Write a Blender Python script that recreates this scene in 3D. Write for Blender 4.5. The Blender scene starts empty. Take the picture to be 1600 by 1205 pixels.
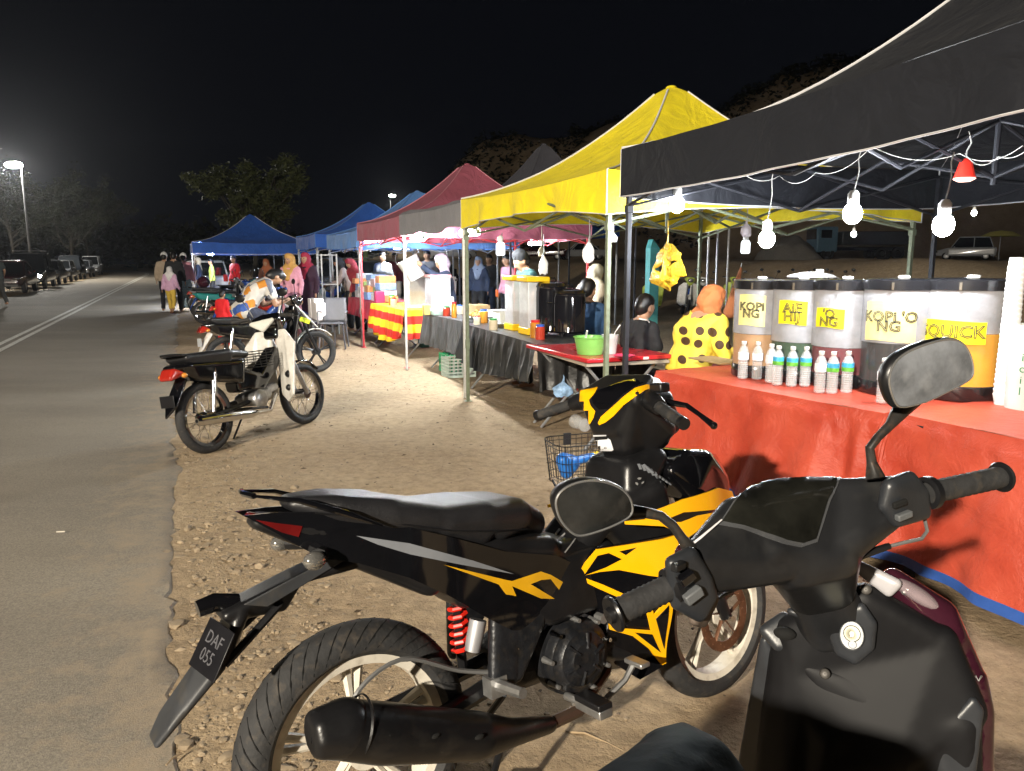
import bpy, bmesh, math, random
from math import sin, cos, pi, radians, atan, sqrt
from mathutils import Vector as V, Matrix, noise
from mathutils.bvhtree import BVHTree
random.seed(7)
R_=random.random
def U(a,b): return random.uniform(a,b)
SC=bpy.context.scene
COL=SC.collection
# ---------------- camera
F_PX=1200.0; TH=atan(197.5/F_PX); CAMH=1.5
cam=bpy.data.cameras.new('camera'); camo=bpy.data.objects.new('camera',cam); COL.objects.link(camo)
cam.sensor_fit='HORIZONTAL'; cam.sensor_width=36; cam.lens=36*F_PX/1600
cam.clip_start=0.05; cam.clip_end=900
camo.location=(0,0,CAMH); camo.rotation_euler=(pi/2-TH,0,0)
SC.camera=camo
# ---------------- night sky
w=bpy.data.worlds.new('World'); SC.world=w; w.use_nodes=True
bg=w.node_tree.nodes['Background']; bg.inputs[0].default_value=(0.55,0.62,0.9,1); bg.inputs[1].default_value=0.0048
SC.view_settings.view_transform='Standard'; SC.view_settings.look='None'
SC.view_settings.exposure=0; SC.view_settings.gamma=1
SC.cycles.use_denoising=True; SC.cycles.max_bounces=6; SC.cycles.diffuse_bounces=2; SC.cycles.glossy_bounces=3
SC.cycles.transmission_bounces=6; SC.cycles.transparent_max_bounces=8
SC.cycles.sample_clamp_indirect=4; SC.cycles.caustics_reflective=False; SC.cycles.caustics_refractive=False
SC.cycles.use_light_tree=True
# ---------------- the place's lamps that light the foreground
def lamp(name,loc,power,col=(1,1,1),rad=.05):
    l=bpy.data.lights.new(name,'POINT'); l.energy=power; l.color=col; l.shadow_soft_size=rad
    o=bpy.data.objects.new(name,l); COL.objects.link(o); o.location=loc; return o
KEY=(-6.6,-10.8,6.4)
lamp('street_lamp_light',KEY,28000,(1,.90,.74),.16)
# ---------------- geometry of the view: road frame (u along the road, v to its right)
CT,ST=cos(TH),sin(TH)
SR,CR=sin(radians(23.2)),cos(radians(23.2))
ROADYAW=radians(90+23.2)
def W(u,v,z=0.0): return V((-SR*u+CR*v,CR*u+SR*v,z))
def ray(px,py):
    c=602.5-py
    return V(((px-800)/F_PX,CT+c*ST/F_PX,-ST+c*CT/F_PX))
CP=V((0,0,CAMH))
def G(px,py,z=0.0):
    r=ray(px,py); return CP+r*((z-CAMH)/r.z)
def Q(px,py,y):
    r=ray(px,py); return CP+r*(y/r.y)
def Pv(px,py,v):
    r=ray(px,py); return CP+r*(v/(CR*r.x+SR*r.y))
def frame(x,y,h,l=0,z=0):
    h=radians(h);l=radians(l)
    f=V((cos(h),sin(h),0));lf=V((-sin(h),cos(h),0));up=V((0,0,1))
    Y=lf*cos(l)-up*sin(l);Z=up*cos(l)+lf*sin(l)
    m=Matrix((f,Y,Z)).transposed().to_4x4(); m.translation=V((x,y,z)); return m
# ---------------- materials
MATS={}
def mat(name,col,rough=.6,metal=0,var=.12,scale=8,bump=0,bscale=60,emit=None,es=0,trans=0,alpha=1,ior=1.45,sheen=0,coat=0,sss=0,dirt=None,two=None,stretch=None):
    if name in MATS: return MATS[name]
    m=bpy.data.materials.new(name); m.use_nodes=True; nt=m.node_tree; N=nt.nodes; L=nt.links
    b=N['Principled BSDF']; MATS[name]=m
    b.inputs['Roughness'].default_value=rough; b.inputs['Metallic'].default_value=metal
    b.inputs['IOR'].default_value=ior
    if trans: b.inputs['Transmission Weight'].default_value=trans
    if alpha<1: b.inputs['Alpha'].default_value=alpha
    if coat: b.inputs['Coat Weight'].default_value=coat; b.inputs['Coat Roughness'].default_value=.06
    if sheen: b.inputs['Sheen Weight'].default_value=sheen
    if emit: b.inputs['Emission Color'].default_value=(*emit,1); b.inputs['Emission Strength'].default_value=es
    c=(*col,1)
    b.inputs['Base Color'].default_value=c
    if var or dirt or two:
        tc=N.new('ShaderNodeTexCoord'); src=tc.outputs['Object']
        if stretch:
            mp=N.new('ShaderNodeMapping'); mp.inputs['Scale'].default_value=stretch; L.new(src,mp.inputs[0]); src=mp.outputs[0]
        nz=N.new('ShaderNodeTexNoise'); nz.inputs['Scale'].default_value=scale; nz.inputs['Detail'].default_value=5; nz.inputs['Roughness'].default_value=.65
        L.new(src,nz.inputs['Vector'])
        rp=N.new('ShaderNodeValToRGB'); L.new(nz.outputs['Fac'],rp.inputs[0])
        e=rp.color_ramp.elements; e[0].position=.32; e[1].position=.7
        lo=[max(0,x*(1-var)) for x in col]; hi=[min(1,x*(1+var)) for x in col]
        if two: hi=two
        e[0].color=(*lo,1); e[1].color=(*hi,1)
        out=rp.outputs[0]
        if dirt:
            n2=N.new('ShaderNodeTexNoise'); n2.inputs['Scale'].default_value=scale*2.7; n2.inputs['Detail'].default_value=8; L.new(src,n2.inputs['Vector'])
            r2=N.new('ShaderNodeValToRGB'); r2.color_ramp.elements[0].position=.52; r2.color_ramp.elements[1].position=.75; L.new(n2.outputs['Fac'],r2.inputs[0])
            mx=N.new('ShaderNodeMixRGB'); mx.inputs[2].default_value=(*dirt,1)
            mm=N.new('ShaderNodeMath'); mm.operation='MULTIPLY'; mm.inputs[1].default_value=.6; L.new(r2.outputs[0],mm.inputs[0])
            L.new(mm.outputs[0],mx.inputs[0]); L.new(out,mx.inputs[1]); out=mx.outputs[0]
        L.new(out,b.inputs['Base Color'])
        if rough>.05 and not trans:
            mr=N.new('ShaderNodeMapRange'); mr.inputs['To Min'].default_value=max(.03,rough*.8); mr.inputs['To Max'].default_value=min(1,rough*1.25)
            L.new(nz.outputs['Fac'],mr.inputs['Value']); L.new(mr.outputs[0],b.inputs['Roughness'])
    if bump:
        tc=N.new('ShaderNodeTexCoord'); nb=N.new('ShaderNodeTexNoise'); nb.inputs['Scale'].default_value=bscale; nb.inputs['Detail'].default_value=6
        L.new(tc.outputs['Object'],nb.inputs['Vector'])
        bp=N.new('ShaderNodeBump'); bp.inputs['Strength'].default_value=bump; bp.inputs['Distance'].default_value=.01
        L.new(nb.outputs['Fac'],bp.inputs['Height']); L.new(bp.outputs[0],b.inputs['Normal'])
    return m
# ---------------- mesh builder
class MB:
    def __init__(s): s.v=[]; s.f=[]; s.m=[]; s.cm=0
    def add(s,vs,fs):
        o=len(s.v); s.v+= [V(p) for p in vs]; s.f+=[tuple(i+o for i in f) for f in fs]; s.m+=[s.cm]*len(fs); return s
    def box(s,c,d,rz=0,M=None,taper=1):
        x,y,z=d[0]/2,d[1]/2,d[2]/2; t=taper
        P=[V((a*x*(t if k>0 else 1),b*y*(t if k>0 else 1),k*z)) for k in(-1,1) for b in(-1,1) for a in(-1,1)]
        if rz: P=[Matrix.Rotation(rz,3,'Z')@p for p in P]
        if M is not None: P=[M.to_3x3()@p for p in P]
        P=[p+V(c) for p in P]
        return s.add(P,[(0,2,3,1),(4,5,7,6),(0,1,5,4),(2,6,7,3),(0,4,6,2),(1,3,7,5)])
    def tube(s,pts,r,seg=8,cap=True,closed=False,flat=1):
        pts=[V(p) for p in pts]; n=len(pts)
        if not hasattr(r,'__len__'): r=[r]*n
        rings=[];pt=None;side=None
        for i,p in enumerate(pts):
            a=pts[(i-1)%n] if (i>0 or closed) else pts[0]; b=pts[(i+1)%n] if (i<n-1 or closed) else pts[-1]
            t=(b-a)
            t=t.normalized() if t.length>1e-9 else V((0,0,1))
            if side is None:
                side=t.cross(V((0,0,1)))
                if side.length<.1: side=t.cross(V((0,1,0)))
                side.normalize()
            side=(side-t*side.dot(t)); side.normalize()
            up=side.cross(t)
            rings.append([p+(side*cos(2*pi*k/seg)+up*sin(2*pi*k/seg)*flat)*r[i] for k in range(seg)])
        vs=[q for R in rings for q in R]; fs=[]
        m=n if closed else n-1
        for i in range(m):
            j=(i+1)%n
            for k in range(seg):
                l=(k+1)%seg; fs.append((i*seg+k,i*seg+l,j*seg+l,j*seg+k))
        if cap and not closed:
            fs.append(tuple(range(seg))[::-1]); fs.append(tuple((n-1)*seg+k for k in range(seg)))
        return s.add(vs,fs)
    def lathe(s,prof,M=None,seg=24,a0=0,a1=2*pi,cap=False):
        M=M or Matrix.Identity(4); full=abs(a1-a0-2*pi)<1e-6; ns=seg if full else seg+1
        vs=[];fs=[]
        for r,z in prof:
            for k in range(ns):
                a=a0+(a1-a0)*k/seg; vs.append(M@V((r*cos(a),r*sin(a),z)))
        for i in range(len(prof)-1):
            for k in range(seg):
                l=(k+1)%ns; fs.append((i*ns+k,i*ns+l,(i+1)*ns+l,(i+1)*ns+k))
        if full and cap:
            if prof[0][0]>1e-4: fs.append(tuple(range(ns))[::-1])
            if prof[-1][0]>1e-4: fs.append(tuple((len(prof)-1)*ns+k for k in range(ns)))
        return s.add(vs,fs)
    def sph(s,c,r,seg=12,rings=8,M=None):
        if not hasattr(r,'__len__'): r=(r,r,r)
        vs=[];fs=[]
        for i in range(rings+1):
            t=pi*i/rings
            for k in range(seg):
                a=2*pi*k/seg; p=V((r[0]*sin(t)*cos(a),r[1]*sin(t)*sin(a),r[2]*cos(t)))
                if M is not None: p=M.to_3x3()@p
                vs.append(p+V(c))
        for i in range(rings):
            for k in range(seg):
                l=(k+1)%seg; fs.append((i*seg+k,(i+1)*seg+k,(i+1)*seg+l,i*seg+l))
        return s.add(vs,fs)
    def grid(s,fn,nu,nv):
        vs=[fn(i/nu,j/nv) for i in range(nu+1) for j in range(nv+1)]
        fs=[(i*(nv+1)+j,(i+1)*(nv+1)+j,(i+1)*(nv+1)+j+1,i*(nv+1)+j+1) for i in range(nu) for j in range(nv)]
        return s.add(vs,fs)
    def quad(s,*p): return s.add(p,[tuple(range(len(p)))])
    def prism(s,poly,d):
        """poly: list of 3-d points, extruded by the vector d"""
        n=len(poly); P=[V(p) for p in poly]; d=V(d)
        return s.add(P+[p+d for p in P],[tuple(range(n))[::-1],tuple(range(n,2*n))]+[(i,(i+1)%n,n+(i+1)%n,n+i) for i in range(n)])
    def mesh(s,name,M=None,smooth=True,weld=False):
        me=bpy.data.meshes.new(name); vs=s.v if M is None else [M@p for p in s.v]
        me.from_pydata([tuple(p) for p in vs],[],s.f)
        if any(s.m): me.polygons.foreach_set('material_index',s.m)
        bm=bmesh.new(); bm.from_mesh(me)
        bmesh.ops.remove_doubles(bm,verts=bm.verts,dist=1e-5)
        bmesh.ops.recalc_face_normals(bm,faces=bm.faces)
        bm.to_mesh(me); bm.free()
        if smooth:
            me.polygons.foreach_set('use_smooth',[True]*len(me.polygons))
            me.set_sharp_from_angle(angle=radians(38))
        me.update(); return me
INV={}
def link(name,me,mats,parent=None,world=False,kind=None):
    o=bpy.data.objects.new(name,me); COL.objects.link(o)
    for m in (mats if isinstance(mats,(list,tuple)) else [mats]): me.materials.append(m)
    if parent is not None:
        o.parent=parent
        if world: me.transform(INV[parent.name] if parent.name in INV else parent.matrix_world.inverted())
    if kind: o['kind']=kind
    return o
def part(name,mb,m,parent=None,world=False,smooth=True,kind=None,bev=0,sub=0,solid=0,label=None):
    me=mb if isinstance(mb,bpy.types.Mesh) else mb.mesh(name,smooth=smooth)
    o=link(name,me,m,parent,world,kind)
    if solid: d=o.modifiers.new('solid','SOLIDIFY'); d.thickness=solid; d.offset=0
    if bev:
        d=o.modifiers.new('bevel','BEVEL'); d.width=bev; d.segments=2; d.limit_method='ANGLE'; d.angle_limit=radians(35); d.harden_normals=False
    if sub: d=o.modifiers.new('sub','SUBSURF'); d.levels=sub; d.render_levels=sub
    if label: o['label']=label
    return o
def tag(o,label,cat,group=None):
    o['label']=label; o['category']=cat
    if group: o['group']=group
    return o
def thing(name,label,cat,M=None,group=None):
    o=bpy.data.objects.new(name,None); COL.objects.link(o); o.empty_display_size=.1
    if M is None: M=Matrix.Identity(4)
    if isinstance(M,V): M=Matrix.Translation(M)
    o.matrix_world=M; o['label']=label; o['category']=cat
    INV[o.name]=M.inverted()
    if group: o['group']=group
    return o
def dup(root,M,label=None,group=None,mats=None):
    r=root.copy(); COL.objects.link(r); r.matrix_world=M; INV[r.name]=M.inverted()
    if label: r['label']=label
    if group: r['group']=group
    def rec(a,b):
        for ch in kids.get(a.name,[]):
            c=ch.copy(); COL.objects.link(c); c.parent=b; rec(ch,c)
    kids={}
    for o in list(COL.objects):
        if o.parent is not None: kids.setdefault(o.parent.name,[]).append(o)
    rec(root,r)
    return r
def setmat(root,name,m):
    for o in list(COL.objects):
        if o.parent is root or (o.parent is not None and o.parent.parent is root):
            if o.name.split('.')[0]==name:
                o.data=o.data.copy(); o.data.materials.clear(); o.data.materials.append(m)
def Rz(a): return Matrix.Rotation(a,4,'Z')
def T(*p): return Matrix.Translation(V(p) if len(p)==3 else V(p[0]))
def align(p,d,x=None):
    """matrix whose Z runs along d, placed at p"""
    d=V(d).normalized(); q=d.to_track_quat('Z','Y'); m=q.to_matrix().to_4x4(); m.translation=V(p); return m
# hulls of spheres, joined and voxel remeshed into one smooth skin
_ico=[]
def ico(n=1):
    if not _ico:
        for k in (1,2,3):
            b=bmesh.new(); bmesh.ops.create_icosphere(b,subdivisions=k,radius=1); _ico.append([v.co.copy() for v in b.verts]); b.free()
    return _ico[n]
def blob(name,hulls,voxel=.01,smooth=6,fac=.5,det=1,post=None):
    """hulls: list of lists of (point, radius)"""
    vs=[];fs=[]
    for h in hulls:
        b=bmesh.new()
        for p,r in h:
            for d in ico(det):
                rr=r if hasattr(r,'__len__') else (r,r,r)
                b.verts.new((p[0]+d.x*rr[0],p[1]+d.y*rr[1],p[2]+d.z*rr[2]))
        res=bmesh.ops.convex_hull(b,input=b.verts)
        loose=[v for v in b.verts if not v.link_faces]
        bmesh.ops.delete(b,geom=loose,context='VERTS')
        o=len(vs)
        for i,v in enumerate(b.verts): v.index=i
        vs+=[tuple(v.co) for v in b.verts]; fs+=[tuple(v.index+o for v in f.verts) for f in b.faces]; b.free()
    me=bpy.data.meshes.new(name+'_raw'); me.from_pydata(vs,[],fs)
    o=bpy.data.objects.new('tmp',me); COL.objects.link(o)
    m=o.modifiers.new('r','REMESH'); m.mode='VOXEL'; m.voxel_size=voxel; m.use_smooth_shade=True
    if smooth: k=o.modifiers.new('s','SMOOTH'); k.factor=fac; k.iterations=smooth
    dg=bpy.context.evaluated_depsgraph_get(); out=bpy.data.meshes.new_from_object(o.evaluated_get(dg))
    bpy.data.objects.remove(o); bpy.data.meshes.remove(me); out.name=name
    if post:
        for v in out.vertices: v.co=post(v.co)
    out.polygons.foreach_set('use_smooth',[True]*len(out.polygons))
    return out
def cap(a,b,ra,rb): return [(a,ra),(b,rb)]
def shell(outline,yfn,thick,n=10):
    """closed outline of (x,z) pairs, laid on the surface y=yfn(x,z), given thickness towards +y; returns MB-like mesh data"""
    b=bmesh.new(); vs=[b.verts.new((x,0,z)) for x,z in outline]; b.faces.new(vs)
    xs=[p[0] for p in outline]; zs=[p[1] for p in outline]
    step=max(max(xs)-min(xs),max(zs)-min(zs))/n
    for ax,arr in ((0,xs),(2,zs)):
        k=min(arr)+step
        while k<max(arr)-1e-4:
            co=[0,0,0];no=[0,0,0];co[ax]=k;no[ax]=1
            bmesh.ops.bisect_plane(b,geom=b.verts[:]+b.edges[:]+b.faces[:],plane_co=co,plane_no=no,dist=1e-6); k+=step
    bmesh.ops.triangulate(b,faces=[f for f in b.faces if len(f.verts)>4])
    mb=MB()
    for i,v in enumerate(b.verts): v.index=i
    nv=len(b.verts); top=[V((v.co.x,yfn(v.co.x,v.co.z),v.co.z)) for v in b.verts]
    bot=[p+V((0,thick,0)) for p in top]
    fs=[tuple(v.index for v in f.verts) for f in b.faces]
    f2=[tuple(i+nv for i in f[::-1]) for f in fs]
    side=[(e.verts[0].index,e.verts[1].index,e.verts[1].index+nv,e.verts[0].index+nv) for e in b.edges if len(e.link_faces)==1]
    b.free(); mb.add(top+bot,fs+f2+side); return mb
def text_mesh(txt,size,extr=.0008,name='lettering',align='CENTER'):
    c=bpy.data.curves.new('t','FONT'); c.body=txt; c.size=size; c.extrude=extr; c.align_x=align; c.align_y='CENTER'; c.resolution_u=3
    o=bpy.data.objects.new('tmp',c); COL.objects.link(o)
    me=bpy.data.meshes.new_from_object(o.evaluated_get(bpy.context.evaluated_depsgraph_get()))
    bpy.data.objects.remove(o); bpy.data.curves.remove(c); me.name=name; return me
def lettering(txt,size,M,m,parent,world=True,bold=0):
    me=text_mesh(txt,size); me.materials.clear(); me.transform(M)
    return link('lettering',me,m,parent,world)
# ================= materials for the setting
def ground_mat():
    m=bpy.data.materials.new('sandy_soil'); m.use_nodes=True; nt=m.node_tree; N=nt.nodes; L=nt.links; b=N['Principled BSDF']
    b.inputs['Roughness'].default_value=.95; b.inputs['Specular IOR Level'].default_value=.2
    tc=N.new('ShaderNodeTexCoord')
    def nz(sc,d=6,r=.6):
        n=N.new('ShaderNodeTexNoise'); n.inputs['Scale'].default_value=sc; n.inputs['Detail'].default_value=d; n.inputs['Roughness'].default_value=r; L.new(tc.outputs['Object'],n.inputs['Vector']); return n
    a=nz(.55,5); r=N.new('ShaderNodeValToRGB'); L.new(a.outputs['Fac'],r.inputs[0])
    e=r.color_ramp.elements; e[0].position=.3; e[0].color=(.29,.215,.135,1); e[1].position=.68; e[1].color=(.44,.34,.22,1)
    c=nz(14,8,.7); r2=N.new('ShaderNodeValToRGB'); L.new(c.outputs['Fac'],r2.inputs[0]); e=r2.color_ramp.elements; e[0].position=.35; e[0].color=(.62,.6,.58,1); e[1].position=.62; e[1].color=(1.08,1.06,1.04,1)
    mx=N.new('ShaderNodeMixRGB'); mx.blend_type='MULTIPLY'; mx.inputs[0].default_value=.75; L.new(r.outputs[0],mx.inputs[1]); L.new(r2.outputs[0],mx.inputs[2])
    g=nz(2.3,9,.75); r3=N.new('ShaderNodeValToRGB'); L.new(g.outputs['Fac'],r3.inputs[0]); e=r3.color_ramp.elements; e[0].position=.56; e[0].color=(0,0,0,1); e[1].position=.72; e[1].color=(1,1,1,1)
    m2=N.new('ShaderNodeMixRGB'); L.new(r3.outputs[0],m2.inputs[0]); L.new(mx.outputs[0],m2.inputs[1]); m2.inputs[2].default_value=(.22,.16,.10,1)
    v=N.new('ShaderNodeTexVoronoi'); v.inputs['Scale'].default_value=38; v.inputs['Randomness'].default_value=1; L.new(tc.outputs['Object'],v.inputs['Vector'])
    r4=N.new('ShaderNodeValToRGB'); L.new(v.outputs['Distance'],r4.inputs[0]); e=r4.color_ramp.elements; e[0].position=.10; e[0].color=(.35,.35,.35,1); e[1].position=.17; e[1].color=(1,1,1,1)
    m3=N.new('ShaderNodeMixRGB'); m3.blend_type='MULTIPLY'; m3.inputs[0].default_value=.45; L.new(m2.outputs[0],m3.inputs[1]); L.new(r4.outputs[0],m3.inputs[2])
    L.new(m3.outputs[0],b.inputs['Base Color'])
    h1=nz(9,10,.65); h2=nz(70,6,.7)
    ad=N.new('ShaderNodeMath'); ad.operation='MULTIPLY_ADD'; L.new(h2.outputs['Fac'],ad.inputs[0]); ad.inputs[1].default_value=.22; L.new(h1.outputs['Fac'],ad.inputs[2])
    bp=N.new('ShaderNodeBump'); bp.inputs['Strength'].default_value=.85; bp.inputs['Distance'].default_value=.035; L.new(ad.outputs[0],bp.inputs['Height']); L.new(bp.outputs[0],b.inputs['Normal'])
    return m
def road_mat():
    m=bpy.data.materials.new('asphalt'); m.use_nodes=True; nt=m.node_tree; N=nt.nodes; L=nt.links; b=N['Principled BSDF']
    b.inputs['Roughness'].default_value=.8; b.inputs['Specular IOR Level'].default_value=.35
    tc=N.new('ShaderNodeTexCoord')
    def nz(sc,d=6,r=.6,st=None):
        n=N.new('ShaderNodeTexNoise'); n.inputs['Scale'].default_value=sc; n.inputs['Detail'].default_value=d; n.inputs['Roughness'].default_value=r
        if st:
            mp=N.new('ShaderNodeMapping'); mp.inputs['Rotation'].default_value=(0,0,-radians(113.2)); mp.inputs['Scale'].default_value=st; L.new(tc.outputs['Object'],mp.inputs[0]); L.new(mp.outputs[0],n.inputs['Vector'])
        else: L.new(tc.outputs['Object'],n.inputs['Vector'])
        return n
    a=nz(.8,6,.6,(.35,1,1)); r=N.new('ShaderNodeValToRGB'); L.new(a.outputs['Fac'],r.inputs[0]); e=r.color_ramp.elements
    e[0].position=.3; e[0].color=(.205,.180,.148,1); e[1].position=.7; e[1].color=(.285,.252,.205,1)
    c=nz(110,4,.8); r2=N.new('ShaderNodeValToRGB'); L.new(c.outputs['Fac'],r2.inputs[0]); e=r2.color_ramp.elements; e[0].position=.38; e[0].color=(.6,.6,.6,1); e[1].position=.66; e[1].color=(1.3,1.28,1.22,1)
    mx=N.new('ShaderNodeMixRGB'); mx.blend_type='MULTIPLY'; mx.inputs[0].default_value=.8; L.new(r.outputs[0],mx.inputs[1]); L.new(r2.outputs[0],mx.inputs[2])
    g=nz(3.5,9,.7); r3=N.new('ShaderNodeValToRGB'); L.new(g.outputs['Fac'],r3.inputs[0]); e=r3.color_ramp.elements; e[0].position=.6; e[0].color=(0,0,0,1); e[1].position=.78; e[1].color=(.55,.55,.55,1)
    m2=N.new('ShaderNodeMixRGB'); L.new(r3.outputs[0],m2.inputs[0]); L.new(mx.outputs[0],m2.inputs[1]); m2.inputs[2].default_value=(.27,.21,.14,1)
    vd=N.new('ShaderNodeVectorMath'); vd.operation='DOT_PRODUCT'; vd.inputs[1].default_value=(CR,SR,0); L.new(tc.outputs['Object'],vd.inputs[0])
    mr=N.new('ShaderNodeMapRange'); mr.inputs['From Min'].default_value=-1.15; mr.inputs['From Max'].default_value=-.12; L.new(vd.outputs['Value'],mr.inputs['Value'])
    sn=nz(6,10,.72); ma=N.new('ShaderNodeMath'); ma.operation='MULTIPLY_ADD'; L.new(mr.outputs[0],ma.inputs[0]); ma.inputs[1].default_value=.36; L.new(sn.outputs['Fac'],ma.inputs[2])
    rs=N.new('ShaderNodeValToRGB'); L.new(ma.outputs[0],rs.inputs[0]); e=rs.color_ramp.elements; e[0].position=.72; e[0].color=(0,0,0,1); e[1].position=.98; e[1].color=(1,1,1,1)
    m5=N.new('ShaderNodeMixRGB'); L.new(rs.outputs[0],m5.inputs[0]); L.new(m2.outputs[0],m5.inputs[1]); m5.inputs[2].default_value=(.33,.26,.18,1)
    L.new(m5.outputs[0],b.inputs['Base Color'])
    h=nz(160,4,.8); bp=N.new('ShaderNodeBump'); bp.inputs['Strength'].default_value=.6; bp.inputs['Distance'].default_value=.006; L.new(h.outputs['Fac'],bp.inputs['Height']); L.new(bp.outputs[0],b.inputs['Normal'])
    return m
def nn(x,y,z=0,s=1): return noise.noise(V((x*s,y*s,z)))
def sst(a,b,x):
    t=max(0,min(1,(x-a)/(b-a))); return t*t*(3-2*t)
def roadshift(u): return -((max(0,u-84))**2)/150.0 if u<150 else -((66.0)**2)/150-(u-150)*.88
def ground_z(u,v):
    p=W(u,v); z=0
    near=sst(-.25,.3,v-roadshift(u)); q=(p-V((.17,2.06,0))).length; z+=.030*math.exp(-(q/.9)**4)
    z+=near*(.018*nn(u,v,0,1.3)+.012*nn(u,v,5,4.5)+.006*nn(u,v,9,13))
    z-=.006*(1-near)
    bk=sst(14.5,18.5,v+1.2*nn(u,0,3,.2)); z+=bk*(1.42+.25*nn(u,v,1,.3)*(1-sst(19,24,v)))
    # quarried hill behind the stalls
    d=sst(88,112,p.y+7*nn(p.x,p.y,2,.07)+max(0,p.x)*.30)
    hx=17*sst(-20,-3,p.x)+8*sst(14,46,p.x)+6*sst(46,100,p.x)
    z+=d*hx*(1+.14*nn(p.x,0,4,.09)+.05*nn(p.x,p.y,6,.3)) 
    return z
def arr(segs):
    out=[]
    for a,b,n in segs: out+=[a+(b-a)*i/n for i in range(n)]
    return out+[segs[-1][1]]
us=arr([(-40,-2,16),(-2,0,8),(0,12,150),(12,26,70),(26,60,60),(60,120,40),(120,260,14)])
vs_=arr([(-160,-60,10),(-60,-8,26),(-8,-.6,12),(-.6,3.2,76),(3.2,9,50),(9,24,50),(24,60,30),(60,140,50),(140,240,10)])
g=MB(); vv=[]; nv=len(vs_)
for u in us:
    for v in vs_:
        p=W(u,v); p.z=ground_z(u,v); vv.append(p)
g.add(vv,[(i*nv+j,i*nv+j+1,(i+1)*nv+j+1,(i+1)*nv+j) for i in range(len(us)-1) for j in range(nv-1)])
part('ground',g,ground_mat(),kind='structure')
# road sheet with a broken right edge
rd=MB(); vv=[]; ru=arr([(-40,-2,10),(-2,14,260),(14,40,120),(40,160,60)])
rv=[-6.3,-5,-4,-3,-2,-1.2,-.6,-.35,-.2]
for u in ru:
    s=roadshift(u); e=-.13+.085*nn(u,0,7,1.1)+.06*nn(u,0,2,4)+.03*nn(u,0,3,14)
    row=[W(u,s+v,.006+.003*nn(u,v,4,1.5)) for v in rv]+[W(u,s+e,.004),W(u,s+e+.03,-.02)]
    vv+=row
k=len(rv)+2
rd.add(vv,[(i*k+j,i*k+j+1,(i+1)*k+j+1,(i+1)*k+j) for i in range(len(ru)-1) for j in range(k-1)])
part('road',rd,road_mat(),kind='structure')
mk=MB()
for off in (-2.86,-3.06):
    for i in range(len(ru)-1):
        u0,u1=ru[i],ru[i+1]
        if u1<6: continue
        s0,s1=roadshift(u0),roadshift(u1)
        if i%2 and u1<40: continue
        if u1<40 and i+2<len(ru): u1=ru[i+2]; s1=roadshift(u1)
        mk.quad(W(u0,s0+off,.0125+.003*nn(u0,off,4,1.5)),W(u1,s1+off,.0125+.003*nn(u1,off,4,1.5)),W(u1,s1+off+.1,.0125+.003*nn(u1,off,4,1.5)),W(u0,s0+off+.1,.0125+.003*nn(u0,off,4,1.5)))
part('road_markings',mk,mat('worn_road_paint',(.62,.6,.54),.7,var=.3,scale=14,dirt=(.2,.17,.13)),kind='structure')
# stones on the shoulder (nobody could count them)
def stones(name,n,fn,seed,kind,m):
    random.seed(seed); mb=MB(); base=ico(0)
    b=bmesh.new(); bmesh.ops.create_icosphere(b,subdivisions=1,radius=1); F=[tuple(v.index for v in f.verts) for f in b.faces]; b.free()
    for i in range(n):
        u,v,r=fn(); z=ground_z(u,v); p=W(u,v,z+r*U(-.35,.25))
        sx,sy,sz=U(.7,1.3),U(.6,1.1),U(.4,.8); R=Rz(U(0,6.3)).to_3x3()
        mb.add([R@V((d.x*sx*r*U(.85,1.12),d.y*sy*r*U(.85,1.12),d.z*sz*r*U(.85,1.12)))+p for d in base],F)
    return part(name,mb,m,kind=kind)
sm=mat('shoulder_stone',(.27,.21,.14),.9,var=.35,scale=9,bump=.4,bscale=40)
def f1():
    u=abs(random.gauss(0,1))*2.6+1.0+U(0,1.5); v=-.05+abs(random.gauss(0,.42)); return u,v,.005+.012*R_()**3+.006*R_()
stones('gravel',1900,f1,3,'stuff',sm)
def f2():
    u=U(1,9); v=-.16+abs(random.gauss(0,.4)); return u,v,U(.014,.036)*(1 if R_()<.8 else 1.25)
stones('loose_stones',150,f2,4,'stuff',sm)
def f3(): return U(1,14),U(.4,3.2),U(.004,.011)
stones('scattered_pebbles',500,f3,5,'stuff',mat('dark_pebble',(.16,.12,.085),.95,var=.3))
def f4(): return U(2,26),U(-2.5,-.1) if R_()<.6 else U(-.6,-.1),U(.003,.008)
stones('grit_on_road',260,f4,8,'stuff',sm)
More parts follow.
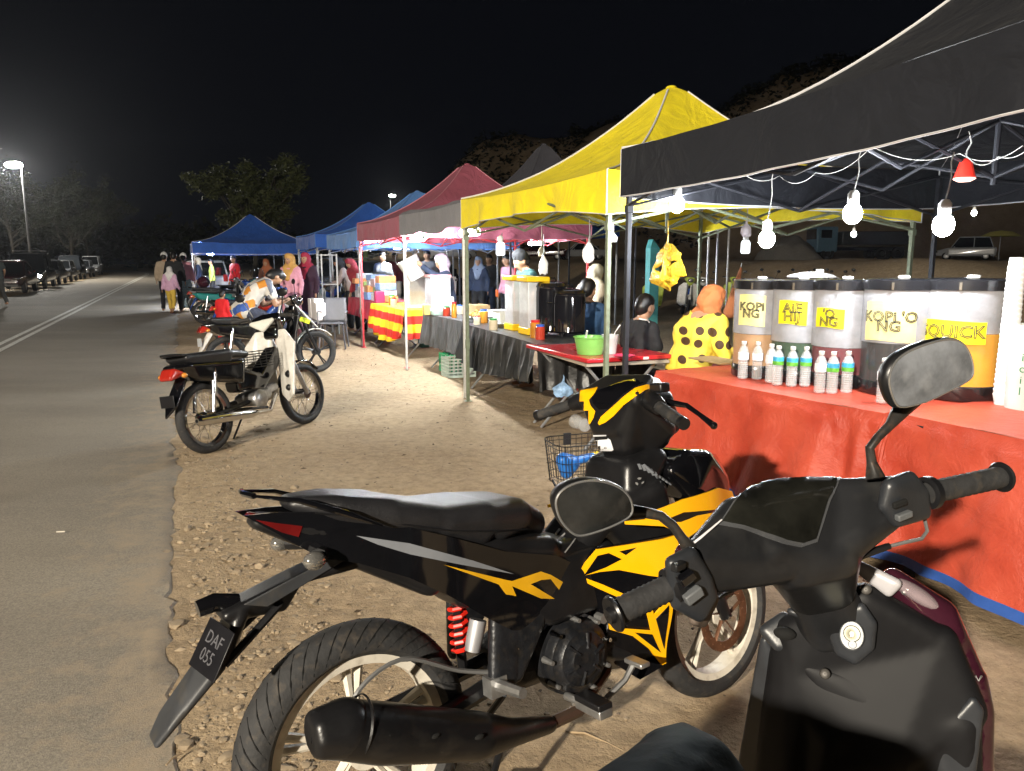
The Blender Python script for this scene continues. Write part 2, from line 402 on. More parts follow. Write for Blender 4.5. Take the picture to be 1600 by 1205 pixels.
# ================= tents
steel=mat('tent_steel_grey',(.42,.43,.44),.42,.7,var=.2,scale=20,dirt=(.2,.16,.12))
greensteel=mat('olive_powder_coated_steel',(.20,.235,.16),.5,.25,var=.2,scale=15,dirt=(.16,.13,.09))
darksteel=mat('dark_grey_powder_coated_steel',(.032,.034,.042),.45,.4,var=.2,scale=15)
redsteel=mat('red_powder_coated_steel',(.55,.05,.06),.45,.2,var=.2,scale=15,dirt=(.3,.1,.08))
whitetrim=mat('white_binding_tape',(.62,.62,.64),.8,var=.1)
def fabric(name,col,var=.12):
    m=mat(name,col,.62,var=var,scale=3,bump=.25,bscale=420,sheen=.03)
    nt=m.node_tree; b=nt.nodes['Principled BSDF']; b.inputs['Specular IOR Level'].default_value=.22
    tc=nt.nodes.new('ShaderNodeTexCoord'); n2=nt.nodes.new('ShaderNodeTexNoise'); n2.inputs['Scale'].default_value=3.2; n2.inputs['Detail'].default_value=3; n2.inputs['Distortion'].default_value=1.6; nt.links.new(tc.outputs['Object'],n2.inputs['Vector'])
    b2=nt.nodes.new('ShaderNodeBump'); b2.inputs['Strength'].default_value=.55; b2.inputs['Distance'].default_value=.05; nt.links.new(n2.outputs['Fac'],b2.inputs['Height'])
    old=b.inputs['Normal'].links[0].from_node; nt.links.new(b2.outputs[0],old.inputs['Normal'])
    return m
def tent(label,u0,u1,v0,v1,ze,zp,cm,pm,trim=whitetrim,hv=.29,skip=(),group='pop-up canopies of the stall row',wav=.02,droop=.03,lift=0,cat='canopy tent',conc=.30,tilt=0):
    uc,vc=(u0+u1)/2,(v0+v1)/2
    W0=globals()['W']
    def W(u,v,z=0.0): return W0(u,v,z+(tilt*max(0,(u1-u))/(u1-u0) if z>1.2 else 0))
    base=W0(uc,vc,0); t=thing('canopy_tent',label,cat,T(base)@Rz(ROADYAW),group)
    A=[(u0,v0),(u1,v0),(u1,v1),(u0,v1)]   # road-side first
    names=['road','far','back','near']
    def gz(s): return ze+(zp-ze)*(.30*s+.70*s**2.1) if s<.96 else zp-(zp-ze)*(.96-.96)**2-.0
    def gz(s):
        k=conc*s+(1-conc)*s**2.15
        if s>.9: k=k-(s-.9)*1.1*(.55)*(s-.9)/.1*1.0
        return ze+(zp-ze)*k/ (1-.1*1.1*.55)
    for q in range(4):
        a,b=A[q],A[(q+1)%4]
        def fn(s,tt,a=a,b=b,q=q):
            eu,ev=a[0]+(b[0]-a[0])*tt,a[1]+(b[1]-a[1])*tt
            sag=1-(2*tt-1)**2
            u=eu+(uc-eu)*s; v=ev+(vc-ev)*s
            z=gz(s)-droop*sag*(1-s)*1.0*(1-2*s)+.018*nn(u*2,v*2,ze,1.0)*(1-s)
            z-=.05*sag*s*(1-s)*4*.5
            return W(u,v,z)
        mb=MB().grid(fn,16,12); part('roof_panel',mb,cm,t,world=True)
        # valance
        du,dv=b[0]-a[0],b[1]-a[1]; L=sqrt(du*du+dv*dv); ou,ov=dv/L,-du/L
        ph=U(0,6)
        def fv(s,tt,a=a,b=b,q=q,off=0):
            eu,ev=a[0]+(b[0]-a[0])*tt,a[1]+(b[1]-a[1])*tt
            sag=1-(2*tt-1)**2
            wv=wav*sin(tt*21+ph)*s+wav*.6*sin(tt*47+ph*2)*s+.012*nn(eu*3,ev*3,s*2,1)
            wv*=min(1,6*tt,6*(1-tt))
            h=hv*s*(1-lift*sag*.45)
            o=.004+wv+off
            return W(eu+ou*o,ev+ov*o,ze-droop*sag-h)
        mb=MB().grid(lambda s,tt:fv(s,tt),5,40); part('valance',mb,cm,t,world=True)
        tp=[fv(1,i/40,off=.002) for i in range(41)]
        part('trim_tape',MB().tube(tp,.009,6,flat=.5),trim,t,world=True)
        # hip seam
        hp=[fn(s/14,0)+V((0,0,.006)) for s in range(14)]
        part('seam_tape',MB().tube(hp,.008,5),trim,t,world=True)
        # corner tape
        c0=fv(0,0);c1=fv(1,0); part('corner_tape',MB().tube([c0,c1],.006,5),trim,t,world=True)
    part('finial',MB().sph(W(uc,vc,gz(1)-.02),(.05,.05,.02)),cm,t,world=True)
    P=[(u0+.04,v0+.04),(u1-.04,v0+.04),(u1-.04,v1-.04),(u0+.04,v1-.04)]
    for k,(pu,pv) in enumerate(P):
        if k in skip: continue
        mb=MB()
        M=T(W(pu,pv,0))@Rz(ROADYAW)
        mb.box(W(pu,pv,ze/2-.03),(.032,.032,ze-.08),M=M)
        mb.box(W(pu,pv,.008),(.075,.075,.008),M=M); mb.box(W(pu,pv,.62),(.040,.040,.10),M=M); mb.box(W(pu,pv,ze-.38),(.046,.046,.05),M=M)
        part('pole',mb,pm,t,world=True,bev=.003)
    for k in range(4):
        a,b=P[k],P[(k+1)%4]; zt,zb=ze-.06,ze-.36
        for h in (0,.5):
            def pt(f,z,o): return W(a[0]+(b[0]-a[0])*f,a[1]+(b[1]-a[1])*f,z)+V((0,0,0))+ (W(dvv[0]*o,dvv[1]*o))
            dvv=(-(b[1]-a[1])/3,(b[0]-a[0])/3)
            part('truss_bar',MB().tube([pt(h,zt if h==0 else zb,.012),pt(h+.5,zb if h==0 else zt,.012)],.011,6),pm,t,world=True)
            part('truss_bar',MB().tube([pt(h,zb if h==0 else zt,-.012),pt(h+.5,zt if h==0 else zb,-.012)],.011,6),pm,t,world=True)
        mu,mv=(a[0]+b[0])/2,(a[1]+b[1])/2
        part('roof_arm',MB().tube([W(mu,mv,zt),W((mu+uc)/2,(mv+vc)/2,ze-.30),W(uc,vc,ze-.02)],.011,6),pm,t,world=True)
        part('roof_arm',MB().tube([W(mu,mv,zb),W((mu+uc)/2,(mv+vc)/2,ze-.12),W(uc,vc,ze-.32)],.011,6),pm,t,world=True)
    part('mast',MB().tube([W(uc,vc,ze-.36),W(uc,vc,zp-.06)],.016,8),pm,t,world=True)
    return t
YEL=fabric('yellow_canopy_fabric',(.80,.66,.02)); BLK=fabric('charcoal_canopy_fabric',(.011,.012,.016)); MAR=fabric('maroon_canopy_fabric',(.33,.09,.13))
BLU=fabric('blue_canopy_fabric',(.035,.12,.50)); GRY=fabric('grey_tarpaulin',(.20,.20,.22)); LBL=fabric('pale_blue_canopy_fabric',(.12,.27,.62))
tent('charcoal canopy with white trim over the orange drinks table, nearest on the right',1.45,4.45,2.68,5.6,2.20,3.0,BLK,darksteel,hv=.30,wav=.012,conc=.12,tilt=.125)
tent('bright yellow canopy on olive poles beside the charcoal one',4.66,7.62,2.70,5.7,2.10,3.05,YEL,greensteel,hv=.30,wav=.03,lift=.8)
tent('maroon canopy with red front poles between the yellow and the blue ones',10.28,13.1,2.79,5.7,2.08,2.98,MAR,redsteel,trim=mat('dusty_pink_trim',(.5,.2,.25),.8),hv=.27)
DGR=fabric('dark_grey_canopy_fabric',(.07,.07,.085))
tent('charcoal canopy whose dark peak shows behind the yellow roof',12.6,15.4,5.35,8.0,2.5,3.72,DGR,darksteel,trim=DGR)
tent('pale blue canopy next to the maroon one, peak behind its shoulder',13.2,16.1,2.8,5.8,1.98,2.80,LBL,steel,hv=.27,trim=LBL)
tent('mid blue canopy with grey poles, farther along than the pale blue one',16.9,19.8,2.7,5.7,2.03,2.82,BLU,steel,hv=.28,trim=LBL)
tent('blue canopy peak showing beside the maroon peak in the second row',15.3,18.3,6.2,9.2,2.3,3.55,BLU,steel,trim=BLU)
tent('royal blue canopy with white hip seam in front of the big tree',25.2,28.9,.4,4.1,2.0,2.95,BLU,steel,hv=.32)
tent('dark blue canopy at the far end of the stall row',33.0,36.5,.6,4.0,2.0,2.7,BLU,steel,hv=.32,trim=BLU)
# grey tarpaulin slung between the yellow and maroon tents
t=thing('tarpaulin_awning','grey tarpaulin slung low between the yellow and maroon canopies','awning',T(W(8.9,3.3))@Rz(ROADYAW))
def fa(s,tt):
    u=10.22-(10.22-7.66)*tt; e=2.13-.02*sin(tt*pi)
    if s<.3: k=s/.3; return W(u,2.74-.03*sin(tt*17)*(1-k),e-.30*(1-k)-.02*sin(tt*13)*(1-k))
    k=(s-.3)/.7; return W(u,2.76+k*2.6,e+.12*sin(k*2.4)-.10*sin(tt*pi)*sin(k*pi)+.02*nn(u*3,k*8))
part('sheet',MB().grid(fa,16,30),GRY,t,world=True)
for u in (10.14,7.78): part('pole',MB().box(W(u,2.78,1.04),(.03,.03,2.08),M=t.matrix_world),mat('white_painted_steel',(.62,.62,.60),.4,.2,dirt=(.4,.35,.3)),t,world=True,bev=.003)

# small litter on the shoulder and road
random.seed(31); lt=MB()
for i in range(150):
    u=U(2.2,10); v=U(.1,2.6); z=ground_z(u,v)+.006; c=W(u,v,z); a=U(0,6.3); l=U(.008,.026); w_=l*U(.3,.6)
    p=V((cos(a),sin(a),0)); q=V((-sin(a),cos(a),0)); lt.add([c-p*l,c+q*w_+V((0,0,U(0,.008))),c+p*l+V((0,0,U(0,.01))),c-q*w_],[(0,1,2,3)])
part('fallen_leaves',lt,mat('dry_leaf_litter',(.07,.045,.022),.9,var=.5,scale=30),kind='stuff')
p=G(95,832,.014); o=part('cigarette_butt',MB().tube([(-.022,0,.004),(.022,0,.004)],.004,6),mat('cigarette_paper',(.55,.5,.42),.8)); o.matrix_world=T(p)@Rz(.1); tag(o,'pale cigarette end lying on the asphalt','cigarette')
p=G(272,1188,.012); o=part('twig',MB().tube([(-.03,0,.004),(0,.004,.007),(.03,0,.004)],.003,5),mat('dry_twig',(.3,.22,.13),.9)); o.matrix_world=T(p)@Rz(1.2); tag(o,'short dry twig at the road edge near the mudguard','twig')
p=G(925,1160,.02); o=part('bent_twig',MB().tube([(-.10,.05,.004),(-.02,.03,.012),(.04,-.01,.008),(.09,-.05,.004)],.004,5),mat('dry_twig',(.3,.22,.13),.9)); o.matrix_world=T(p); tag(o,'bent dry twig on the sand below the motorcycle footpeg','twig')
# ================= lamps
GLOW={}
def glow(name,col,s):
    if name not in GLOW:
        m=bpy.data.materials.new(name); m.use_nodes=True; N=m.node_tree.nodes; N.remove(N['Principled BSDF'])
        e=N.new('ShaderNodeEmission'); e.inputs[0].default_value=(*col,1); e.inputs[1].default_value=s
        m.node_tree.links.new(e.outputs[0],N['Material Output'].inputs[0]); GLOW[name]=m
    return GLOW[name]
white_plastic=mat('white_plastic',(.66,.66,.64),.35,var=.05)
black_plastic=mat('black_plastic',(.018,.018,.02),.38,var=.25,scale=12)
cordm=mat('pale_cord',(.38,.38,.36),.6)
def bulb(label,p,r=.048,power=560,col=(.93,.97,1),top=None,shape='round',group='bare bulbs hung under the canopies',name='light_bulb'):  # default radius enlarged so the glowing glass stands in for bloom
    p=V(p); t=thing(name,label,'light bulb',T(p),group)
    part('glass',MB().sph((0,0,0),(r,r,r*1.15),16,10) if shape=='round' else MB().lathe([(.001,-r*1.9),(r*.8,-r*1.85),(r,-r*1.6),(r,r*.5),(r*.7,r*1.0),(.001,r*1.05)],seg=16),glow('bulb_glow_%d_%d'%(power,int(col[2]*100)),col,power),t)
    part('socket',MB().lathe([(r*.55,r*.9),(r*.6,r*1.2),(r*.62,r*2.1),(r*.35,r*2.5),(.001,r*2.55)],seg=14),white_plastic,t)
    if top is not None:
        tp=V(top)-p; a=V((0,0,r*2.5)); mid=a.lerp(tp,.5)+V((.012,.008,-.0))
        part('cord',MB().tube([a,a.lerp(tp,.25)+V((.004,-.004,0)),mid,a.lerp(tp,.8)+V((-.004,.002,0)),tp],.0035,5),cordm,t)
    return t
def hb(px,py,v,label,drop=.3,**k):
    p=Pv(px,py,v); return bulb(label,p,top=(p.x+.02,p.y,p.z+drop),**k)
hb(1058,320,3.1,'bright bulb above the yellow plastic bag, leftmost in the charcoal canopy',drop=.22)
hb(1198,374,3.35,'bright bulb hanging on a long white cord between the two leftmost drink drums',drop=.42)
hb(1332,334,3.3,'bright bulb close under the charcoal canopy, middle of the three over the drums',drop=.32)
hb(1474,352,3.4,'bright bulb hanging over the yellow drink, right of the others',drop=.34)
hb(782,386,3.0,'pale capsule bulb with a lit lower half at the corner of the yellow canopy',r=.045,power=3.5,shape='capsule',drop=.14)
hb(1165,383,5.2,'small dim capsule lamp behind the leftmost drink drum',r=.045,power=2.5,shape='capsule',drop=.14)
hb(1522,333,9.0,'tiny distant bulb right of the red lamp',r=.03,power=60,drop=.3)
hb(1334,366,7.5,'small distant bulb below the middle bulb of the charcoal canopy',r=.03,power=60,drop=.3)
# red shaded lamp
p=Pv(1508,266,3.9); t=thing('red_lamp','small red bell lamp hooked under the charcoal canopy','lamp',T(p))
part('lamp_shade',MB().lathe([(.012,.06),(.03,.045),(.05,-.03),(.055,-.04),(.05,-.04)],seg=20),mat('red_lamp_plastic',(.75,.03,.02),.3,emit=(1,.06,.03),es=.35),t)
part('rim',MB().lathe([(.051,-.041),(.055,-.046),(.03,-.06),(.001,-.062)],seg=20),mat('pale_lamp_glow',(.9,.6,.5),.3,emit=(1,.6,.5),es=2),t)
part('hook',MB().tube([(0,0,.06),(0,0,.10),(.02,.0,.14),(.0,0,.2)],.004,5),cordm,t)
# wiring slung under the charcoal canopy
def wire(label,pts,r=.0022,n=8,sag=.05,m=cordm,name='cable'):
    out=[]
    for a,b in zip(pts[:-1],pts[1:]):
        for i in range(n): 
            k=i/n; q=V(a).lerp(V(b),k); q.z-=sag*4*k*(1-k); out.append(q)
    out.append(V(pts[-1])); o=part(name,MB().tube(out,r,5),m); tag(o,label,'cable'); return o
wire('pale cable looping from the truss to the bulbs over the drink drums',[Pv(1150,262,3.0),Pv(1218,275,3.35),Pv(1275,270,3.2),Pv(1362,228,3.3),Pv(1500,240,3.6),Pv(1598,228,3.5)])
wire('thin cable sagging from the red lamp to the right edge of the charcoal canopy',[Pv(1508,240,3.9),Pv(1560,245,3.8),Pv(1640,200,3.6)])
# tube / flood lamps of the other stalls, tubes widened to imitate glare
def tube_lamp(label,p,L=.5,power=90,yaw=ROADYAW,r=.022,col=(.9,.96,1)):
    t=thing('tube_lamp',label,'tube lamp',T(p)@Rz(yaw),'white tube lamps on the stall corners')
    part('tube',MB().tube([(-L/2,0,0),(L/2,0,0)],r,10),glow('tube_glow_%d'%power,col,power),t)
    mb=MB(); mb.box((-L/2-.012,0,.005),(.03,.05,.055)); mb.box((L/2+.012,0,.005),(.03,.05,.055)); mb.box((0,0,r+.012),(L,.03,.012)); part('housing',mb,white_plastic,t,bev=.002)
    return t
tube_lamp('very bright tube lamp between the two red poles of the maroon canopy',W(12.35,2.86,1.80),.85,600,r=.035)
tube_lamp('bright tube lamp at the near corner of the maroon canopy by its white pole',W(10.05,2.95,1.77),.45,750,r=.04)
tube_lamp('bright tube lamp beside the left olive pole of the yellow canopy',W(8.15,2.98,1.79),.5,750,r=.04)
tube_lamp('tube lamp under the pale blue canopy seen left of the red far pole',W(15.4,4.1,1.72),.5,420)
tube_lamp('tube lamp behind the red far pole, over the grey bin',W(13.6,4.6,1.72),.5,420)
tube_lamp('tube lamp inside the mid blue canopy, left of the hanging clothes',W(18.0,4.6,1.72),.5,420)
tube_lamp('blazing tube lamp under the left corner of the royal blue canopy',W(26.6,.95,1.72),.6,420,r=.10)
tube_lamp('smaller glowing lamp under the dark blue canopy at the end of the row',W(34,1.2,1.75),.5,300,r=.08)
tube_lamp('tube lamp under the maroon canopy behind the pouring vendor',W(11.6,5.4,1.75),.5,300)
# ================= generic stall pieces
def cloth_table(label,p0,p1,depth,z,drop,m,legm,folds=9,amp=.02,hem=None,hemw=.06,dropfn=None,back=True,group=None,lab2=None,sidel=True,sider=True,cat='stall table',flare=.05):
    """p0 far end, p1 near end of the road-side edge (u,v)"""
    t=thing('stall_table',label,cat,T(W((p0[0]+p1[0])/2,(p0[1]+p1[1])/2+depth/2))@Rz(ROADYAW),group)
    L=sqrt((p0[0]-p1[0])**2+(p0[1]-p1[1])**2); du,dv=(p1[0]-p0[0])/L,(p1[1]-p0[1])/L; nu,nv=-dv,du  # normal
    if nv<0: nu,nv=-nu,-nv
    tb=MB(); P=[(p0[0],p0[1]),(p1[0],p1[1]),(p1[0]+nu*depth,p1[1]+nv*depth),(p0[0]+nu*depth,p0[1]+nv*depth)]
    tb.prism([W(a+ (nu*.02),b+nv*.02,z-.03) for a,b in P],(0,0,.022)); part('tabletop',tb,mat('table_board',(.35,.3,.24),.6),t,world=True)
    # legs (folding X legs)
    for k in (0.08,.92):
        a=(p0[0]+du*L*k,p0[1]+dv*L*k)
        for s in (1,-1):
            q0=W(a[0]+nu*depth*(.08 if s>0 else .92),a[1]+nv*depth*(.08 if s>0 else .92),z-.035); q1=W(a[0]+nu*depth*(.92 if s>0 else .08)+du*.02*s,a[1]+nv*depth*(.92 if s>0 else .08),.0)
            part('leg',MB().tube([q0,q1],.013,7),legm,t,world=True)
    if m is None: return t
    ph=U(0,6)
    def top(s,tt):
        return W(p0[0]+du*L*tt+nu*depth*s,p0[1]+dv*L*tt+nv*depth*s,z+.004+.006*nn(tt*5,s*3,ph))
    part('cloth_top',MB().grid(top,10,20),m,t,world=True)
    def side(a,b,nm):
        l=sqrt((a[0]-b[0])**2+(a[1]-b[1])**2); ou,ov=(b[1]-a[1])/l,-(b[0]-a[0])/l
        mu,mv=(P[0][0]+P[2][0])/2-a[0],(P[0][1]+P[2][1])/2-a[1]
        if ou*mu+ov*mv>0: ou,ov=-ou,-ov
        f=max(3,int(folds*l/L))
        def fn(s,tt):
            u=a[0]+(b[0]-a[0])*tt; v=a[1]+(b[1]-a[1])*tt
            wv=amp*(s**.8)*(sin(tt*f*6.28+ph+1.3*nn(tt*4,s,ph,1))+.5*sin(tt*f*14+ph*3)+1.2*nn(tt*9,s*2,ph,1)); o=.004+flare*s+wv*(1 if s>0 else 0)
            d=(dropfn(tt) if (dropfn and nm=='front') else drop)
            return W(u+ou*max(o,-.005),v+ov*max(o,-.005),z+.004-.012*min(1,s*8)-d*s)
        mb=MB().grid(fn,14,max(24,int(f*12)))
        o=part('cloth_'+nm,mb,[m]+([hem] if hem else []),t,world=True)
        if hem:
            rows=14; cols=max(24,int(f*12))
            for pg in o.data.polygons:
                if pg.index//cols>=rows-1: pg.material_index=1
    side(P[0],P[1],'front')
    if sidel: side(P[3],P[0],'side')
    if sider: side(P[1],P[2],'side')
    return t
def item(name,label,cat,p,group=None,yaw=ROADYAW): return thing(name,label,cat,T(p)@Rz(yaw),group)
def put(name,mb,m,p,label,cat,group=None,yaw=ROADYAW,**k):
    o=part(name,mb,m,**k); o.matrix_world=T(p)@Rz(yaw); tag(o,label,cat,group); return o
# orange tarpaulin drinks table
def tarp_mat():
    m=mat('orange_woven_tarpaulin',(.46,.050,.026),.42,var=.18,scale=2.2,two=(.54,.088,.048))
    nt=m.node_tree; N=nt.nodes; L=nt.links; b=N['Principled BSDF']
    tc=N.new('ShaderNodeTexCoord')
    n1=N.new('ShaderNodeTexNoise'); n1.inputs['Scale'].default_value=7; n1.inputs['Detail'].default_value=8; n1.inputs['Roughness'].default_value=.7; n1.inputs['Distortion'].default_value=.5
    n2=N.new('ShaderNodeTexVoronoi'); n2.feature='DISTANCE_TO_EDGE'; n2.inputs['Scale'].default_value=11
    n3=N.new('ShaderNodeTexNoise'); n3.inputs['Scale'].default_value=140
    for n in (n1,n2,n3): L.new(tc.outputs['Object'],n.inputs['Vector'])
    r=N.new('ShaderNodeMapRange'); r.inputs['From Max'].default_value=.06; L.new(n2.outputs['Distance'],r.inputs['Value'])
    a=N.new('ShaderNodeMath'); a.operation='MULTIPLY_ADD'; L.new(r.outputs[0],a.inputs[0]); a.inputs[1].default_value=.02; L.new(n1.outputs['Fac'],a.inputs[2])
    a2=N.new('ShaderNodeMath'); a2.operation='MULTIPLY_ADD'; L.new(n3.outputs['Fac'],a2.inputs[0]); a2.inputs[1].default_value=.05; L.new(a.outputs[0],a2.inputs[2])
    bp=N.new('ShaderNodeBump'); bp.inputs['Strength'].default_value=.8; bp.inputs['Distance'].default_value=.020; L.new(a2.outputs[0],bp.inputs['Height']); L.new(bp.outputs[0],b.inputs['Normal'])
    return m
ORG=tarp_mat(); BHEM=mat('blue_tarpaulin_hem',(.03,.09,.34),.45,bump=.3,bscale=30)
t=thing('stall_table','long drinks table under an orange woven tarpaulin with a blue hem','stall table',T(W(2.8,3.4))@Rz(ROADYAW))
path=[(4.30,2.90),(3.6,2.96),(2.95,3.04),(2.66,3.10),(2.60,3.11),(2.0,3.12),(.9,3.2)]
def pl(tt):
    k=tt*(len(path)-1); i=min(int(k),len(path)-2); f=k-i; return (path[i][0]+(path[i+1][0]-path[i][0])*f,path[i][1]+(path[i+1][1]-path[i][1])*f)
crease=.56
def tz(tt): return .762+(.012*sst(.52,.62,tt))
def ftop(s,tt):
    u,v=pl(tt); return W(u+.05*s,v+.98*s,tz(tt)+.006*nn(u*4,s*4,2)-.012*math.exp(-((tt-crease)/.012)**2)*(1-s))
part('tarpaulin_top',MB().grid(ftop,14,110),ORG,t,world=True)
def ffront(s,tt):
    u,v=pl(tt); hemz=.10-.03*sst(.3,.7,tt)+.01*sin(tt*9)+.05*math.exp(-((tt-.46)/.10)**2)+.10*math.exp(-(tt/.08)**2)
    o=.012+.10*s+.045*s*sin(tt*23+1)+.05*s*nn(tt*14,s*1.2,7)+.012*nn(tt*30,s*6,3)+ .03*s*sin(tt*61+2*nn(tt*6,s,1))
    o-=.05*math.exp(-((tt-crease)/.014)**2)*min(1,s*2)
    bl=math.sin(min(1,s*9)*pi/2)
    return W(u,v-o*bl-.0,tz(tt)-.012*bl*(1-bl)-(tz(tt)-hemz)*s)
of=part('tarpaulin_front',MB().grid(ffront,44,260),[ORG,BHEM],t,world=True)
for pg in of.data.polygons:
    if pg.index//260>=41: pg.material_index=1
def fside(s,tt):
    u,v=path[0]; 
    o=.01+.10*s+.03*s*sin(tt*12)+.02*nn(tt*6,s*3,4)
    return W(u+o+.05*tt,v+.98*tt-.10*s*(1-tt)*1.0,tz(0)-(tz(0)-.2)*s)
os_=part('tarpaulin_side',MB().grid(fside,24,40),[ORG,BHEM],t,world=True)
for pg in os_.data.polygons:
    if pg.index//40>=22: pg.material_index=1
for u in (4.15,2.75,2.45,1.0):
    for v in (3.12,3.85): part('leg',MB().box(W(u,v,.37),(.035,.035,.74),M=t.matrix_world),darksteel,t,world=True)
# drink drums
lid=mat('black_drum_lid',(.012,.012,.014),.22,var=.2,coat=.5)
milky=mat('milky_acrylic',(.44,.45,.49),.22,var=.22,scale=6,alpha=.62,coat=.4)
clearw=mat('clear_acrylic',(.5,.5,.5),.08,alpha=.10,coat=1,var=0)
def drum(label,px,py,liq,lh,R=.185,H=.60,dv=0,note=None,nc=(.80,.66,.01),nrot=0,nz=.40,ns=.11,nw=.2,nh=.12,knob=True,baseh=.07):
    c=G(px,py,.766); d=V((c.x,c.y,0)).normalized(); c=c+d*R   # py marks the front of its foot
    c.z=.768
    t=item('drink_drum',label,'drink dispenser',c,'large round drink dispensers on the orange table',yaw=0)
    part('base',MB().lathe([(R*.97,0),(R*1.0,.01),(R*1.0,baseh),(R*.98,baseh+.005)],seg=40),lid,t)
    part('liquid',MB().lathe([(.001,baseh+.008),(R-.008,baseh+.008),(R-.008,baseh+lh),(.001,baseh+lh)],seg=40),mat('drink_'+label.split()[0]+'_'+label.split()[1],liq,.12,var=.15,scale=4),t)
    part('drum_wall',MB().lathe([(R,baseh+lh+.004),(R,H-.05)],seg=48),milky,t); part('liquid_wall',MB().lathe([(R,baseh+.004),(R,baseh+lh+.004)],seg=48),clearw,t)
    lb=MB().lathe([(R+.006,H-.052),(R+.009,H-.05),(R+.009,H),(R-.01,H+.006),(.001,H+.012)],seg=48); part('lid',lb,lid,t)
    ck=MB()
    for a in (-2.2,-1.0,.6): ck.box((cos(a)*(R+.012),sin(a)*(R+.012),H-.03),(.012,.012,.04),rz=a)
    part('clip',ck,mat('chrome_clip',(.6,.6,.6),.2,1),t,kind='stuff')
    if knob:
        kb=MB(); kb.box((-.03,-R*.55,H+.018),(.05,.035,.016)); part('knob',kb,white_plastic,t,bev=.004)
    view=math.atan2(-c.y,-c.x)-nrot
    if note:
        hw=nw/R/2
        def wrapc(a,z,r): return V((r*cos(view+a),r*sin(view+a),z))
        nb=MB().grid(lambda i,j: wrapc((i-.5)*2*hw,nz+(j-.5)*nh+.004*sin(i*5),R+.0035+.0015*sin(i*9+j*4)),14,3)
        part('paper_note',nb,mat('note_%d'%int(nc[2]*100),nc,.7,var=.12,scale=12),t)
        c_=bpy.data.curves.new('t','FONT'); c_.body=note; c_.size=ns*.8; c_.align_x='CENTER'; c_.align_y='CENTER'; c_.fill_mode='NONE'; c_.bevel_depth=.0024; c_.resolution_u=2; c_.bevel_resolution=0; c_.space_line=.62
        o_=bpy.data.objects.new('tmp',c_); COL.objects.link(o_)
        me=bpy.data.meshes.new_from_object(o_.evaluated_get(bpy.context.evaluated_depsgraph_get())); bpy.data.objects.remove(o_)
        for vt in me.vertices:
            x,y,z=vt.co; vt.co=wrapc(x/R+0.0,nz+y,R+.006+z*.4)
        me.name='lettering'; me.materials.clear(); link('lettering',me,mat('marker_ink',(.03,.03,.025),.6),t)
    return t
drum('tan milky tea drum with pale yellow note, leftmost on the orange table',1183,592,(.42,.24,.11),.20,R=.165,H=.60,note='KOPi\nNG',nc=(.72,.64,.26),nrot=.35,nz=.42,ns=.088,nw=.17,nh=.19)
drum('dark green drink drum with a bright yellow note, second from the left',1245,600,(.01,.05,.015),.17,R=.17,H=.605,note='AiE\nHIJ',nrot=.3,nz=.42,ns=.10,nw=.17,nh=.14)
drum('deep red syrup drink drum, middle of the row',1310,608,(.15,.012,.02),.16,R=.175,H=.61,note="'O\nNG",nrot=.45,nz=.40,ns=.09,nw=.17,nh=.11)
drum('black coffee drum with a large pale note reading KOPI O',1392,620,(.006,.004,.005),.21,R=.18,H=.62,note="KOPi 'O\nNG",nc=(.72,.66,.26),nrot=.22,nz=.40,ns=.10,nw=.27,nh=.21)
drum('orange-yellow juice drum with a QUICK note, rightmost and largest',1492,628,(.75,.36,.01),.28,R=.205,H=.625,note='SQUICK',nrot=.25,nz=.36,ns=.11,nw=.33,nh=.115)
# lid resting across two drums
p=Pv(1268,432,3.7); put('loose_lid',MB().lathe([(.001,.03),(.05,.028),(.13,.01),(.15,0),(.148,-.004),(.001,.0)],seg=28),mat('frosted_lid',(.6,.6,.6),.3,alpha=.8),p+V((0,0,.0)),'frosted round lid lying across the green and red drums','lid')
put('lid_knob',MB().box((0,0,.03),(.035,.035,.03)),white_plastic,p+V((.06,.02,.0)),'white square knob standing on the loose frosted lid','knob',bev=.004)
# water bottles
pet=mat('clear_bottle_plastic',(.85,.88,.9),.04,alpha=.30,var=0,coat=1)
BC=[]
def bottle(label,px,py,kind,s=1.0):
    c=G(px,py,.768); t=item('water_bottle',label,'water bottle',c,'small water bottles in front of the drink drums',yaw=U(0,6))
    prof=[(.001,.002),(.028,0),(.031,.006)]
    for k in range(9): z=.012+k*.0125; prof+=[(.031,z),(.0288,z+.006)]
    prof+=[(.0315,.125),(.0315,.165),(.030,.172),(.022,.193),(.013,.206),(.0125,.214)]
    part('bottle_body',MB().lathe([(r*s,z*s) for r,z in prof],seg=20),pet,t)
    part('cap',MB().lathe([(.0145*s,.212*s),(.015*s,.213*s),(.015*s,.229*s),(.013*s,.231*s),(.001,.231*s)],seg=16),white_plastic,t)
    if kind=='w': part('label',MB().lathe([(.0325*s,.118*s),(.0325*s,.160*s)],seg=20),mat('white_bottle_label',(.75,.76,.8),.5,var=.2,scale=60),t)
    else:
        part('label',MB().lathe([(.0325*s,.142*s),(.0325*s,.166*s)],seg=20),mat('blue_bottle_label',(.05,.35,.62),.4,var=.25,scale=60),t)
        part('label',MB().lathe([(.0325*s,.120*s),(.0325*s,.142*s)],seg=20),mat('green_bottle_label',(.12,.42,.05),.4,var=.35,scale=60),t)
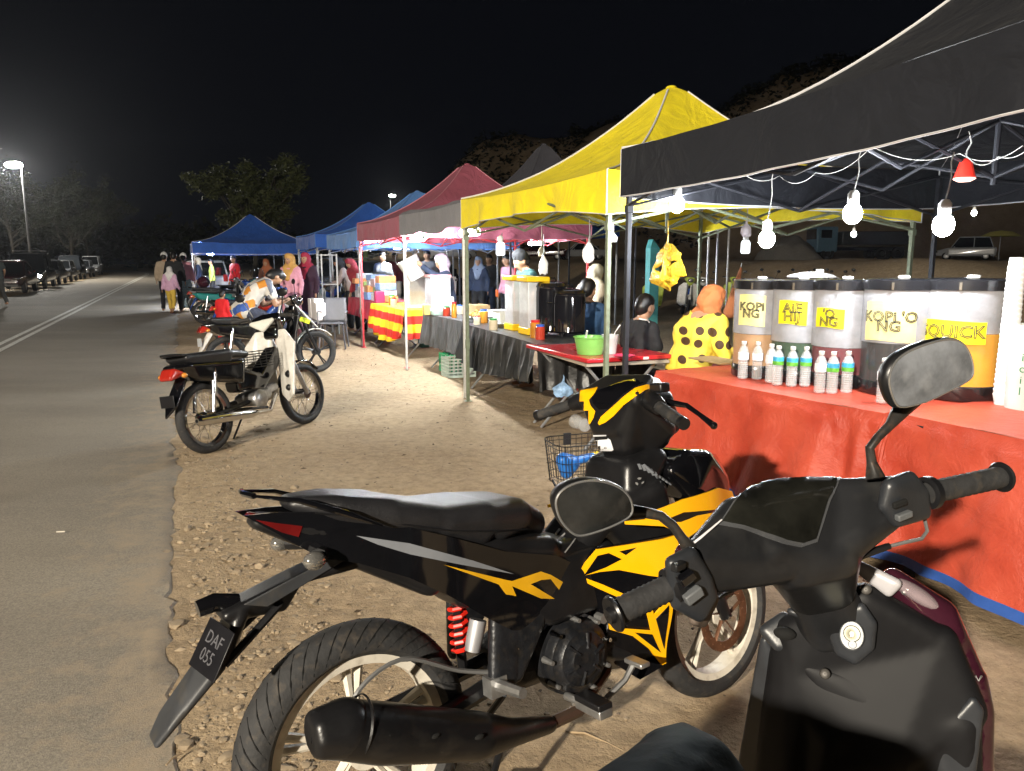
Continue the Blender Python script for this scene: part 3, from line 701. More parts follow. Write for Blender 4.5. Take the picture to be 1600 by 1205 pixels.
for i,(px,py,k,lb) in enumerate([(1160,591,'w','white-labelled bottle at the left end of the table, outermost'),(1182,592,'w','white-labelled bottle, second from the left end'),(1203,597,'w','white-labelled bottle closest behind the first green-labelled one'),
    (1214,601,'g','blue and green labelled bottle, left of the trio before the green drink'),(1236,603,'g','blue and green labelled bottle, middle of the trio before the green drink'),(1257,603,'g','blue and green labelled bottle, right of the trio before the green drink'),
    (1280,613,'w','white-labelled bottle standing before the red drink'),(1299,614,'g','blue and green labelled bottle half hidden behind the white-labelled one before the red drink'),(1322,613,'g','blue and green labelled bottle between the red and the black drink'),
    (1378,629,'w','white-labelled bottle before the black coffee drum, beside the mirror'),(1402,630,'w','bottle partly hidden behind the scooter mirror')]):
    bottle(lb,px,py,k)
# cups and tub at the right end
c=G(1566,634,.768); t=item('paper_cup_stack','tall column of stacked white cups at the right end of the drinks table','stack of cups',c)
mb=MB(); 
n=26; h=.74
pr=[(.001,0),(.036,0)]
for k in range(n): z=.05+k*(h-.08)/n; pr+=[(.046-k*.0003,z),(.0475-k*.0003,z+.004),(.0475-k*.0003,z+.010),(.0445-k*.0003,z+.012)]
pr+=[(.034,h),(.001,h)]
part('cups',mb.lathe(pr,seg=24),mat('white_cup_paper',(.78,.80,.80),.5,var=.04),t)
c=G(1600,640,.768); t=item('plastic_tub','frosted tub with green print beside the cup column','tub',c)
part('tub_wall',MB().lathe([(.001,0),(.085,0),(.10,.40),(.102,.42),(.098,.42)],seg=28),mat('frosted_tub',(.62,.66,.64),.3,alpha=.8,var=.1),t)
for k in range(4):
    Ml=T(c)@Rz(math.atan2(-c.y,-c.x)-.28)@T(.094+k*.001,0,.10+k*.055)@Rz(pi/2)@Matrix.Rotation(pi/2,4,'X')
    lettering('lici'[k]*1,.055,Ml,mat('green_print',(.02,.18,.06),.6),t)
c=G(1165,566,.768)+V((.02,.16,0)); t=item('card_terminal','small white card reader lying on cardboard behind the bottles','card reader',c)
part('case',MB().box((0,0,.05),(.05,.03,.09)),white_plastic,t,bev=.004); part('screen',MB().box((0,-.016,.055),(.035,.004,.04)),mat('dark_screen',(.02,.03,.03),.1),t)
put('cardboard_sheet',MB().box((0,0,.008),(.38,.22,.012)),mat('brown_cardboard',(.30,.2,.09),.8),G(1115,568,.766)+V((.05,.12,0)),'flat brown cardboard lying at the left end of the drinks table','cardboard',bev=.002)
# hanging plastic bags
def bag(label,px,py,v,wd,ht,m,drop=.2,seed=0,name='plastic_bag'):
    p=Pv(px,py,v); t=thing(name,label,'plastic bag',T(p)@Rz(ROADYAW*0))
    def fn(i,j):
        a=i*2*pi; z=ht/2-j*ht
        w_=wd/2*(.10+.9*sst(0,.55,j))*(1+.28*nn(cos(a)*1.6+seed,sin(a)*1.6,j*3.2))*(1 if j<.8 else (1-.35*(j-.8)/.2*(1+nn(a,1,seed,1.5))))
        return V((w_*cos(a),w_*.45*sin(a),z+.12*ht*nn(cos(a)*2+seed,sin(a)*2,3+seed)*(j**2)))
    part('bag_body',MB().grid(fn,36,22),m,t)
    part('knot',MB().tube([(0,0,ht/2-.01),(.006,0,ht/2+.03),(0,0,ht/2+drop)],[.012,.006,.003],6),m,t)
    return t
ybag=mat('orange_yellow_film',(.85,.50,.03),.25,var=.2,scale=5,two=(.92,.66,.06),bump=.5,bscale=14); wbag=mat('white_film',(.75,.76,.78),.35,var=.1,bump=.4,bscale=16)
def cbag():
    O=[(540,0),(600,10),(690,120),(715,130),(720,220),(785,380),(785,440),(700,450),(665,540),(580,590),(570,640),(440,575),(330,540),(305,500),(345,350),(400,220),(400,150),(480,60)]
    p=Pv(1043,416,3.6); pp=[Pv(980+a/8.6,380+b/8.6,3.6)-p for a,b in O]; t=thing('plastic_bag','crumpled orange-yellow plastic bag hanging below the leftmost bulb','plastic bag',T(p))
    cs=[V((0,0,.06)),V((.0,0,-.04)),V((-.03,0,-.09))]; H=[]
    for i in range(len(pp)):
        a,b=pp[i],pp[(i+1)%len(pp)]; c=min(cs,key=lambda q:(q-(a+b)/2).length); n_=V((0,.02*nn(i,3,1,.7),0))
        H.append([(a+n_,.005),(b-n_,.005),(c,.028)])
    H.append([(c,.03) for c in cs])
    part('bag_body',blob('bag_body',H,.004,3,post=lambda c:c+V((.006*nn(c.y*60,c.z*40,1),.020*nn(c.x*28,c.z*22,5),.006*nn(c.x*50,c.z*30,9)))),ybag,t)
    part('handle_loop',MB().tube([pp[0],pp[0]+V((.004,0,.06)),pp[0]+V((0,0,.18))],[.010,.006,.003],6),ybag,t)
cbag()
bag('white plastic bag hanging right of the hanging bottles under the yellow canopy',920,392,3.3,.10,.20,wbag,seed=5)
bag('small white knotted bag high on the olive near pole',957,370,3.0,.075,.08,wbag,drop=.08,seed=8)
bag('white folded bag hanging above the yellow-lidded dispensers',849,412,3.6,.10,.22,wbag,seed=11)
bag('small pale bag hanging over the folded one',846,392,3.6,.075,.12,mat('cream_film',(.6,.55,.42),.4,var=.1),seed=14)
bag('pale translucent bag hung under the yellow roof above the small capsule lamp',1166,358,4.6,.09,.13,mat('pinkish_film',(.55,.5,.55),.4),seed=17)
# ---- yellow stall
blackcloth=mat('black_plastic_tablecloth',(.022,.023,.024),.36,var=.3,scale=5,bump=.5,bscale=22)
cloth_table('table under a creased black plastic cloth with the urns',(8.55,3.02),(6.12,2.86),.75,.755,.40,blackcloth,steel,folds=9,amp=.028,dropfn=lambda t:.40+.05*sin(t*5))
t=cloth_table('low red folding table in front of the urns, bowl on it',(6.2,2.86),(5.1,2.78),.72,.72,.0,None,mat('grey_flat_steel',(.35,.36,.38),.4,.6))
redm=mat('glossy_red_tabletop',(.50,.02,.03),.28,var=.08,coat=.3)
part('red_board',MB().box((0,0,.735),(1.14,.76,.035)),redm,t,bev=.008)
part('sticker',MB().box((-.571,-.14,.735),(.004,.05,.02)),white_plastic,t)
def yd(label,px,py,yaw=0):
    c=G(px,py,.76); t=item('box_dispenser',label,'drink dispenser',c+V((0,.14,0)),'yellow-lidded box dispensers')
    ye=mat('yellow_abs',(.80,.50,.01),.35,var=.06)
    part('base',MB().box((0,0,.035),(.24,.22,.07)),ye,t,bev=.008); part('lid',MB().box((0,0,.545),(.27,.25,.05)),ye,t,bev=.01)
    part('tank',MB().box((0,0,.29),(.225,.205,.45)),mat('frosted_tank',(.75,.77,.8),.25,alpha=.55),t,bev=.01); part('liquid',MB().box((0,0,.14),(.215,.195,.13)),mat('cocoa_drink',(.22,.11,.08),.2),t)
    part('tap',MB().tube([(0,-.11,.05),(0,-.15,.05),(0,-.155,.02)],.01,6),black_plastic,t)
yd('yellow-lidded clear box dispenser with cocoa, left one',809,517); yd('yellow-lidded clear box dispenser with cocoa, right one against the black urns',833,524)
def urn(label,px,py,R=.17,H=.50):
    c=G(px,py,.76); c=c+V((c.x,c.y,0)).normalized()*R; t=item('black_urn',label,'drink urn',c,'glossy black drink urns',yaw=0)
    g=mat('glossy_black_enamel',(.008,.008,.010),.08,var=.1,coat=1)
    part('urn_body',MB().lathe([(.001,.03),(R*.9,.03),(R,.05),(R,H*.8),(R*.96,H*.86),(R*.97,H*.88)],seg=36),g,t)
    part('lid',MB().lathe([(R*.99,H*.88),(R*1.02,H*.9),(R*.9,H*.96),(R*.4,H*.995),(.001,H)],seg=36),g,t)
    part('handle',MB().tube([(-.05,0,H*.99),(-.04,0,H*1.05),(.04,0,H*1.05),(.05,0,H*.99)],.009,6),g,t)
    for s in (1,-1): part('side_handle',MB().tube([(s*R,.05,H*.7),(s*(R+.04),.05,H*.7),(s*(R+.04),-.05,H*.7),(s*R,-.05,H*.7)],.008,6),g,t)
    v=math.atan2(-c.y,-c.x)
    part('tap',MB().tube([(cos(v)*R,sin(v)*R,.09),(cos(v)*(R+.05),sin(v)*(R+.05),.09),(cos(v)*(R+.055),sin(v)*(R+.055),.05)],.010,7),mat('chrome',(.7,.7,.7),.12,1,var=0),t)
    for k in (0,2.1,4.2): part('foot',MB().tube([(cos(k)*R*.8,sin(k)*R*.8,.04),(cos(k)*R*.9,sin(k)*R*.9,0)],.012,6),black_plastic,t)
urn('glossy black lidded urn next to the yellow-lidded dispensers',860,525,R=.16,H=.53); urn('glossy black urn nearest the olive pole, with chrome tap',888,527,R=.165,H=.46)
c=G(780,512,.76); 
for i,(px,py,w_,h_,lb) in enumerate([(765,500,.17,.10,'low white food tub beside the olive pole'),(786,511,.2,.17,'taller white lidded tub next to the yellow-lidded dispensers')]):
    c=G(px,py,.76)+V((0,.08,0)); t=item('food_tub',lb,'food tub',c); part('tub_wall',MB().box((0,0,h_/2),(w_,w_*.8,h_),taper=1.1),mat('white_tub',(.68,.7,.68),.35),t,bev=.01); part('lid',MB().box((0,0,h_+.008),(w_*1.14,w_*.93,.014)),white_plastic,t,bev=.004)
# bowl, cup and plate on the red table
c=G(924,556,.755)+V((0,.12,0)); t=item('green_bowl','translucent green basin on the red table, white ladle in it','bowl',c,yaw=0)
part('basin',MB().lathe([(.001,0),(.10,0),(.125,.13),(.135,.135),(.135,.14),(.12,.138),(.095,.01),(.001,.01)],seg=30),mat('green_translucent_plastic',(.22,.52,.12),.3,alpha=.85),t); part('contents',MB().lathe([(.001,.05),(.112,.05)],seg=24),mat('pale_noodles',(.5,.5,.35),.6),t)
part('ladle',MB().tube([(-.03,0,.06),(-.035,-.02,.14),(-.03,-.06,.19)],.008,6),white_plastic,t)
c=G(955,555,.755)+V((0,.10,0)); t=item('clear_cup_tub','clear tub of ice with a long white spoon on the red table','tub',c,yaw=0)
part('tub_wall',MB().lathe([(.001,0),(.05,0),(.068,.15),(.07,.152)],seg=24),mat('clear_tub',(.7,.72,.74),.2,alpha=.6),t); part('spoon',MB().tube([(0,0,.05),(.04,0,.17),(.08,.0,.23)],[.012,.008,.012],6,flat=.5),white_plastic,t)
put('pink_plate',MB().lathe([(.001,0),(.06,0),(.085,.02),(.087,.022),(.06,.008),(.001,.008)],seg=24),mat('pink_plastic',(.75,.06,.14),.3),G(978,562,.757)+V((0,.1,0)),'small pink plate on the right end of the red table','plate')
# ---- grey awning stall
c2=mat('dark_grey_cloth',(.06,.06,.06),.7,var=.2,scale=6)
cloth_table('dark grey cloth table under the grey awning with food trays',(10.3,3.08),(8.75,3.10),.8,.755,.40,c2,steel,folds=7,amp=.02)
def rb(px,py,z,size,m,name,label,cat,back=.1,bev=.01,tap=1,yaw=ROADYAW): return put(name,MB().box((0,0,size[2]/2),size,taper=tap),m,G(px,py,z)+V((0,back,0)),label,cat,bev=bev,yaw=yaw)
put('purple_box',MB().box((0,0,.055),(.5,.3,.11)),mat('lilac_plastic',(.22,.2,.55),.5),W(8.45,3.75,.76),'lilac tray behind the left olive pole','tray',bev=.01)
put('food_tray',MB().box((0,0,.02),(.36,.26,.035),taper=1.15),mat('steel_tray',(.55,.55,.55),.25,.9),W(9.0,3.4,.76),'steel tray piled with fried snacks on the dark grey cloth','tray',bev=.004)
def pile(label,c,n,r,spread,m,seed,name='fried_snacks'):
    random.seed(seed); mb=MB()
    for i in range(n):
        a=U(0,6.3);d=spread*sqrt(R_()); h=.5*(spread-d)*R_()
        mb.sph((d*cos(a),d*.7*sin(a),.02+h),(r*U(.8,1.5),r*U(.5,1),r*U(.5,.9)),6,4,M=Rz(U(0,6)))
    o=put(name,mb,m,c,label,'food'); o['kind']='stuff'; return o
pile('heap of golden fried snacks on the steel tray',W(9.0,3.4,.79),60,.022,.15,mat('fried_batter',(.55,.30,.08),.6,var=.4,scale=40),3)
pile('brown fried food piled near the lilac tray',W(8.3,3.75,.88),40,.03,.16,mat('brown_food',(.42,.25,.10),.6,var=.4,scale=30),4)
rb(700,486,.76,(.13,.13,.20),white_plastic,'white_canister','white canister left of the snack tray','canister')
rb(684,492,.76,(.40,.26,.07),mat('mint_plastic',(.45,.62,.58),.4,alpha=.9),'mint_tub','wide mint tub at the middle of the dark grey cloth','tub')
rb(665,493,.76,(.09,.09,.14),mat('cream_yellow_plastic',(.75,.6,.2),.4),'sauce_jar','cream sauce jar at the far end of the dark grey cloth','jar')
o=put('pink_basket',MB().lathe([(.001,0),(.08,0),(.13,.14),(.135,.14)],seg=20),mat('hot_pink_plastic',(.85,.05,.35),.35),Pv(677,455,4.4),'hot pink basin hanging behind the mint tub','basin'); o.rotation_euler=(1.1,0,.3)
rb(775,468,.76,(.05,.05,.14),mat('orange_bottle',(.8,.15,.03),.4),'sauce_bottle','orange sauce bottle behind the left olive pole','bottle',back=1.0)
# crates under it
def crate(label,p,size,m,rz=0):
    t=item('lattice_crate',label,'crate',p,yaw=ROADYAW+rz); x,y,z=size
    mb=MB()
    for s in (1,-1):
        for k in range(6):
            h=z*(k+.5)/6; part('slat',MB().box((0,s*y/2,h),(x,.006,z*.07)),m,t); part('slat',MB().box((s*x/2,0,h),(.006,y,z*.07)),m,t)
        for k in range(7): mb.box((x*(k/6-.5),s*y/2,z/2),(.01,.008,z)); mb.box((s*x/2,y*(k/6-.5),z/2),(.008,.01,z))
    part('ribs',mb,m,t,kind='stuff'); part('bottom',MB().box((0,0,.006),(x,y,.01)),m,t)
crate('green lattice crate under the dark grey cloth',W(9.75,3.35,.0),(.30,.36,.26),mat('crate_green',(.02,.42,.18),.4))
crate('white lattice crate beside the green one under the dark grey cloth',W(9.35,3.25,.0),(.30,.36,.26),mat('crate_white',(.5,.6,.55),.4))
rb(655,552,0,(.2,.2,.5),mat('green_tarp',(.05,.22,.18),.5),'green_cloth_bundle','teal green cloth hung beneath the striped table','cloth',back=.8,bev=.05)
# ---- maroon stall: striped cloth
def stripe_mat():
    m=bpy.data.materials.new('red_yellow_striped_cloth'); m.use_nodes=True; N=m.node_tree.nodes; L=m.node_tree.links; b=N['Principled BSDF']; b.inputs['Roughness'].default_value=.7
    tc=N.new('ShaderNodeTexCoord'); sp=N.new('ShaderNodeSeparateXYZ'); L.new(tc.outputs['Object'],sp.inputs[0])
    a=N.new('ShaderNodeMath'); a.operation='MULTIPLY_ADD'; L.new(sp.outputs['Z'],a.inputs[0]); a.inputs[1].default_value=1/.25; a.inputs[2].default_value=-.62
    f=N.new('ShaderNodeMath'); f.operation='FRACT'; L.new(a.outputs[0],f.inputs[0]); g_=N.new('ShaderNodeMath'); g_.operation='GREATER_THAN'; g_.inputs[1].default_value=.5; L.new(f.outputs[0],g_.inputs[0])
    mx=N.new('ShaderNodeMixRGB'); mx.inputs[1].default_value=(.78,.50,.01,1); mx.inputs[2].default_value=(.55,.02,.01,1); L.new(g_.outputs[0],mx.inputs[0]); L.new(mx.outputs[0],b.inputs['Base Color']); return m
cloth_table('table draped with a red and yellow striped cloth under the maroon canopy',(13.25,3.02),(11.2,3.06),.8,.74,.42,stripe_mat(),steel,folds=5,amp=.035,dropfn=lambda t:.36+.18*sin(t*3.1))
def boxdisp(label,p,w_,h_,liq,lh,top,base,name='box_dispenser'):
    t=item(name,label,'drink dispenser',p); part('tank',MB().box((0,0,h_/2+.03),(w_,w_,h_)),mat('frosted_tank',(.75,.77,.8),.25,alpha=.55),t,bev=.01)
    part('liquid',MB().box((0,0,lh/2+.04),(w_-.02,w_-.02,lh)),mat('drink_'+name+str(int(liq[1]*1000)),liq,.2),t); part('lid',MB().box((0,0,h_+.05),(w_*1.08,w_*1.08,.04)),top,t,bev=.008); part('base',MB().box((0,0,.02),(w_*1.06,w_*1.06,.05)),base,t,bev=.008)
boxdisp('pale dispenser with brown tea and pink foot on the striped table',W(10.95,3.5,.745),.30,.46,(.30,.15,.05),.22,mat('pale_pink_plastic',(.7,.35,.35),.4),mat('pale_pink_plastic',(.7,.35,.35),.4))
boxdisp('white dispenser with yellow juice on the striped table',W(11.8,3.4,.745),.26,.44,(.75,.5,.05),.2,white_plastic,white_plastic)
boxdisp('white dispenser with orange juice behind the pink-footed one',W(11.35,3.75,.745),.24,.42,(.6,.22,.02),.2,white_plastic,white_plastic)
t=item('lidded_bin','tall white-grey bin with a black lid behind the striped table','bin',W(13.0,4.2,0)); part('bin_body',MB().lathe([(.001,0),(.22,0),(.29,1.12),(.30,1.13)],seg=28),mat('grey_white_plastic',(.5,.53,.55),.4),t); part('lid',MB().lathe([(.31,1.12),(.31,1.16),(.2,1.2),(.001,1.21)],seg=28),black_plastic,t)
rb(585,476,.745,(.16,.16,.2),mat('crimson_plastic',(.4,.03,.1),.4),'crimson_tub','crimson tub at the far end of the striped table','tub',back=.5)
rb(592,470,.745,(.22,.2,.1),white_plastic,'white_tray','white tray beside the crimson tub','tray',back=.3)
# second row of small goods under the pale blue canopy
cloth_table('goods table covered in red cloth beside the far red pole',(15.6,3.1),(13.5,3.1),.8,.74,.30,mat('dark_red_cloth',(.35,.02,.04),.7),steel,folds=6,amp=.02)
random.seed(21)
cols=[('clear_box',(.62,.65,.70)),('pale_pink_box',(.7,.45,.45)),('pale_blue_box',(.25,.38,.7)),('white_box',(.75,.75,.75)),('orange_box',(.7,.3,.12)),('lime_box',(.4,.6,.2))]
k=0
where=['beside the white shelf frame','left of the middle pole','right of the middle pole','next to the far red pole']
for j,u in enumerate((15.5,15.0,14.5,14.0,13.65)):
    z=.745
    for i in range(3 if j%2 else 4):
        nm,cc=cols[(i*2+j)%6]; w_,h_=U(.26,.36),U(.09,.15); 
        o=put('storage_box',MB().box((0,0,h_/2),(w_,.3,h_)),mat(nm,cc,.35,var=.25,scale=20),W(u,3.38+U(-.04,.04),z),'%s box, %s of the stack %s'%(nm.replace('_box','').replace('_',' '),['lowest','second','third','topmost'][i],['at the left end','left of centre','at the centre','right of centre','at the right end'][j]+' of the red table'),'box','plastic boxes stacked on the red cloth table',bev=.006,yaw=ROADYAW+U(-.1,.1)); z+=h_+.002
t=item('shelf_frame','white metal shelf frame at the left of the stacked boxes','shelf',W(15.9,2.75,0)); wm=mat('white_painted_steel',(.62,.62,.60),.4,.2)
for x in (-.25,.25):
    for y in (-.15,.15): part('post',MB().box((x,y,.8),(.025,.025,1.6)),wm,t)
for z in (.5,1.0,1.58): part('shelf',MB().box((0,0,z),(.52,.32,.02)),wm,t)
t=item('low_table','small grey table carrying white paper bags','table',W(13.95,2.25,0)); gm=mat('dark_grey_plastic',(.10,.10,.11),.4)
part('tabletop',MB().box((0,0,.44),(.9,.45,.03)),gm,t,bev=.005)
for x in (-.4,.4):
    for y in (-.18,.18): part('leg',MB().box((x,y,.215),(.03,.03,.43)),gm,t)
for i,(u,s,lb) in enumerate([(14.25,.34,'leftmost white carrier bag on the small grey table'),(13.85,.36,'middle white carrier bag on the small grey table'),(13.6,.30,'white carrier bag nearest the grey chair')]):
    t=item('carrier_bag',lb,'carrier bag',W(u,2.2,.456),'white carrier bags on the small grey table'); part('bag_body',MB().box((0,0,s/2),(s*.8,.16,s),taper=1.05),mat('white_paper_bag',(.75,.72,.72),.6,var=.08,scale=12,bump=.5,bscale=9),t,bev=.01); part('bag_print',MB().box((0,-.084,s*.45),(s*.35,.003,.03)),mat('faint_red_print',(.5,.25,.25),.7),t)
def chair(label,p,yaw,m=gm):
    t=item('plastic_chair',label,'chair',p,yaw=yaw,group='plastic chairs')
    part('seat',MB().grid(lambda i,j:V(((j-.5)*.42,(i-.5)*.42,.43-.02*sin(i*pi)*sin(j*pi))),6,6),m,t,solid=.012)
    part('backrest',MB().grid(lambda i,j:V((-.21-.12*j-.02*sin(i*pi),(i-.5)*(.42-.05*j),.44+.40*j)),8,8),m,t,solid=.012)
    for a in (-1,1):
        for b in (-1,1): part('leg',MB().tube([(a*.18,b*.18,.43),(a*.23,b*.22,0)],[.02,.015],6),m,t)
    for s in (-1,1): part('armrest',MB().tube([(-.24,s*.22,.60),(0,s*.24,.63),(.17,s*.23,.61),(.19,s*.22,.43)],.015,6,flat=.7),m,t)
    return t
chair('dark grey plastic armchair beside the white carrier bags',W(13.2,2.35,0),ROADYAW+pi*.9)
chair('dark plastic chair tucked behind the red cloth table',W(14.2,4.4,0),ROADYAW-pi/2)
# rubbish under the red table
t=item('water_jug','clear plastic bottle lying under the red table','bottle',G(905,672,.0)); part('jug_body',MB().lathe([(.001,-.12),(.06,-.11),(.065,.08),(.03,.12),(.02,.14),(.001,.14)],M=T(0,0,.065)@Matrix.Rotation(pi/2,4,'Y'),seg=18),pet,t)
bag('scrunched blue and white bag caught on the leg of the red table',880,607,2.9,.16,.13,mat('blue_white_film',(.25,.4,.62),.4,var=.6,scale=12),drop=.05,seed=31)

# more small goods on the tables
def jar(label,u,v,z,r,h,c,lidc,cat='jar',name='food_jar'):
    t=item(name,label,cat,W(u,v,z)); part('jar_wall',MB().lathe([(.001,0),(r,0),(r*1.02,h*.1),(r,h*.82),(r*.8,h*.88)],seg=18),c,t); part('lid',MB().lathe([(r*.84,h*.86),(r*.86,h),(.001,h*1.01)],seg=18),lidc,t); return t
redp=mat('red_lid_plastic',(.55,.02,.02),.35); blup=mat('blue_lid_plastic',(.03,.10,.45),.35); grnp=mat('green_lid_plastic',(.03,.30,.08),.35); amb=mat('amber_syrup',(.45,.18,.02),.15,coat=.5); pkl=mat('pickled_red',(.40,.04,.02),.2,coat=.5); crm=mat('cream_sauce',(.60,.52,.38),.3)
for a in [('jar of red pickle with a blue lid at the near end of the black table',6.45,3.05,.76,.045,.14,pkl,blup),('jar of amber syrup with a red lid beside the pickle jar',6.62,3.08,.76,.05,.17,amb,redp),('green-lidded cream jar in front of the box dispensers',7.55,3.02,.76,.045,.12,crm,grnp),('short red-lidded jar near the olive pole on the black table',8.25,3.10,.76,.04,.10,crm,redp),('blue-lidded jar at the far end of the black table',8.42,3.25,.76,.05,.16,amb,blup),
 ('tall amber bottle on the dark grey cloth beside the snack tray',9.35,3.2,.76,.035,.20,amb,redp),('pickle jar at the middle of the dark grey cloth',9.65,3.2,.76,.05,.13,pkl,grnp),('cream tub with a blue lid on the dark grey cloth by the mint tub',9.95,3.5,.76,.07,.12,crm,blup),('red-lidded jar at the road edge of the striped cloth',12.2,3.15,.745,.05,.14,crm,redp),('amber jar at the middle of the striped cloth',12.5,3.2,.745,.055,.17,amb,grnp),('pickle jar at the far end of the striped cloth',12.9,3.3,.745,.055,.15,pkl,redp)]: jar(*a)
for i,(u,v,z,sx,sy_,sz,m_,lb) in enumerate([(7.85,3.25,.76,.30,.22,.05,steel,'shallow steel tray near the middle of the black table'),(8.05,3.45,.76,.22,.18,.12,mat('brown_cardboard',(.30,.2,.09),.8),'small brown carton behind the steel tray'),(9.5,3.6,.76,.26,.2,.15,mat('brown_cardboard',(.30,.2,.09),.8),'brown carton at the back of the dark grey cloth'),(12.0,3.8,.745,.3,.25,.2,blup,'blue box at the back of the striped cloth')]):
    put('goods_box',MB().box((0,0,sz/2),(sx,sy_,sz),taper=1.05),m_,W(u,v,z),lb,'box',bev=.006)
# ================= wheels
rubber=mat('tyre_rubber',(.022,.022,.023),.75,var=.3,scale=14,bump=.25,bscale=70,dirt=(.075,.06,.045))
chrome=mat('chrome',(.7,.7,.7),.12,1,var=0)
alu=mat('dull_aluminium',(.42,.42,.42),.38,.85,var=.2,scale=25)
castblack=mat('black_engine_casting',(.014,.015,.018),.38,.3,var=.35,scale=18,bump=.2,bscale=90,dirt=(.035,.03,.025))
satin=mat('satin_black_plastic',(.008,.008,.009),.34,var=.3,scale=10,bump=.05,bscale=200)
gloss=mat('gloss_black_paint',(.004,.004,.005),.08,var=.3,scale=7,coat=.9)
rust=mat('rusty_brake_disc',(.14,.065,.035),.5,.5,var=.4,scale=20)
vinyl=mat('black_seat_vinyl',(.016,.016,.018),.33,var=.25,scale=9,bump=.22,bscale=240)
def wheel(parent,nm,M,r,w,rimr,rimm,spokes=None,tread=40,hub=.03,discr=0,discy=0,world=True,wire=0,tm=None):
    """M: matrix whose XZ plane is the wheel's plane, Y its axle; built in M's space"""
    A=M@Matrix.Rotation(-pi/2,4,'X')   # lathe z -> axle
    tw=w/2
    rim=MB().lathe([(rimr-.022,-tw*.62),(rimr+.004,-tw*.72),(rimr+.006,-tw*.66),(rimr-.012,-tw*.35),(rimr-.014,tw*.35),(rimr+.006,tw*.66),(rimr+.004,tw*.72),(rimr-.022,tw*.62),(rimr-.026,0),(rimr-.022,-tw*.62)],M=A,seg=56)
    rim.lathe([(.001,-hub*1.3),(hub,-hub*1.3),(hub*1.05,-hub*.5),(hub*1.05,hub*.5),(hub,hub*1.3),(.001,hub*1.3)],M=A,seg=24)
    if spokes=='cast':
        for k in range(5):
            a=k*2*pi/5+.3
            for s in (-1,1):
                a0=a+s*.10; a1=a+s*.055
                p=[V((cos(a0)*hub*.8,0,sin(a0)*hub*.8)),V((cos(a+s*.07)*rimr*.5,.004,sin(a+s*.07)*rimr*.5)),V((cos(a1+s*.03)*(rimr-.02),0,sin(a1+s*.03)*(rimr-.02)))]
                rim.tube([M@q for q in p],[.013,.0095,.014],6,flat=.9)
    ro=part(nm,rim,rimm,parent,world=world)
    prof=[]
    n=16
    for i in range(n+1):
        t=-1+2*i/n; ang=t*pi*.62
        prof.append((r-tw*1.0+tw*cos(ang)*1.0 if abs(t)<1 else rimr,tw*sin(ang)*1.02))
    prof[0]=(rimr-.002,-tw*.66); prof[-1]=(rimr-.002,tw*.66)
    prof=[(max(rimr-.002,a),b) for a,b in prof]
    ty=MB().lathe(prof,M=A,seg=72)
    o=part('tyre',ty,tm or rubber,ro); o.data.transform(ro.matrix_world.inverted()) if False else None
    if world: o.data.transform(INV[parent.name])
    if tread:
        g=MB()
        for k in range(tread):
            a=k*2*pi/tread
            for s in (-1,1):
                pts=[]
                for j in range(4):
                    t=.10+.24*j; ang=s*t*pi*.62; rr=r-tw+tw*cos(ang)+.0006; aa=a+.09*j+ (pi/tread if s>0 else 0)
                    pts.append(M@V((cos(aa)*rr,tw*sin(ang)*1.02,sin(aa)*rr)))
                g.tube(pts,[.0012,.0022,.0022,.001],4)
        o2=part('tread_grooves',g,mat('tread_groove',(.004,.004,.004),1,var=0),ro,kind='stuff')
        if world: o2.data.transform(INV[parent.name])
    if wire:
        g=MB()
        for k in range(wire):
            a=k*2*pi/wire; s=1 if k%2 else -1; b=a+(.55 if (k//2)%2 else -.55)
            g.tube([M@V((cos(a)*hub*.95,s*hub*.9,sin(a)*hub*.95)),M@V((cos(b*1.0)*0+cos(a+ (.28 if (k//2)%2 else -.28))*(rimr-.015),0,sin(a+(.28 if (k//2)%2 else -.28))*(rimr-.015)))],.0016,4)
        o3=part('wire_spokes',g,chrome,ro,kind='stuff')
        if world: o3.data.transform(INV[parent.name])
    if discr:
        g=MB().lathe([(discr*.72,-.002),(discr,-.002),(discr,.002),(discr*.72,.002),(discr*.72,-.002)],M=A@T(0,0,discy),seg=48)
        for k in range(5): 
            a=k*2*pi/5; g.tube([M@V((cos(a)*hub*.6,discy,sin(a)*hub*.6)),M@V((cos(a+.3)*discr*.75,discy,sin(a+.3)*discr*.75))],.007,5,flat=.4)
        for k in range(30):
            a=k*2*pi/30; rr=discr*(.80+.1*(k%3)/1.2); g.sph(M@V((cos(a)*rr,discy-.0022,sin(a)*rr)),.0035,6,4)
        o4=part('brake_disc',g,rust,ro)
        if world: o4.data.transform(INV[parent.name])
    return ro
# ================= the yellow and black motorcycle
BM=frame(-.358,1.69,35.2,7.6,.03); BI=BM.inverted()
def BL(px,py,y):
    d=BI@CP; r=(BI.to_3x3()@ray(px,py)); t=(y-d.y)/r.y; q=d+r*t; return (q.x,q.z)
def BLf(px,py,fn):
    y=-.15
    for _ in range(8): x,z=BL(px,py,y); y=fn(x,z)
    return (x,z)
bike=thing('motorcycle','yellow and black underbone motorcycle in the foreground, leaning on its side stand','motorcycle',BM)
yell=mat('gloss_yellow_paint',(.86,.42,.004),.16,var=.05,scale=3,coat=.6)
cream=mat('cream_wheel_paint',(.62,.58,.50),.4,var=.12,scale=9,dirt=(.25,.2,.14))
wheel(bike,'rear_wheel',BM@T(0,0,.30),.30,.110,.223,cream,'cast',tread=46,hub=.045)
FWM=BM@T(1.29,0,.285)@Rz(radians(2))
wheel(bike,'front_wheel',FWM,.285,.095,.222,cream,'cast',tread=0,hub=.035,discr=.118,discy=-.062)
bp=lambda nm,mb,m,**k: part(nm,mb,m,bike,**k)
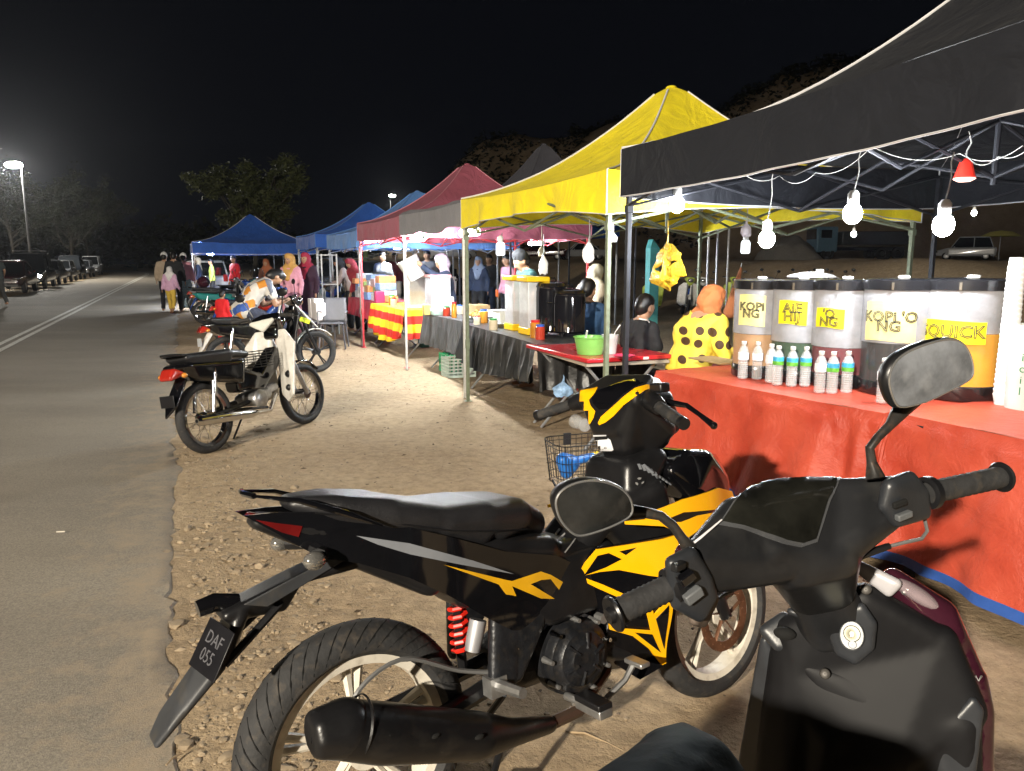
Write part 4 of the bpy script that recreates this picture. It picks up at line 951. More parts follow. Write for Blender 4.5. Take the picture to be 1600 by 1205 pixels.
def bl(nm,h,m,vox=.006,sm=6,det=1,**k): return part(nm,blob(nm,h,vox,sm,det=det),m,bike,**k)
def sy(pts): return [((p[0][0],s*p[0][1],p[0][2]),p[1]) for p in pts for s in (1,-1)]
# seat
seat_me=blob('seat',[sy([((-.11,.03,.918),.018),((-.02,.07,.898),.03),((.10,.095,.865),.038),((.0,.06,.86),.02)]),
    sy([((.10,.095,.862),.038),((.24,.105,.822),.036)]),sy([((.24,.105,.818),.04),((.36,.10,.805),.045),((.34,.10,.77),.035)]),
    sy([((.36,.10,.803),.045),((.47,.075,.785),.05),((.40,.10,.765),.03)]),sy([((.47,.07,.782),.05),((.545,.035,.745),.045)])],.006,10)
part('seat',seat_me,vinyl,bike)
# side stitching line and strap
bp('seat_piping',MB().tube([(-.08,-.075,.897),(.02,-.108,.873),(.12,-.128,.838),(.24,-.14,.80),(.36,-.138,.775),(.46,-.118,.755),(.54,-.075,.735)],.0025,5),satin)
def hwf(x,z): 
    w_=.035+.105*sst(-.27,.25,x)-.02*sst(.45,.7,x); return -(w_-.25*max(0,z-(.90-.25*x))-.10*max(0,(.66-.25*x)-z))
tail=[(381,806),(430,801),(520,800),(600,815),(700,838),(790,862),(870,868),(905,885),(948,922),(940,945),(880,945),(850,985),(800,985),(760,965),(700,930),(640,903),(560,880),(500,872),(440,838)]
def panel(nm,px,fn,m,thick=.006,both=True,off=0,n=10,bev=0,**k):
    out=[BLf(a,b,fn) for a,b in px]
    f2=(lambda x,z:fn(x,z)-off)
    mb=shell(out,f2,thick,n)
    if both:
        q=MB(); q.add([V((p.x,-p.y,p.z)) for p in mb.v],mb.f); 
        if both=='sep': bp(nm,q,m,**k)
        else: bp(nm,q,m,**k)
    o=bp(nm,mb,m,bev=bev,**k); return o
panel('side_cover',tail,hwf,gloss,.008,n=14)
bl('tail_core',[sy([((-.19,.02,.89),.02),((.0,.06,.83),.03),((.25,.09,.74),.04),((.2,.07,.66),.03)]),sy([((.25,.09,.74),.04),((.55,.09,.68),.04),((.6,.06,.6),.04),((.3,.06,.6),.03)]),sy([((.55,.08,.66),.04),((.78,.06,.62),.04),((.72,.05,.52),.04)])],satin,.008)
grey_dec=mat('silver_decal',(.16,.17,.19),.3,var=.1)
panel('silver_stripe',[(556,837),(640,849),(739,876),(803,897),(740,886),(640,866),(590,851)],hwf,grey_dec,.002,off=.0018)
panel('yellow_stripe',[(692.7,882.3),(790,906),(799.7,907.9),(844.5,892.8),(860.4,898.3),(916.4,931.8),(898.8,938.2),(888,927),(895.6,938.8),(885.4,938.2),(860.4,904.7),(844.5,906.3),(828.5,912.7),(866.8,935.7),(844.5,935),(799.7,915.8),(806,931.2),(790,928.6),(779,913.3)],hwf,mat('gloss_ochre_decal',(.62,.33,.01),.2,coat=.5),.002,off=.002)
# grab rail blades
for s in (1,-1):
    bp('grab_rail',MB().tube([(-.205,s*.05,.955),(-.12,s*.095,.935),(-.03,s*.135,.895),(.05,s*.145,.853)],[.006,.012,.015,.006],8,flat=.55),gloss)
bp('grab_rail_bridge',MB().tube([(-.205,.05,.955),(-.215,0,.957),(-.205,-.05,.955)],.007,6),gloss)
# tail lamp
redlens=mat('dark_red_lens',(.10,.006,.006),.12,coat=1,var=.3)
bl('tail_light',[sy([((-.205,.012,.905),.008),((-.10,.045,.868),.012),((-.09,.02,.835),.012)])],redlens,.004,2)
panel('tail_lens',[(398,812),(430,817),(472,822),(466,839),(440,832)],hwf,redlens,.003,off=.003)
clear=mat('clear_lens',(.34,.33,.31),.10,.75,var=.3,scale=60,coat=1)
for s in (1,-1):
    o=bp('turn_signal',MB().sph((-.105,s*.115,.80),(.027,.019,.021),16,10),clear)
    bp('signal_stem',MB().tube([(-.05,s*.04,.80),(-.09,s*.10,.802)],[.014,.02],8),satin)
# plate holder and mudguard
holder=mat('weathered_grey_plastic',(.032,.034,.038),.5,var=.3,scale=7,dirt=(.07,.06,.045))
bl('mudguard_arm',[[((.03,.04,.765),.02),((.03,-.05,.76),.02),((-.12,.03,.745),.012),((-.12,-.04,.745),.012)],[((-.12,.03,.745),.012),((-.12,-.04,.745),.012),((-.28,.03,.70),.014),((-.28,-.03,.70),.014),((-.15,0,.68),.012)],
    [((-.25,.035,.70),.014),((-.25,-.035,.70),.014),((-.31,.045,.60),.012),((-.31,-.045,.60),.012),((-.27,0,.62),.012)]],satin,.005,4)
bp('arm_face',MB().prism([(-.25,-.052,.722),(-.02,-.062,.79),(.0,-.064,.775),(-.20,-.056,.705)],(0,.006,0)),holder,bev=.002)
bl('mudguard',[[((-.31,.05,.60),.012),((-.31,-.05,.60),.012),((-.33,.0,.62),.01),((-.42,.045,.50),.008),((-.42,-.045,.50),.008),((-.445,.03,.468),.007),((-.445,-.03,.468),.007)]],holder,.005,4)
for s in (1,-1): bp('mudguard_strut',MB().tube([(-.16,s*.03,.70),(-.30,s*.045,.60)],.009,6),satin)
pc=[(328.6,963.5,.04),(366,990,-.07),(333,1068,-.07),(294,1038,.04)]
P4=[]
for a,b,y in pc: x,z=BL(a,b,y-.035); P4.append(V((x,y-.035,z)))
nrm=(P4[1]-P4[0]).cross(P4[3]-P4[0]).normalized()
if nrm.x>0: nrm=-nrm
bp('number_plate',MB().prism(P4,-nrm*.004),mat('black_plate',(.008,.008,.010),.35,var=.2),bev=.001)
ex=(P4[1]-P4[0]).normalized(); ey=nrm.cross(ex)
pm_=Matrix((ex,ey,nrm)).transposed().to_4x4(); cpl=(P4[0]+P4[1]+P4[2]+P4[3])/4
if pm_.to_3x3().determinant()<0: ey=-ey
for tx,dy in (('DAF',.018),('055',-.018)):
    m2=Matrix((ex,ey,nrm)).transposed().to_4x4(); m2.translation=cpl+ey*dy*1.0+nrm*.0015
    me=text_mesh(tx,.038); me.materials.clear(); me.transform(m2@Rz(pi/2*0)); link('lettering',me,mat('faded_plate_letters',(.09,.09,.10),.5),bike)
bp('plate_lamp',MB().tube([(-.25,.0,.715),(-.30,.0,.728),(-.335,.0,.722)],[.02,.021,.019],12),gloss)
# swingarm, shock, frame
bp('swingarm',MB().tube([(0,-.075,.30),(.22,-.085,.335),(.42,-.06,.36)],[.020,.026,.03],8,flat=.8).tube([(0,.075,.30),(.42,.06,.36)],.024,8),satin)
bp('axle_nut',MB().tube([(0,-.10,.30),(0,-.075,.30)],.014,6),chrome)
bp('shock_spring',MB().tube([(.30+.012*0+cos(k*.9)*.022+.0*k,sin(k*.9)*.022-.02,.44+k*.0032) for k in range(44)],.006,6),mat('red_spring_paint',(.65,.02,.01),.35))
bp('shock_body',MB().tube([(.30,-.02,.40),(.30,-.02,.60)],.014,8),satin)
bp('shock_reservoir',MB().tube([(.285,-.105,.475),(.295,-.105,.505),(.31,-.105,.55)],[.020,.022,.022],12),mat('dusty_silver',(.34,.34,.36),.45,.5,dirt=(.2,.17,.14)))
bl('frame_side',[[((.36,-.11,.55),.02),((.42,-.11,.56),.018),((.33,-.13,.40),.018),((.38,-.13,.38),.018)],[((.42,-.11,.56),.018),((.50,-.12,.52),.02),((.40,-.13,.38),.015)],[((.36,.11,.55),.02),((.5,.12,.52),.02),((.36,.13,.38),.02)]],castblack,.005,3)
bl('lower_side_cover',[[((.38,-.10,.62),.02),((.70,-.11,.64),.02),((.52,-.125,.50),.02),((.68,-.12,.50),.02)],[((.38,.10,.62),.02),((.70,.11,.64),.02),((.5,.12,.48),.02)]],satin,.006)
for x,z in ((.375,.555),(.455,.545),(.40,.45)): bp('bolt',MB().tube([(x,-.138,z),(x,-.125,z)],.009,6),chrome)
# rear footpeg
bp('rear_footpeg',MB().tube([(.33,-.14,.385),(.34,-.24,.392)],[.016,.014],8).box((.33,-.13,.38),(.05,.04,.05)),alu)
# front footpeg and brake lever
bp('footpeg',MB().tube([(.545,-.14,.285),(.55,-.20,.285)],.012,8).box((.55,-.25,.288),(.045,.10,.024)),alu,bev=.004)
bp('footpeg_rubber',MB().box((.55,-.25,.306),(.048,.10,.018)),satin,bev=.004)
bp('brake_pedal',MB().tube([(.55,-.16,.27),(.62,-.20,.26),(.70,-.21,.30),(.73,-.21,.33)],[.009,.008,.008,.009],6),alu)
bp('pedal_pad',MB().box((.735,-.225,.345),(.035,.07,.014)),alu,bev=.004)
# engine
YA=Matrix.Rotation(pi/2,4,'X')
cx,cz=BL(915,1030,-.17)
eng=blob('engine',[[((cx,-.02,cz),.09),((cx-.12,-.02,cz-.02),.07),((cx-.12,.08,cz-.02),.07),((cx,.10,cz),.09)],[((cx+.08,.02,cz+.02),.055),((cx+.24,.02,cz+.10),.05),((cx+.08,.02,cz-.04),.04)],[((cx-.10,0,cz-.07),.03),((cx+.10,0,cz-.08),.03)]],.007,4)
part('engine',eng,castblack,bike)
fins=MB()
for k in range(8): 
    q=V((cx+.12+k*.017,.02,cz+.03+k*.010)); fins.box(q,(.006,.15,.13),M=Matrix.Rotation(radians(-28),4,'Y'))
bp('cylinder_fins',fins,castblack,kind='stuff')
cc=MB().lathe([(.001,.060),(.045,.060),(.055,.052),(.075,.048),(.083,.038),(.098,.034),(.102,.026),(.102,0)],M=T(cx,-.115,cz)@YA,seg=40); bp('crankcase_cover',cc,castblack)
rib=MB()
for k in range(6):
    a=k*pi/3+.3; rib.tube([(cx+cos(a)*.03,-.176,cz+sin(a)*.03),(cx+cos(a)*.07,-.168,cz+sin(a)*.07)],.005,5)
bp('cover_ribs',rib,castblack,kind='stuff')
for k in range(9):
    a=k*2*pi/9+.2; bp('cover_bolt',MB().tube([(cx+cos(a)*.104,-.16,cz+sin(a)*.104),(cx+cos(a)*.104,-.12,cz+sin(a)*.104)],[.006,.010],8),alu if k%3 else chrome)
bp('cover_rim',MB().lathe([(.100,0),(.112,-.002),(.114,-.03),(.10,-.05)],M=T(cx,-.118,cz)@YA,seg=40),castblack)
bp('oil_filler',MB().tube([(cx+.085,-.13,cz+.085),(cx+.085,-.16,cz+.085)],.014,8),alu)
bp('starter_housing',MB().tube([(cx+.10,-.10,cz-.02),(cx+.19,-.10,cz+.01)],[.035,.028],10),castblack)
# hoses and cables
for pts,r in (([(cx-.03,-.10,cz+.10),(cx-.10,-.12,cz+.17),(cx-.02,-.11,cz+.24)],.006),([(-.02,-.10,.34),(-.05,-.13,.47),(.08,-.12,.52),(.24,-.11,.44),(.36,-.12,.40)],.006),([(cx+.14,-.08,cz+.16),(cx+.05,-.11,cz+.20),(cx+.0,-.10,cz+.28)],.005)):
    q=[V(p) for p in pts]; pp=[]
    for i in range(len(q)-1):
        for k in range(5):
            t_=k/5; a=q[max(0,i-1)];b=q[i];c=q[i+1];d=q[min(len(q)-1,i+2)]
            pp.append(.5*((2*b)+(c-a)*t_+(2*a-5*b+4*c-d)*t_*t_+(3*b-a-3*c+d)*t_**3))
    pp.append(q[-1]); bp('hose',MB().tube(pp,r,6),mat('grey_hose',(.12,.12,.12),.4))
# exhaust
x0,z0=BL(508,1146,-.20); xm,zm=BL(600,1146,-.20); x1,z1=BL(745,1150,-.20); x2,z2=BL(850,1137,-.15)
ax=V((x1-x0,0,z1-z0)).normalized()
bl('muffler',[[((x0+.04,-.20,z0-.005),.063),((xm,-.20,zm),.067)],[((xm,-.20,zm),.067),((x1,-.20,z1),.057)],[((x1,-.20,z1),.057),((x1+.10,-.185,z1-.035),.036)],[((x1+.10,-.185,z1-.035),.036),((x2+.03,-.13,z2-.01),.024)]],mat('satin_black_exhaust',(.009,.009,.010),.34,.2,var=.3,scale=6,dirt=(.03,.027,.024)),.006,6,2)
bl('muffler_cap',[[((x0-.012,-.20+a_,z0+.003+b_),.022) for a_,b_ in ((.032,0),(-.032,0),(0,.032),(0,-.032),(.023,.023),(-.023,.023),(.023,-.023),(-.023,-.023))]+[((x0+.045,-.20,z0-.005),.0645)]],satin,.005,3,2)
for k,(t_) in enumerate((.32,.62,.93)):
    q=V((x0,-.20,z0)).lerp(V((x1,-.20,z1)),t_); bp('shield_slot',MB().sph(q+V((0,-.058,.02)),(.014,.006,.006),8,5),mat('slot_black',(.002,.002,.002),.9,var=0))
bp('muffler_seam',MB().lathe([(.0655,-.004),(.0685,0),(.0655,.004)],M=align((x0+.075,-.20,z0-.012),ax),seg=36),satin)
bp('exhaust_pipe',MB().tube([(x2+.02,-.13,z2-.01),(x2+.15,-.11,z2-.02),(x2+.30,-.06,z2+.03),(cx+.26,-.02,cz+.04)],.018,8),mat('brown_heated_steel',(.12,.08,.06),.4,.6))
bp('muffler_tip',MB().tube([(x0-.035,-.20,z0+.004),(x0+.01,-.20,z0)],[.014,.02],10),satin)
# side stand and centre stand
bp('side_stand',MB().tube([(.50,.10,.22),(.42,.24,.022)],.010,7).box((.41,.25,.02),(.06,.04,.012)),satin)
bp('centre_stand',MB().tube([(.36,-.10,.22),(.28,-.14,.12),(.14,-.15,.16)],.010,7).tube([(.36,.10,.22),(.14,.15,.16)],.010,7),satin)
# leg shield
def lsf(x,z): return -(.105+.13*sst(.52,1.0,x)-.05*sst(1.05,1.25,x)-.05*(1-sst(.28,.5,z)))
shp=[(896,900),(931,858),(975,850),(1062,833),(1020,812),(1030,795),(1120,762),(1141,767),(1149,790),(1142,850),(1105,905),(1052,938),(1046,990),(1038,1040),(1000,1062),(965,1040),(950,1000),(945,972),(925,930)]
panel('leg_shield',shp,lsf,gloss,.012,n=14)
UP=[(1020,798),(1065,780),(1120,762),(1141,767),(1148,787),(1143,830),(1115,868),(1075,890),(1050,903),(1028,901),(1012,899),(964.5,890),(935,893),(905,900),(896.5,899),(931,858),(969.5,852),(1032,842),(1060,834),(1035,822),(1000,820),(976,819),(975,814),(1007,811)]
panel('yellow_fairing',UP,lsf,yell,.006,off=.007,n=16,both=True)
panel('fairing_spike',[(1028,815),(1065,800),(1137,790),(1085,805),(1060,815)],lsf,gloss,.002,off=.009,both=False)
panel('fairing_inset',[(909.8,898.4),(931,867.6),(948,863.6),(968,873),(943,886)],lsf,gloss,.002,off=.009,both=False)
panel('fairing_inset',[(964.5,861),(991,855),(974.5,866.6)],lsf,gloss,.002,off=.009,both=False)
panel('yellow_edge_strip',[(896,901),(906,900),(940,913),(985,933),(980,940),(930,918)],lsf,yell,.004,off=.007,both=False)
panel('yellow_lower_fairing',[(949.6,974),(951,983),(986,993),(1012,1013),(1032,1038),(1038,1035),(1049,939),(1042,933),(1019,961),(1017,953),(1008,955),(1015,984),(974,981)],lsf,yell,.006,off=.008,both=False)
panel('lower_inset',[(1021,966),(1041,945),(1034,1012)],lsf,gloss,.002,off=.011,both=False)
panel('lower_inset',[(988,987),(1015,990),(1028,1018)],lsf,gloss,.002,off=.011,both=False)
bl('belly_cowl',[[((.70,-.10,.36),.03),((.86,-.12,.30),.03),((.80,0,.26),.03),((.70,.10,.36),.03),((.86,.12,.30),.03)]],satin,.008)
bl('inner_shield',[[((.80,-.08,.72),.04),((.80,.08,.72),.04),((.95,-.13,.78),.03),((.95,.13,.78),.03),((1.02,-.12,.5),.03),((1.02,.12,.5),.03)],[((.66,-.05,.62),.05),((.66,.05,.62),.05),((.82,-.07,.74),.04),((.82,.07,.74),.04)],
    [((.90,-.07,.84),.04),((.90,.07,.84),.04),((1.0,-.08,.86),.04),((1.0,.08,.86),.04),((.86,-.09,.70),.03),((.86,.09,.70),.03)]],satin,.007)
# instrument-less dash: key switch and louvred grille facing the rider
kx,kz=BL(1000,748,-.02)
bp('key_switch',MB().lathe([(.001,.012),(.012,.012),(.020,.008),(.030,.004),(.032,-.02)],M=align((kx-.012,-.02,kz),(-.8,-.25,.55)),seg=24),satin)
bp('key_ring',MB().lathe([(.020,.013),(.024,.015),(.027,.010)],M=align((kx-.012,-.02,kz),(-.8,-.25,.55)),seg=24),chrome)
for k in range(6):
    a=BL(1008+k*7,728+k*4,-.10); bp('louvre',MB().tube([(a[0]-.02,-.115+.004*k,a[1]+.008),(a[0]+.008,-.125+.004*k,a[1]-.020)],.0035,5),grey_dec)
# front nose cowl over the wheel
def bp3(px,py,y,r): x,z=BL(px,py,y); return ((x,y,z),r)
_n=[bp3(1072,716,-.11,.028),bp3(1100,716,-.10,.03),bp3(1126,752,-.09,.03),bp3(1080,768,-.13,.03),bp3(1125,790,-.10,.03),bp3(1050,735,-.12,.025)]
bl('front_cowl',[_n+[((p[0][0],-p[0][1],p[0][2]),p[1]) for p in _n]+[((1.34,0,.80),.03)]],gloss,.007,16)
bl('front_mudguard',[[((1.29+cos(a)*.325,s*.045,.285+sin(a)*.325),.008) for s in (1,-1) for a in (a0,a0+.26)] for a0 in (.75,1.0,1.25,1.5,1.75,2.0,2.25)],gloss,.006,2)
for s in (1,-1): bp('fork_leg',MB().tube([(1.29,s*.07,.285),(1.20,s*.075,.50)],[.020,.024],10).tube([(1.20,s*.075,.50),(1.06,s*.075,.80)],.015,10),satin)
bl('brake_caliper',[[((1.20,-.075,.385),.018),((1.24,-.075,.42),.018),((1.17,-.075,.43),.016)]],satin,.004,2)
bp('front_axle',MB().tube([(1.29,-.10,.285),(1.29,.10,.285)],.010,8),chrome)
# handlebar cowl
HC=T(.97,0,.98)@Rz(radians(2))@T(-.97,0,-.98)
def bpp(px,py,y,r): x,z=BL(px,py,y); return ((x,y,z),r)
cowl=blob('handlebar_cowl',[sy([((.905,.115,1.065),.022),((.985,.09,1.108),.016),((.90,.05,.965),.03)]),sy([((.905,.115,1.062),.022),((1.03,.10,1.04),.035),((.985,.08,1.10),.016),((1.05,.05,1.09),.02),((.92,.04,.92),.04),((1.05,.05,.92),.04)]),
     sy([((.92,.04,.92),.04),((.95,.03,.885),.035),((1.04,.03,.90),.04)]),[((.905,.115,1.05),.022),((.905,-.115,1.05),.022),((.985,.09,1.10),.016)]+[((q[0][0]+.02,q[0][1],q[0][2]),q[1]) for q in (bpp(929,662,.095,.022),bpp(938,692,.075,.020),bpp(955,706,.05,.02),bpp(1003,704,-.05,.03),bpp(1034,672,-.10,.03))],sy([((1.04,.10,1.02),.03),((1.08,.07,.96),.04),((1.05,.05,1.08),.02)])],.005,6)
cow=part('handlebar_cowl',cowl,satin,bike)
def bvh_of(objs,mats):
    vs=[];fs=[]
    for o,M in zip(objs,mats):
        n=len(vs); vs+=[M@v.co for v in o.data.vertices]; fs+=[tuple(i+n for i in p.vertices) for p in o.data.polygons]
    return BVHTree.FromPolygons(vs,fs)
def decal(nm,px,bv,m,parent,off=.002,n=8,thick=.003,fall=2.3,kind=None):
    """a thin panel lying on the surface below the traced outline"""
    mb=shell([(a,b) for a,b in px],lambda x,z:0,1,n); nv=len(mb.v)//2; top=[];bot=[]
    for v in mb.v[:nv]:
        r=ray(v.x,v.z).normalized(); h=bv.ray_cast(CP,r)
        if h[0] is None: top.append(None); continue
        nn_=h[1]; nn_=nn_ if nn_.dot(r)<0 else -nn_
        top.append(h[0]+nn_*off)
    ok=[(i,t) for i,t in enumerate(top) if t is not None]; miss={i for i,t in enumerate(top) if t is None}; miss|={i+nv for i in miss}
    for i,t in enumerate(top):
        if t is None:
            j=min(ok,key=lambda q:(mb.v[q[0]].x-mb.v[i].x)**2+(mb.v[q[0]].z-mb.v[i].z)**2)[1]
            r=ray(mb.v[i].x,mb.v[i].z).normalized(); top[i]=CP+r*((j-CP).length)
    bot=[t+(t-CP).normalized()*thick for t in top]
    o=MB().add(top+bot,[f for f in mb.f if not any(i in miss for i in f)]); return part(nm,o,m,parent,world=True,kind=kind)
bv=bvh_of([cow],[BM])
c3=lambda x,y:(800+x/4,580+y/4)
decal('yellow_trim',[c3(*p) for p in [(430,125),(540,103),(520,140),(485,180),(495,215),(525,250),(515,290),(490,333),(455,300),(425,200)]],bv,yell,bike,off=.003)
decal('yellow_trim',[c3(*p) for p in [(540,325),(560,285),(600,250),(640,215),(700,160),(770,110),(840,85),(890,90),(895,100),(830,120),(770,160),(700,215),(640,280),(590,320),(550,338)]],bv,yell,bike,off=.003)
decal('meter_glass',[c3(*p) for p in [(540,120),(600,100),(690,62),(770,50),(820,75),(760,100),(700,140),(640,195),(600,235),(545,240),(510,205),(500,170)]],bv,mat('smoked_meter_glass',(.004,.004,.005),.05,var=0,coat=1),bike,off=.002)
decal('white_sticker',[c3(*p) for p in [(505,437),(600,418),(618,430),(637,490),(625,497),(540,497),(522,490)]],bv,mat('white_vinyl_sticker',(.70,.71,.74),.4,var=.06),bike,off=.002)
decal('white_sticker_strip',[c3(*p) for p in [(482,398),(590,396),(592,404),(490,410)]],bv,mat('white_vinyl_sticker',(.70,.71,.74),.4),bike,off=.002)
decal('sticker_band',[c3(*p) for p in [(497,412),(597,408),(603,425),(508,434)]],bv,mat('slot_black',(.002,.002,.002),.9),bike,off=.003)
# sticker lettering
def surf_text(txt,size,px,py,px2,py2,bv,m,parent,off=.004):
    a=bv.ray_cast(CP,ray(px,py).normalized())[0]; b=bv.ray_cast(CP,ray(px2,py2).normalized())
    if a is None or b[0] is None: return
    n_=b[1]; r=ray(px,py).normalized(); n_=n_ if n_.dot(r)<0 else -n_
    X=(b[0]-a).normalized(); Y=n_.cross(X).normalized(); Z=X.cross(Y)
    M=Matrix((X,Y,Z)).transposed().to_4x4(); M.translation=(a+b[0])/2+Z*off
    me=text_mesh(txt,size); me.materials.clear(); me.transform(M); o=link('lettering',me,m,parent,world=True); return o
ink=mat('black_print',(.01,.01,.012),.5)
surf_text('TERENGGANI',.0105,*c3(520,463),*c3(625,452),bv,ink,bike); surf_text('DELNO',.0105,*c3(540,484),*c3(615,476),bv,ink,bike); surf_text('BETARANIE',.009,*c3(508,428),*c3(598,415),bv,mat('white_vinyl_sticker',(.70,.71,.74),.4),bike,off=.005)
# grips, levers
def gr(s): 
    e=(.866,s*.335,.995) ; a=(.935,s*.14,1.05)
    return V(a),V(e)
for s in (1,-1):
    a,e=gr(s)
    bp('switch_block',MB().tube([a+(e-a)*-.1,a+(e-a)*.12,a+(e-a)*.30],[.026,.030,.024],10),satin)
    g=[];rr=[]
    for k in range(15): g.append(a.lerp(e,.30+.62*k/14)); rr.append(.0165 if k%2 else .0178)
    g=[g[0]]+g; rr=[.022]+rr
    bp('grip',MB().tube(g,rr,14),rubber); bp('bar_end',MB().tube([a.lerp(e,.92),a.lerp(e,1.0)],[.0185,.0175],14),satin)
    m1=a+V((.05,s*.02,-.01))
    if s<0: bp('brake_lever',MB().tube([m1,m1+V((.02,s*.06,-.012)),m1+V((.005,s*.12,-.035)),m1+V((-.02,s*.19,-.06))],[.010,.008,.007,.010],8),gloss); bp('lever_ball',MB().sph(m1+V((-.02,s*.19,-.06)),.011,10,7),gloss)
    else: bp('choke_cable',MB().tube([m1,m1+V((.02,.03,-.06)),m1+V((.01,-.04,-.14))],.006,6),satin)
bp('brake_reservoir',MB().box((.965,-.155,1.085),(.04,.05,.028)),satin,bev=.006)

# vent louvres, switch ring and small decals traced on the inner panels
_o=[o for o in COL.objects if o.parent is bike and o.name.split('.')[0] in('inner_shield','front_cowl','leg_shield','seat','tail_core','side_cover','lower_side_cover')]
bvb=bvh_of(_o,[BM]*len(_o))
for k in range(7):
    cx_,cy_=999+6.2*k,729+1.2*k+.55*k*k; L_h=7.5+.6*k
    decal('louvre',[(cx_-4,cy_-L_h*.5),(cx_+.5,cy_-L_h*.55),(cx_+4+k*.5,cy_+L_h*.6),(cx_-.5+k*.5,cy_+L_h*.65)],bvb,grey_dec,bike,off=.002,n=4)
ring=[(998+10*cos(a),753+10*sin(a)) for a in [2*pi*i/14 for i in range(14)]]
decal('ignition_bezel',ring,bvb,satin,bike,off=.003,n=6,thick=.005)
for k in range(3):
    a=k*2.1+.4; decal('ignition_mark',[(998+7*cos(a+q)*w_,753+7*sin(a+q)*w_) for q,w_ in ((-.5,1),(0,1),(.5,1),(.4,.55),(-.4,.55))],bvb,mat('pale_key_mark',(.35,.35,.35),.3,.5),bike,off=.006,n=4)
wl=mat('silver_logo_foil',(.45,.45,.45),.3,.4)
for q in ([(867,835),(874,826),(877,828),(869,838)],[(871,843),(883,833),(884,835),(873,846)],[(881,863),(899,841),(900.5,842),(882.5,864.5)]): decal('foil_mark',q,bvb,wl,bike,off=.002,n=3)
# ================= the scooter the photograph is taken from
def pln(px,py,p,n,off=0):
    """point where the line of sight meets the plane through p with normal n, pushed 'off' metres towards -n"""
    p=V(p)-V(n).normalized()*off; n=V(n).normalized(); r=ray(px,py); return CP+r*((p-CP).dot(n)/r.dot(n))
def BQ(px,py,off=0): return tuple(pln(px,py,(.127,.925,1),(-.34,.94,0),off))
def SQ(px,py,off=0): return tuple(pln(px,py,(.61,1.28,1),(.43,.90,0),off))
sco=thing('scooter','dusty black scooter nearest the viewer, handlebar with two mirrors, maroon front cowl','scooter',frame(.62,1.30,62,7,0))
sat2=mat('dusty_black_plastic',(.013,.0135,.015),.34,var=.45,scale=5,dirt=(.034,.033,.031))
sat3=mat('charcoal_body_plastic',(.022,.024,.028),.36,var=.35,scale=5,bump=.03,bscale=240)
sat2.node_tree.nodes['Principled BSDF'].inputs['Specular IOR Level'].default_value=.38
sat4=mat('dark_inner_plastic',(.007,.007,.008),.5,var=.3,scale=5)
sat4.node_tree.nodes['Principled BSDF'].inputs['Specular IOR Level'].default_value=.2
sp=lambda nm,mb,m,**k: part(nm,mb,m,sco,world=True,**k)
def sbl(nm,h,m,vox=.005,sm=8,**k): return part(nm,blob(nm,h,vox,sm),m,sco,world=True,**k)
# handle cover: arms, nacelle and neck
def B(px,py,off,r): return (BQ(px,py,off),r)
def S(px,py,off,r): return (SQ(px,py,off),r)
hc=[[B(1088,872,.0,.022),B(1100,905,.0,.022),B(1152,808,-.03,.030),B(1215,880,.0,.030),B(1150,880,0,.02)],
    [B(1152,812,-.03,.028),B(1213,780,-.06,.030),B(1312,776,-.06,.030),B(1245,880,-.01,.040),B(1295,870,-.01,.035),B(1200,860,.0,.03)],
    [B(1312,778,-.05,.030),B(1400,765,-.02,.022),B(1400,800,.0,.020),B(1340,830,.0,.028),B(1295,860,-.01,.035)],
    [B(1235,880,-.01,.040),B(1300,868,-.01,.040),S(1262,925,.02,.042),S(1298,918,.02,.042)]]
cov=sbl('handle_cover',hc,sat2,.004,10)
neck=sbl('steering_neck',[[S(1258,925,.01,.035),S(1300,918,.01,.035),S(1285,990,-.03,.04),S(1330,980,-.03,.04)]],sat2)
bvc=bvh_of([cov],[sco.matrix_world])
glassp=[(1128,818),(1150,786),(1172,766),(1215,753),(1262,750),(1308,752),(1290,782),(1280,812),(1270,843),(1250,850),(1225,846),(1190,832),(1160,822)]
bezel=mat('silver_edge',(.30,.31,.33),.25,.8,var=.2)
decal('instrument_bezel',[(1122,822),(1148,783),(1170,762),(1215,749),(1262,746),(1314,749),(1296,784),(1286,814),(1275,848),(1250,856),(1222,851),(1188,838),(1158,827)],bvc,bezel,sco,off=.003,n=14,thick=.004)
decal('instrument_glass',glassp,bvc,mat('olive_smoked_glass',(.011,.011,.009),.20,var=.5,scale=14,coat=1),sco,off=.006,n=16,thick=.004)
# pale maroon-white rim of the front handle cover behind
sbl('front_handle_cover',[[B(1066,862,-.045,.012),B(1072,895,-.035,.012),B(1160,805,-.09,.02),B(1180,850,-.07,.02)],[B(1160,806,-.09,.02),B(1215,779,-.11,.02),B(1310,775,-.11,.02),B(1290,860,-.08,.03)],[B(1310,775,-.11,.02),B(1416,757,-.05,.014),B(1424,790,-.04,.014),B(1300,850,-.08,.03)]],mat('maroon_plum_paint',(.028,.006,.012),.14,var=.3,coat=1))
# pearly strip that edges the cover
for a,b,c in (((1063,868),(1100,843),(1140,800)),((1372,742),(1412,735),(1428,748))):
    pass
sp('rim_strip',MB().tube([BQ(1059,905,-.0),BQ(1059,868,-.0),BQ(1095,840,-.0),BQ(1128,812,-.0)],[.0015,.0022,.0018,.001],6),mat('pearl_white_paint',(.62,.60,.62),.25,coat=.5))
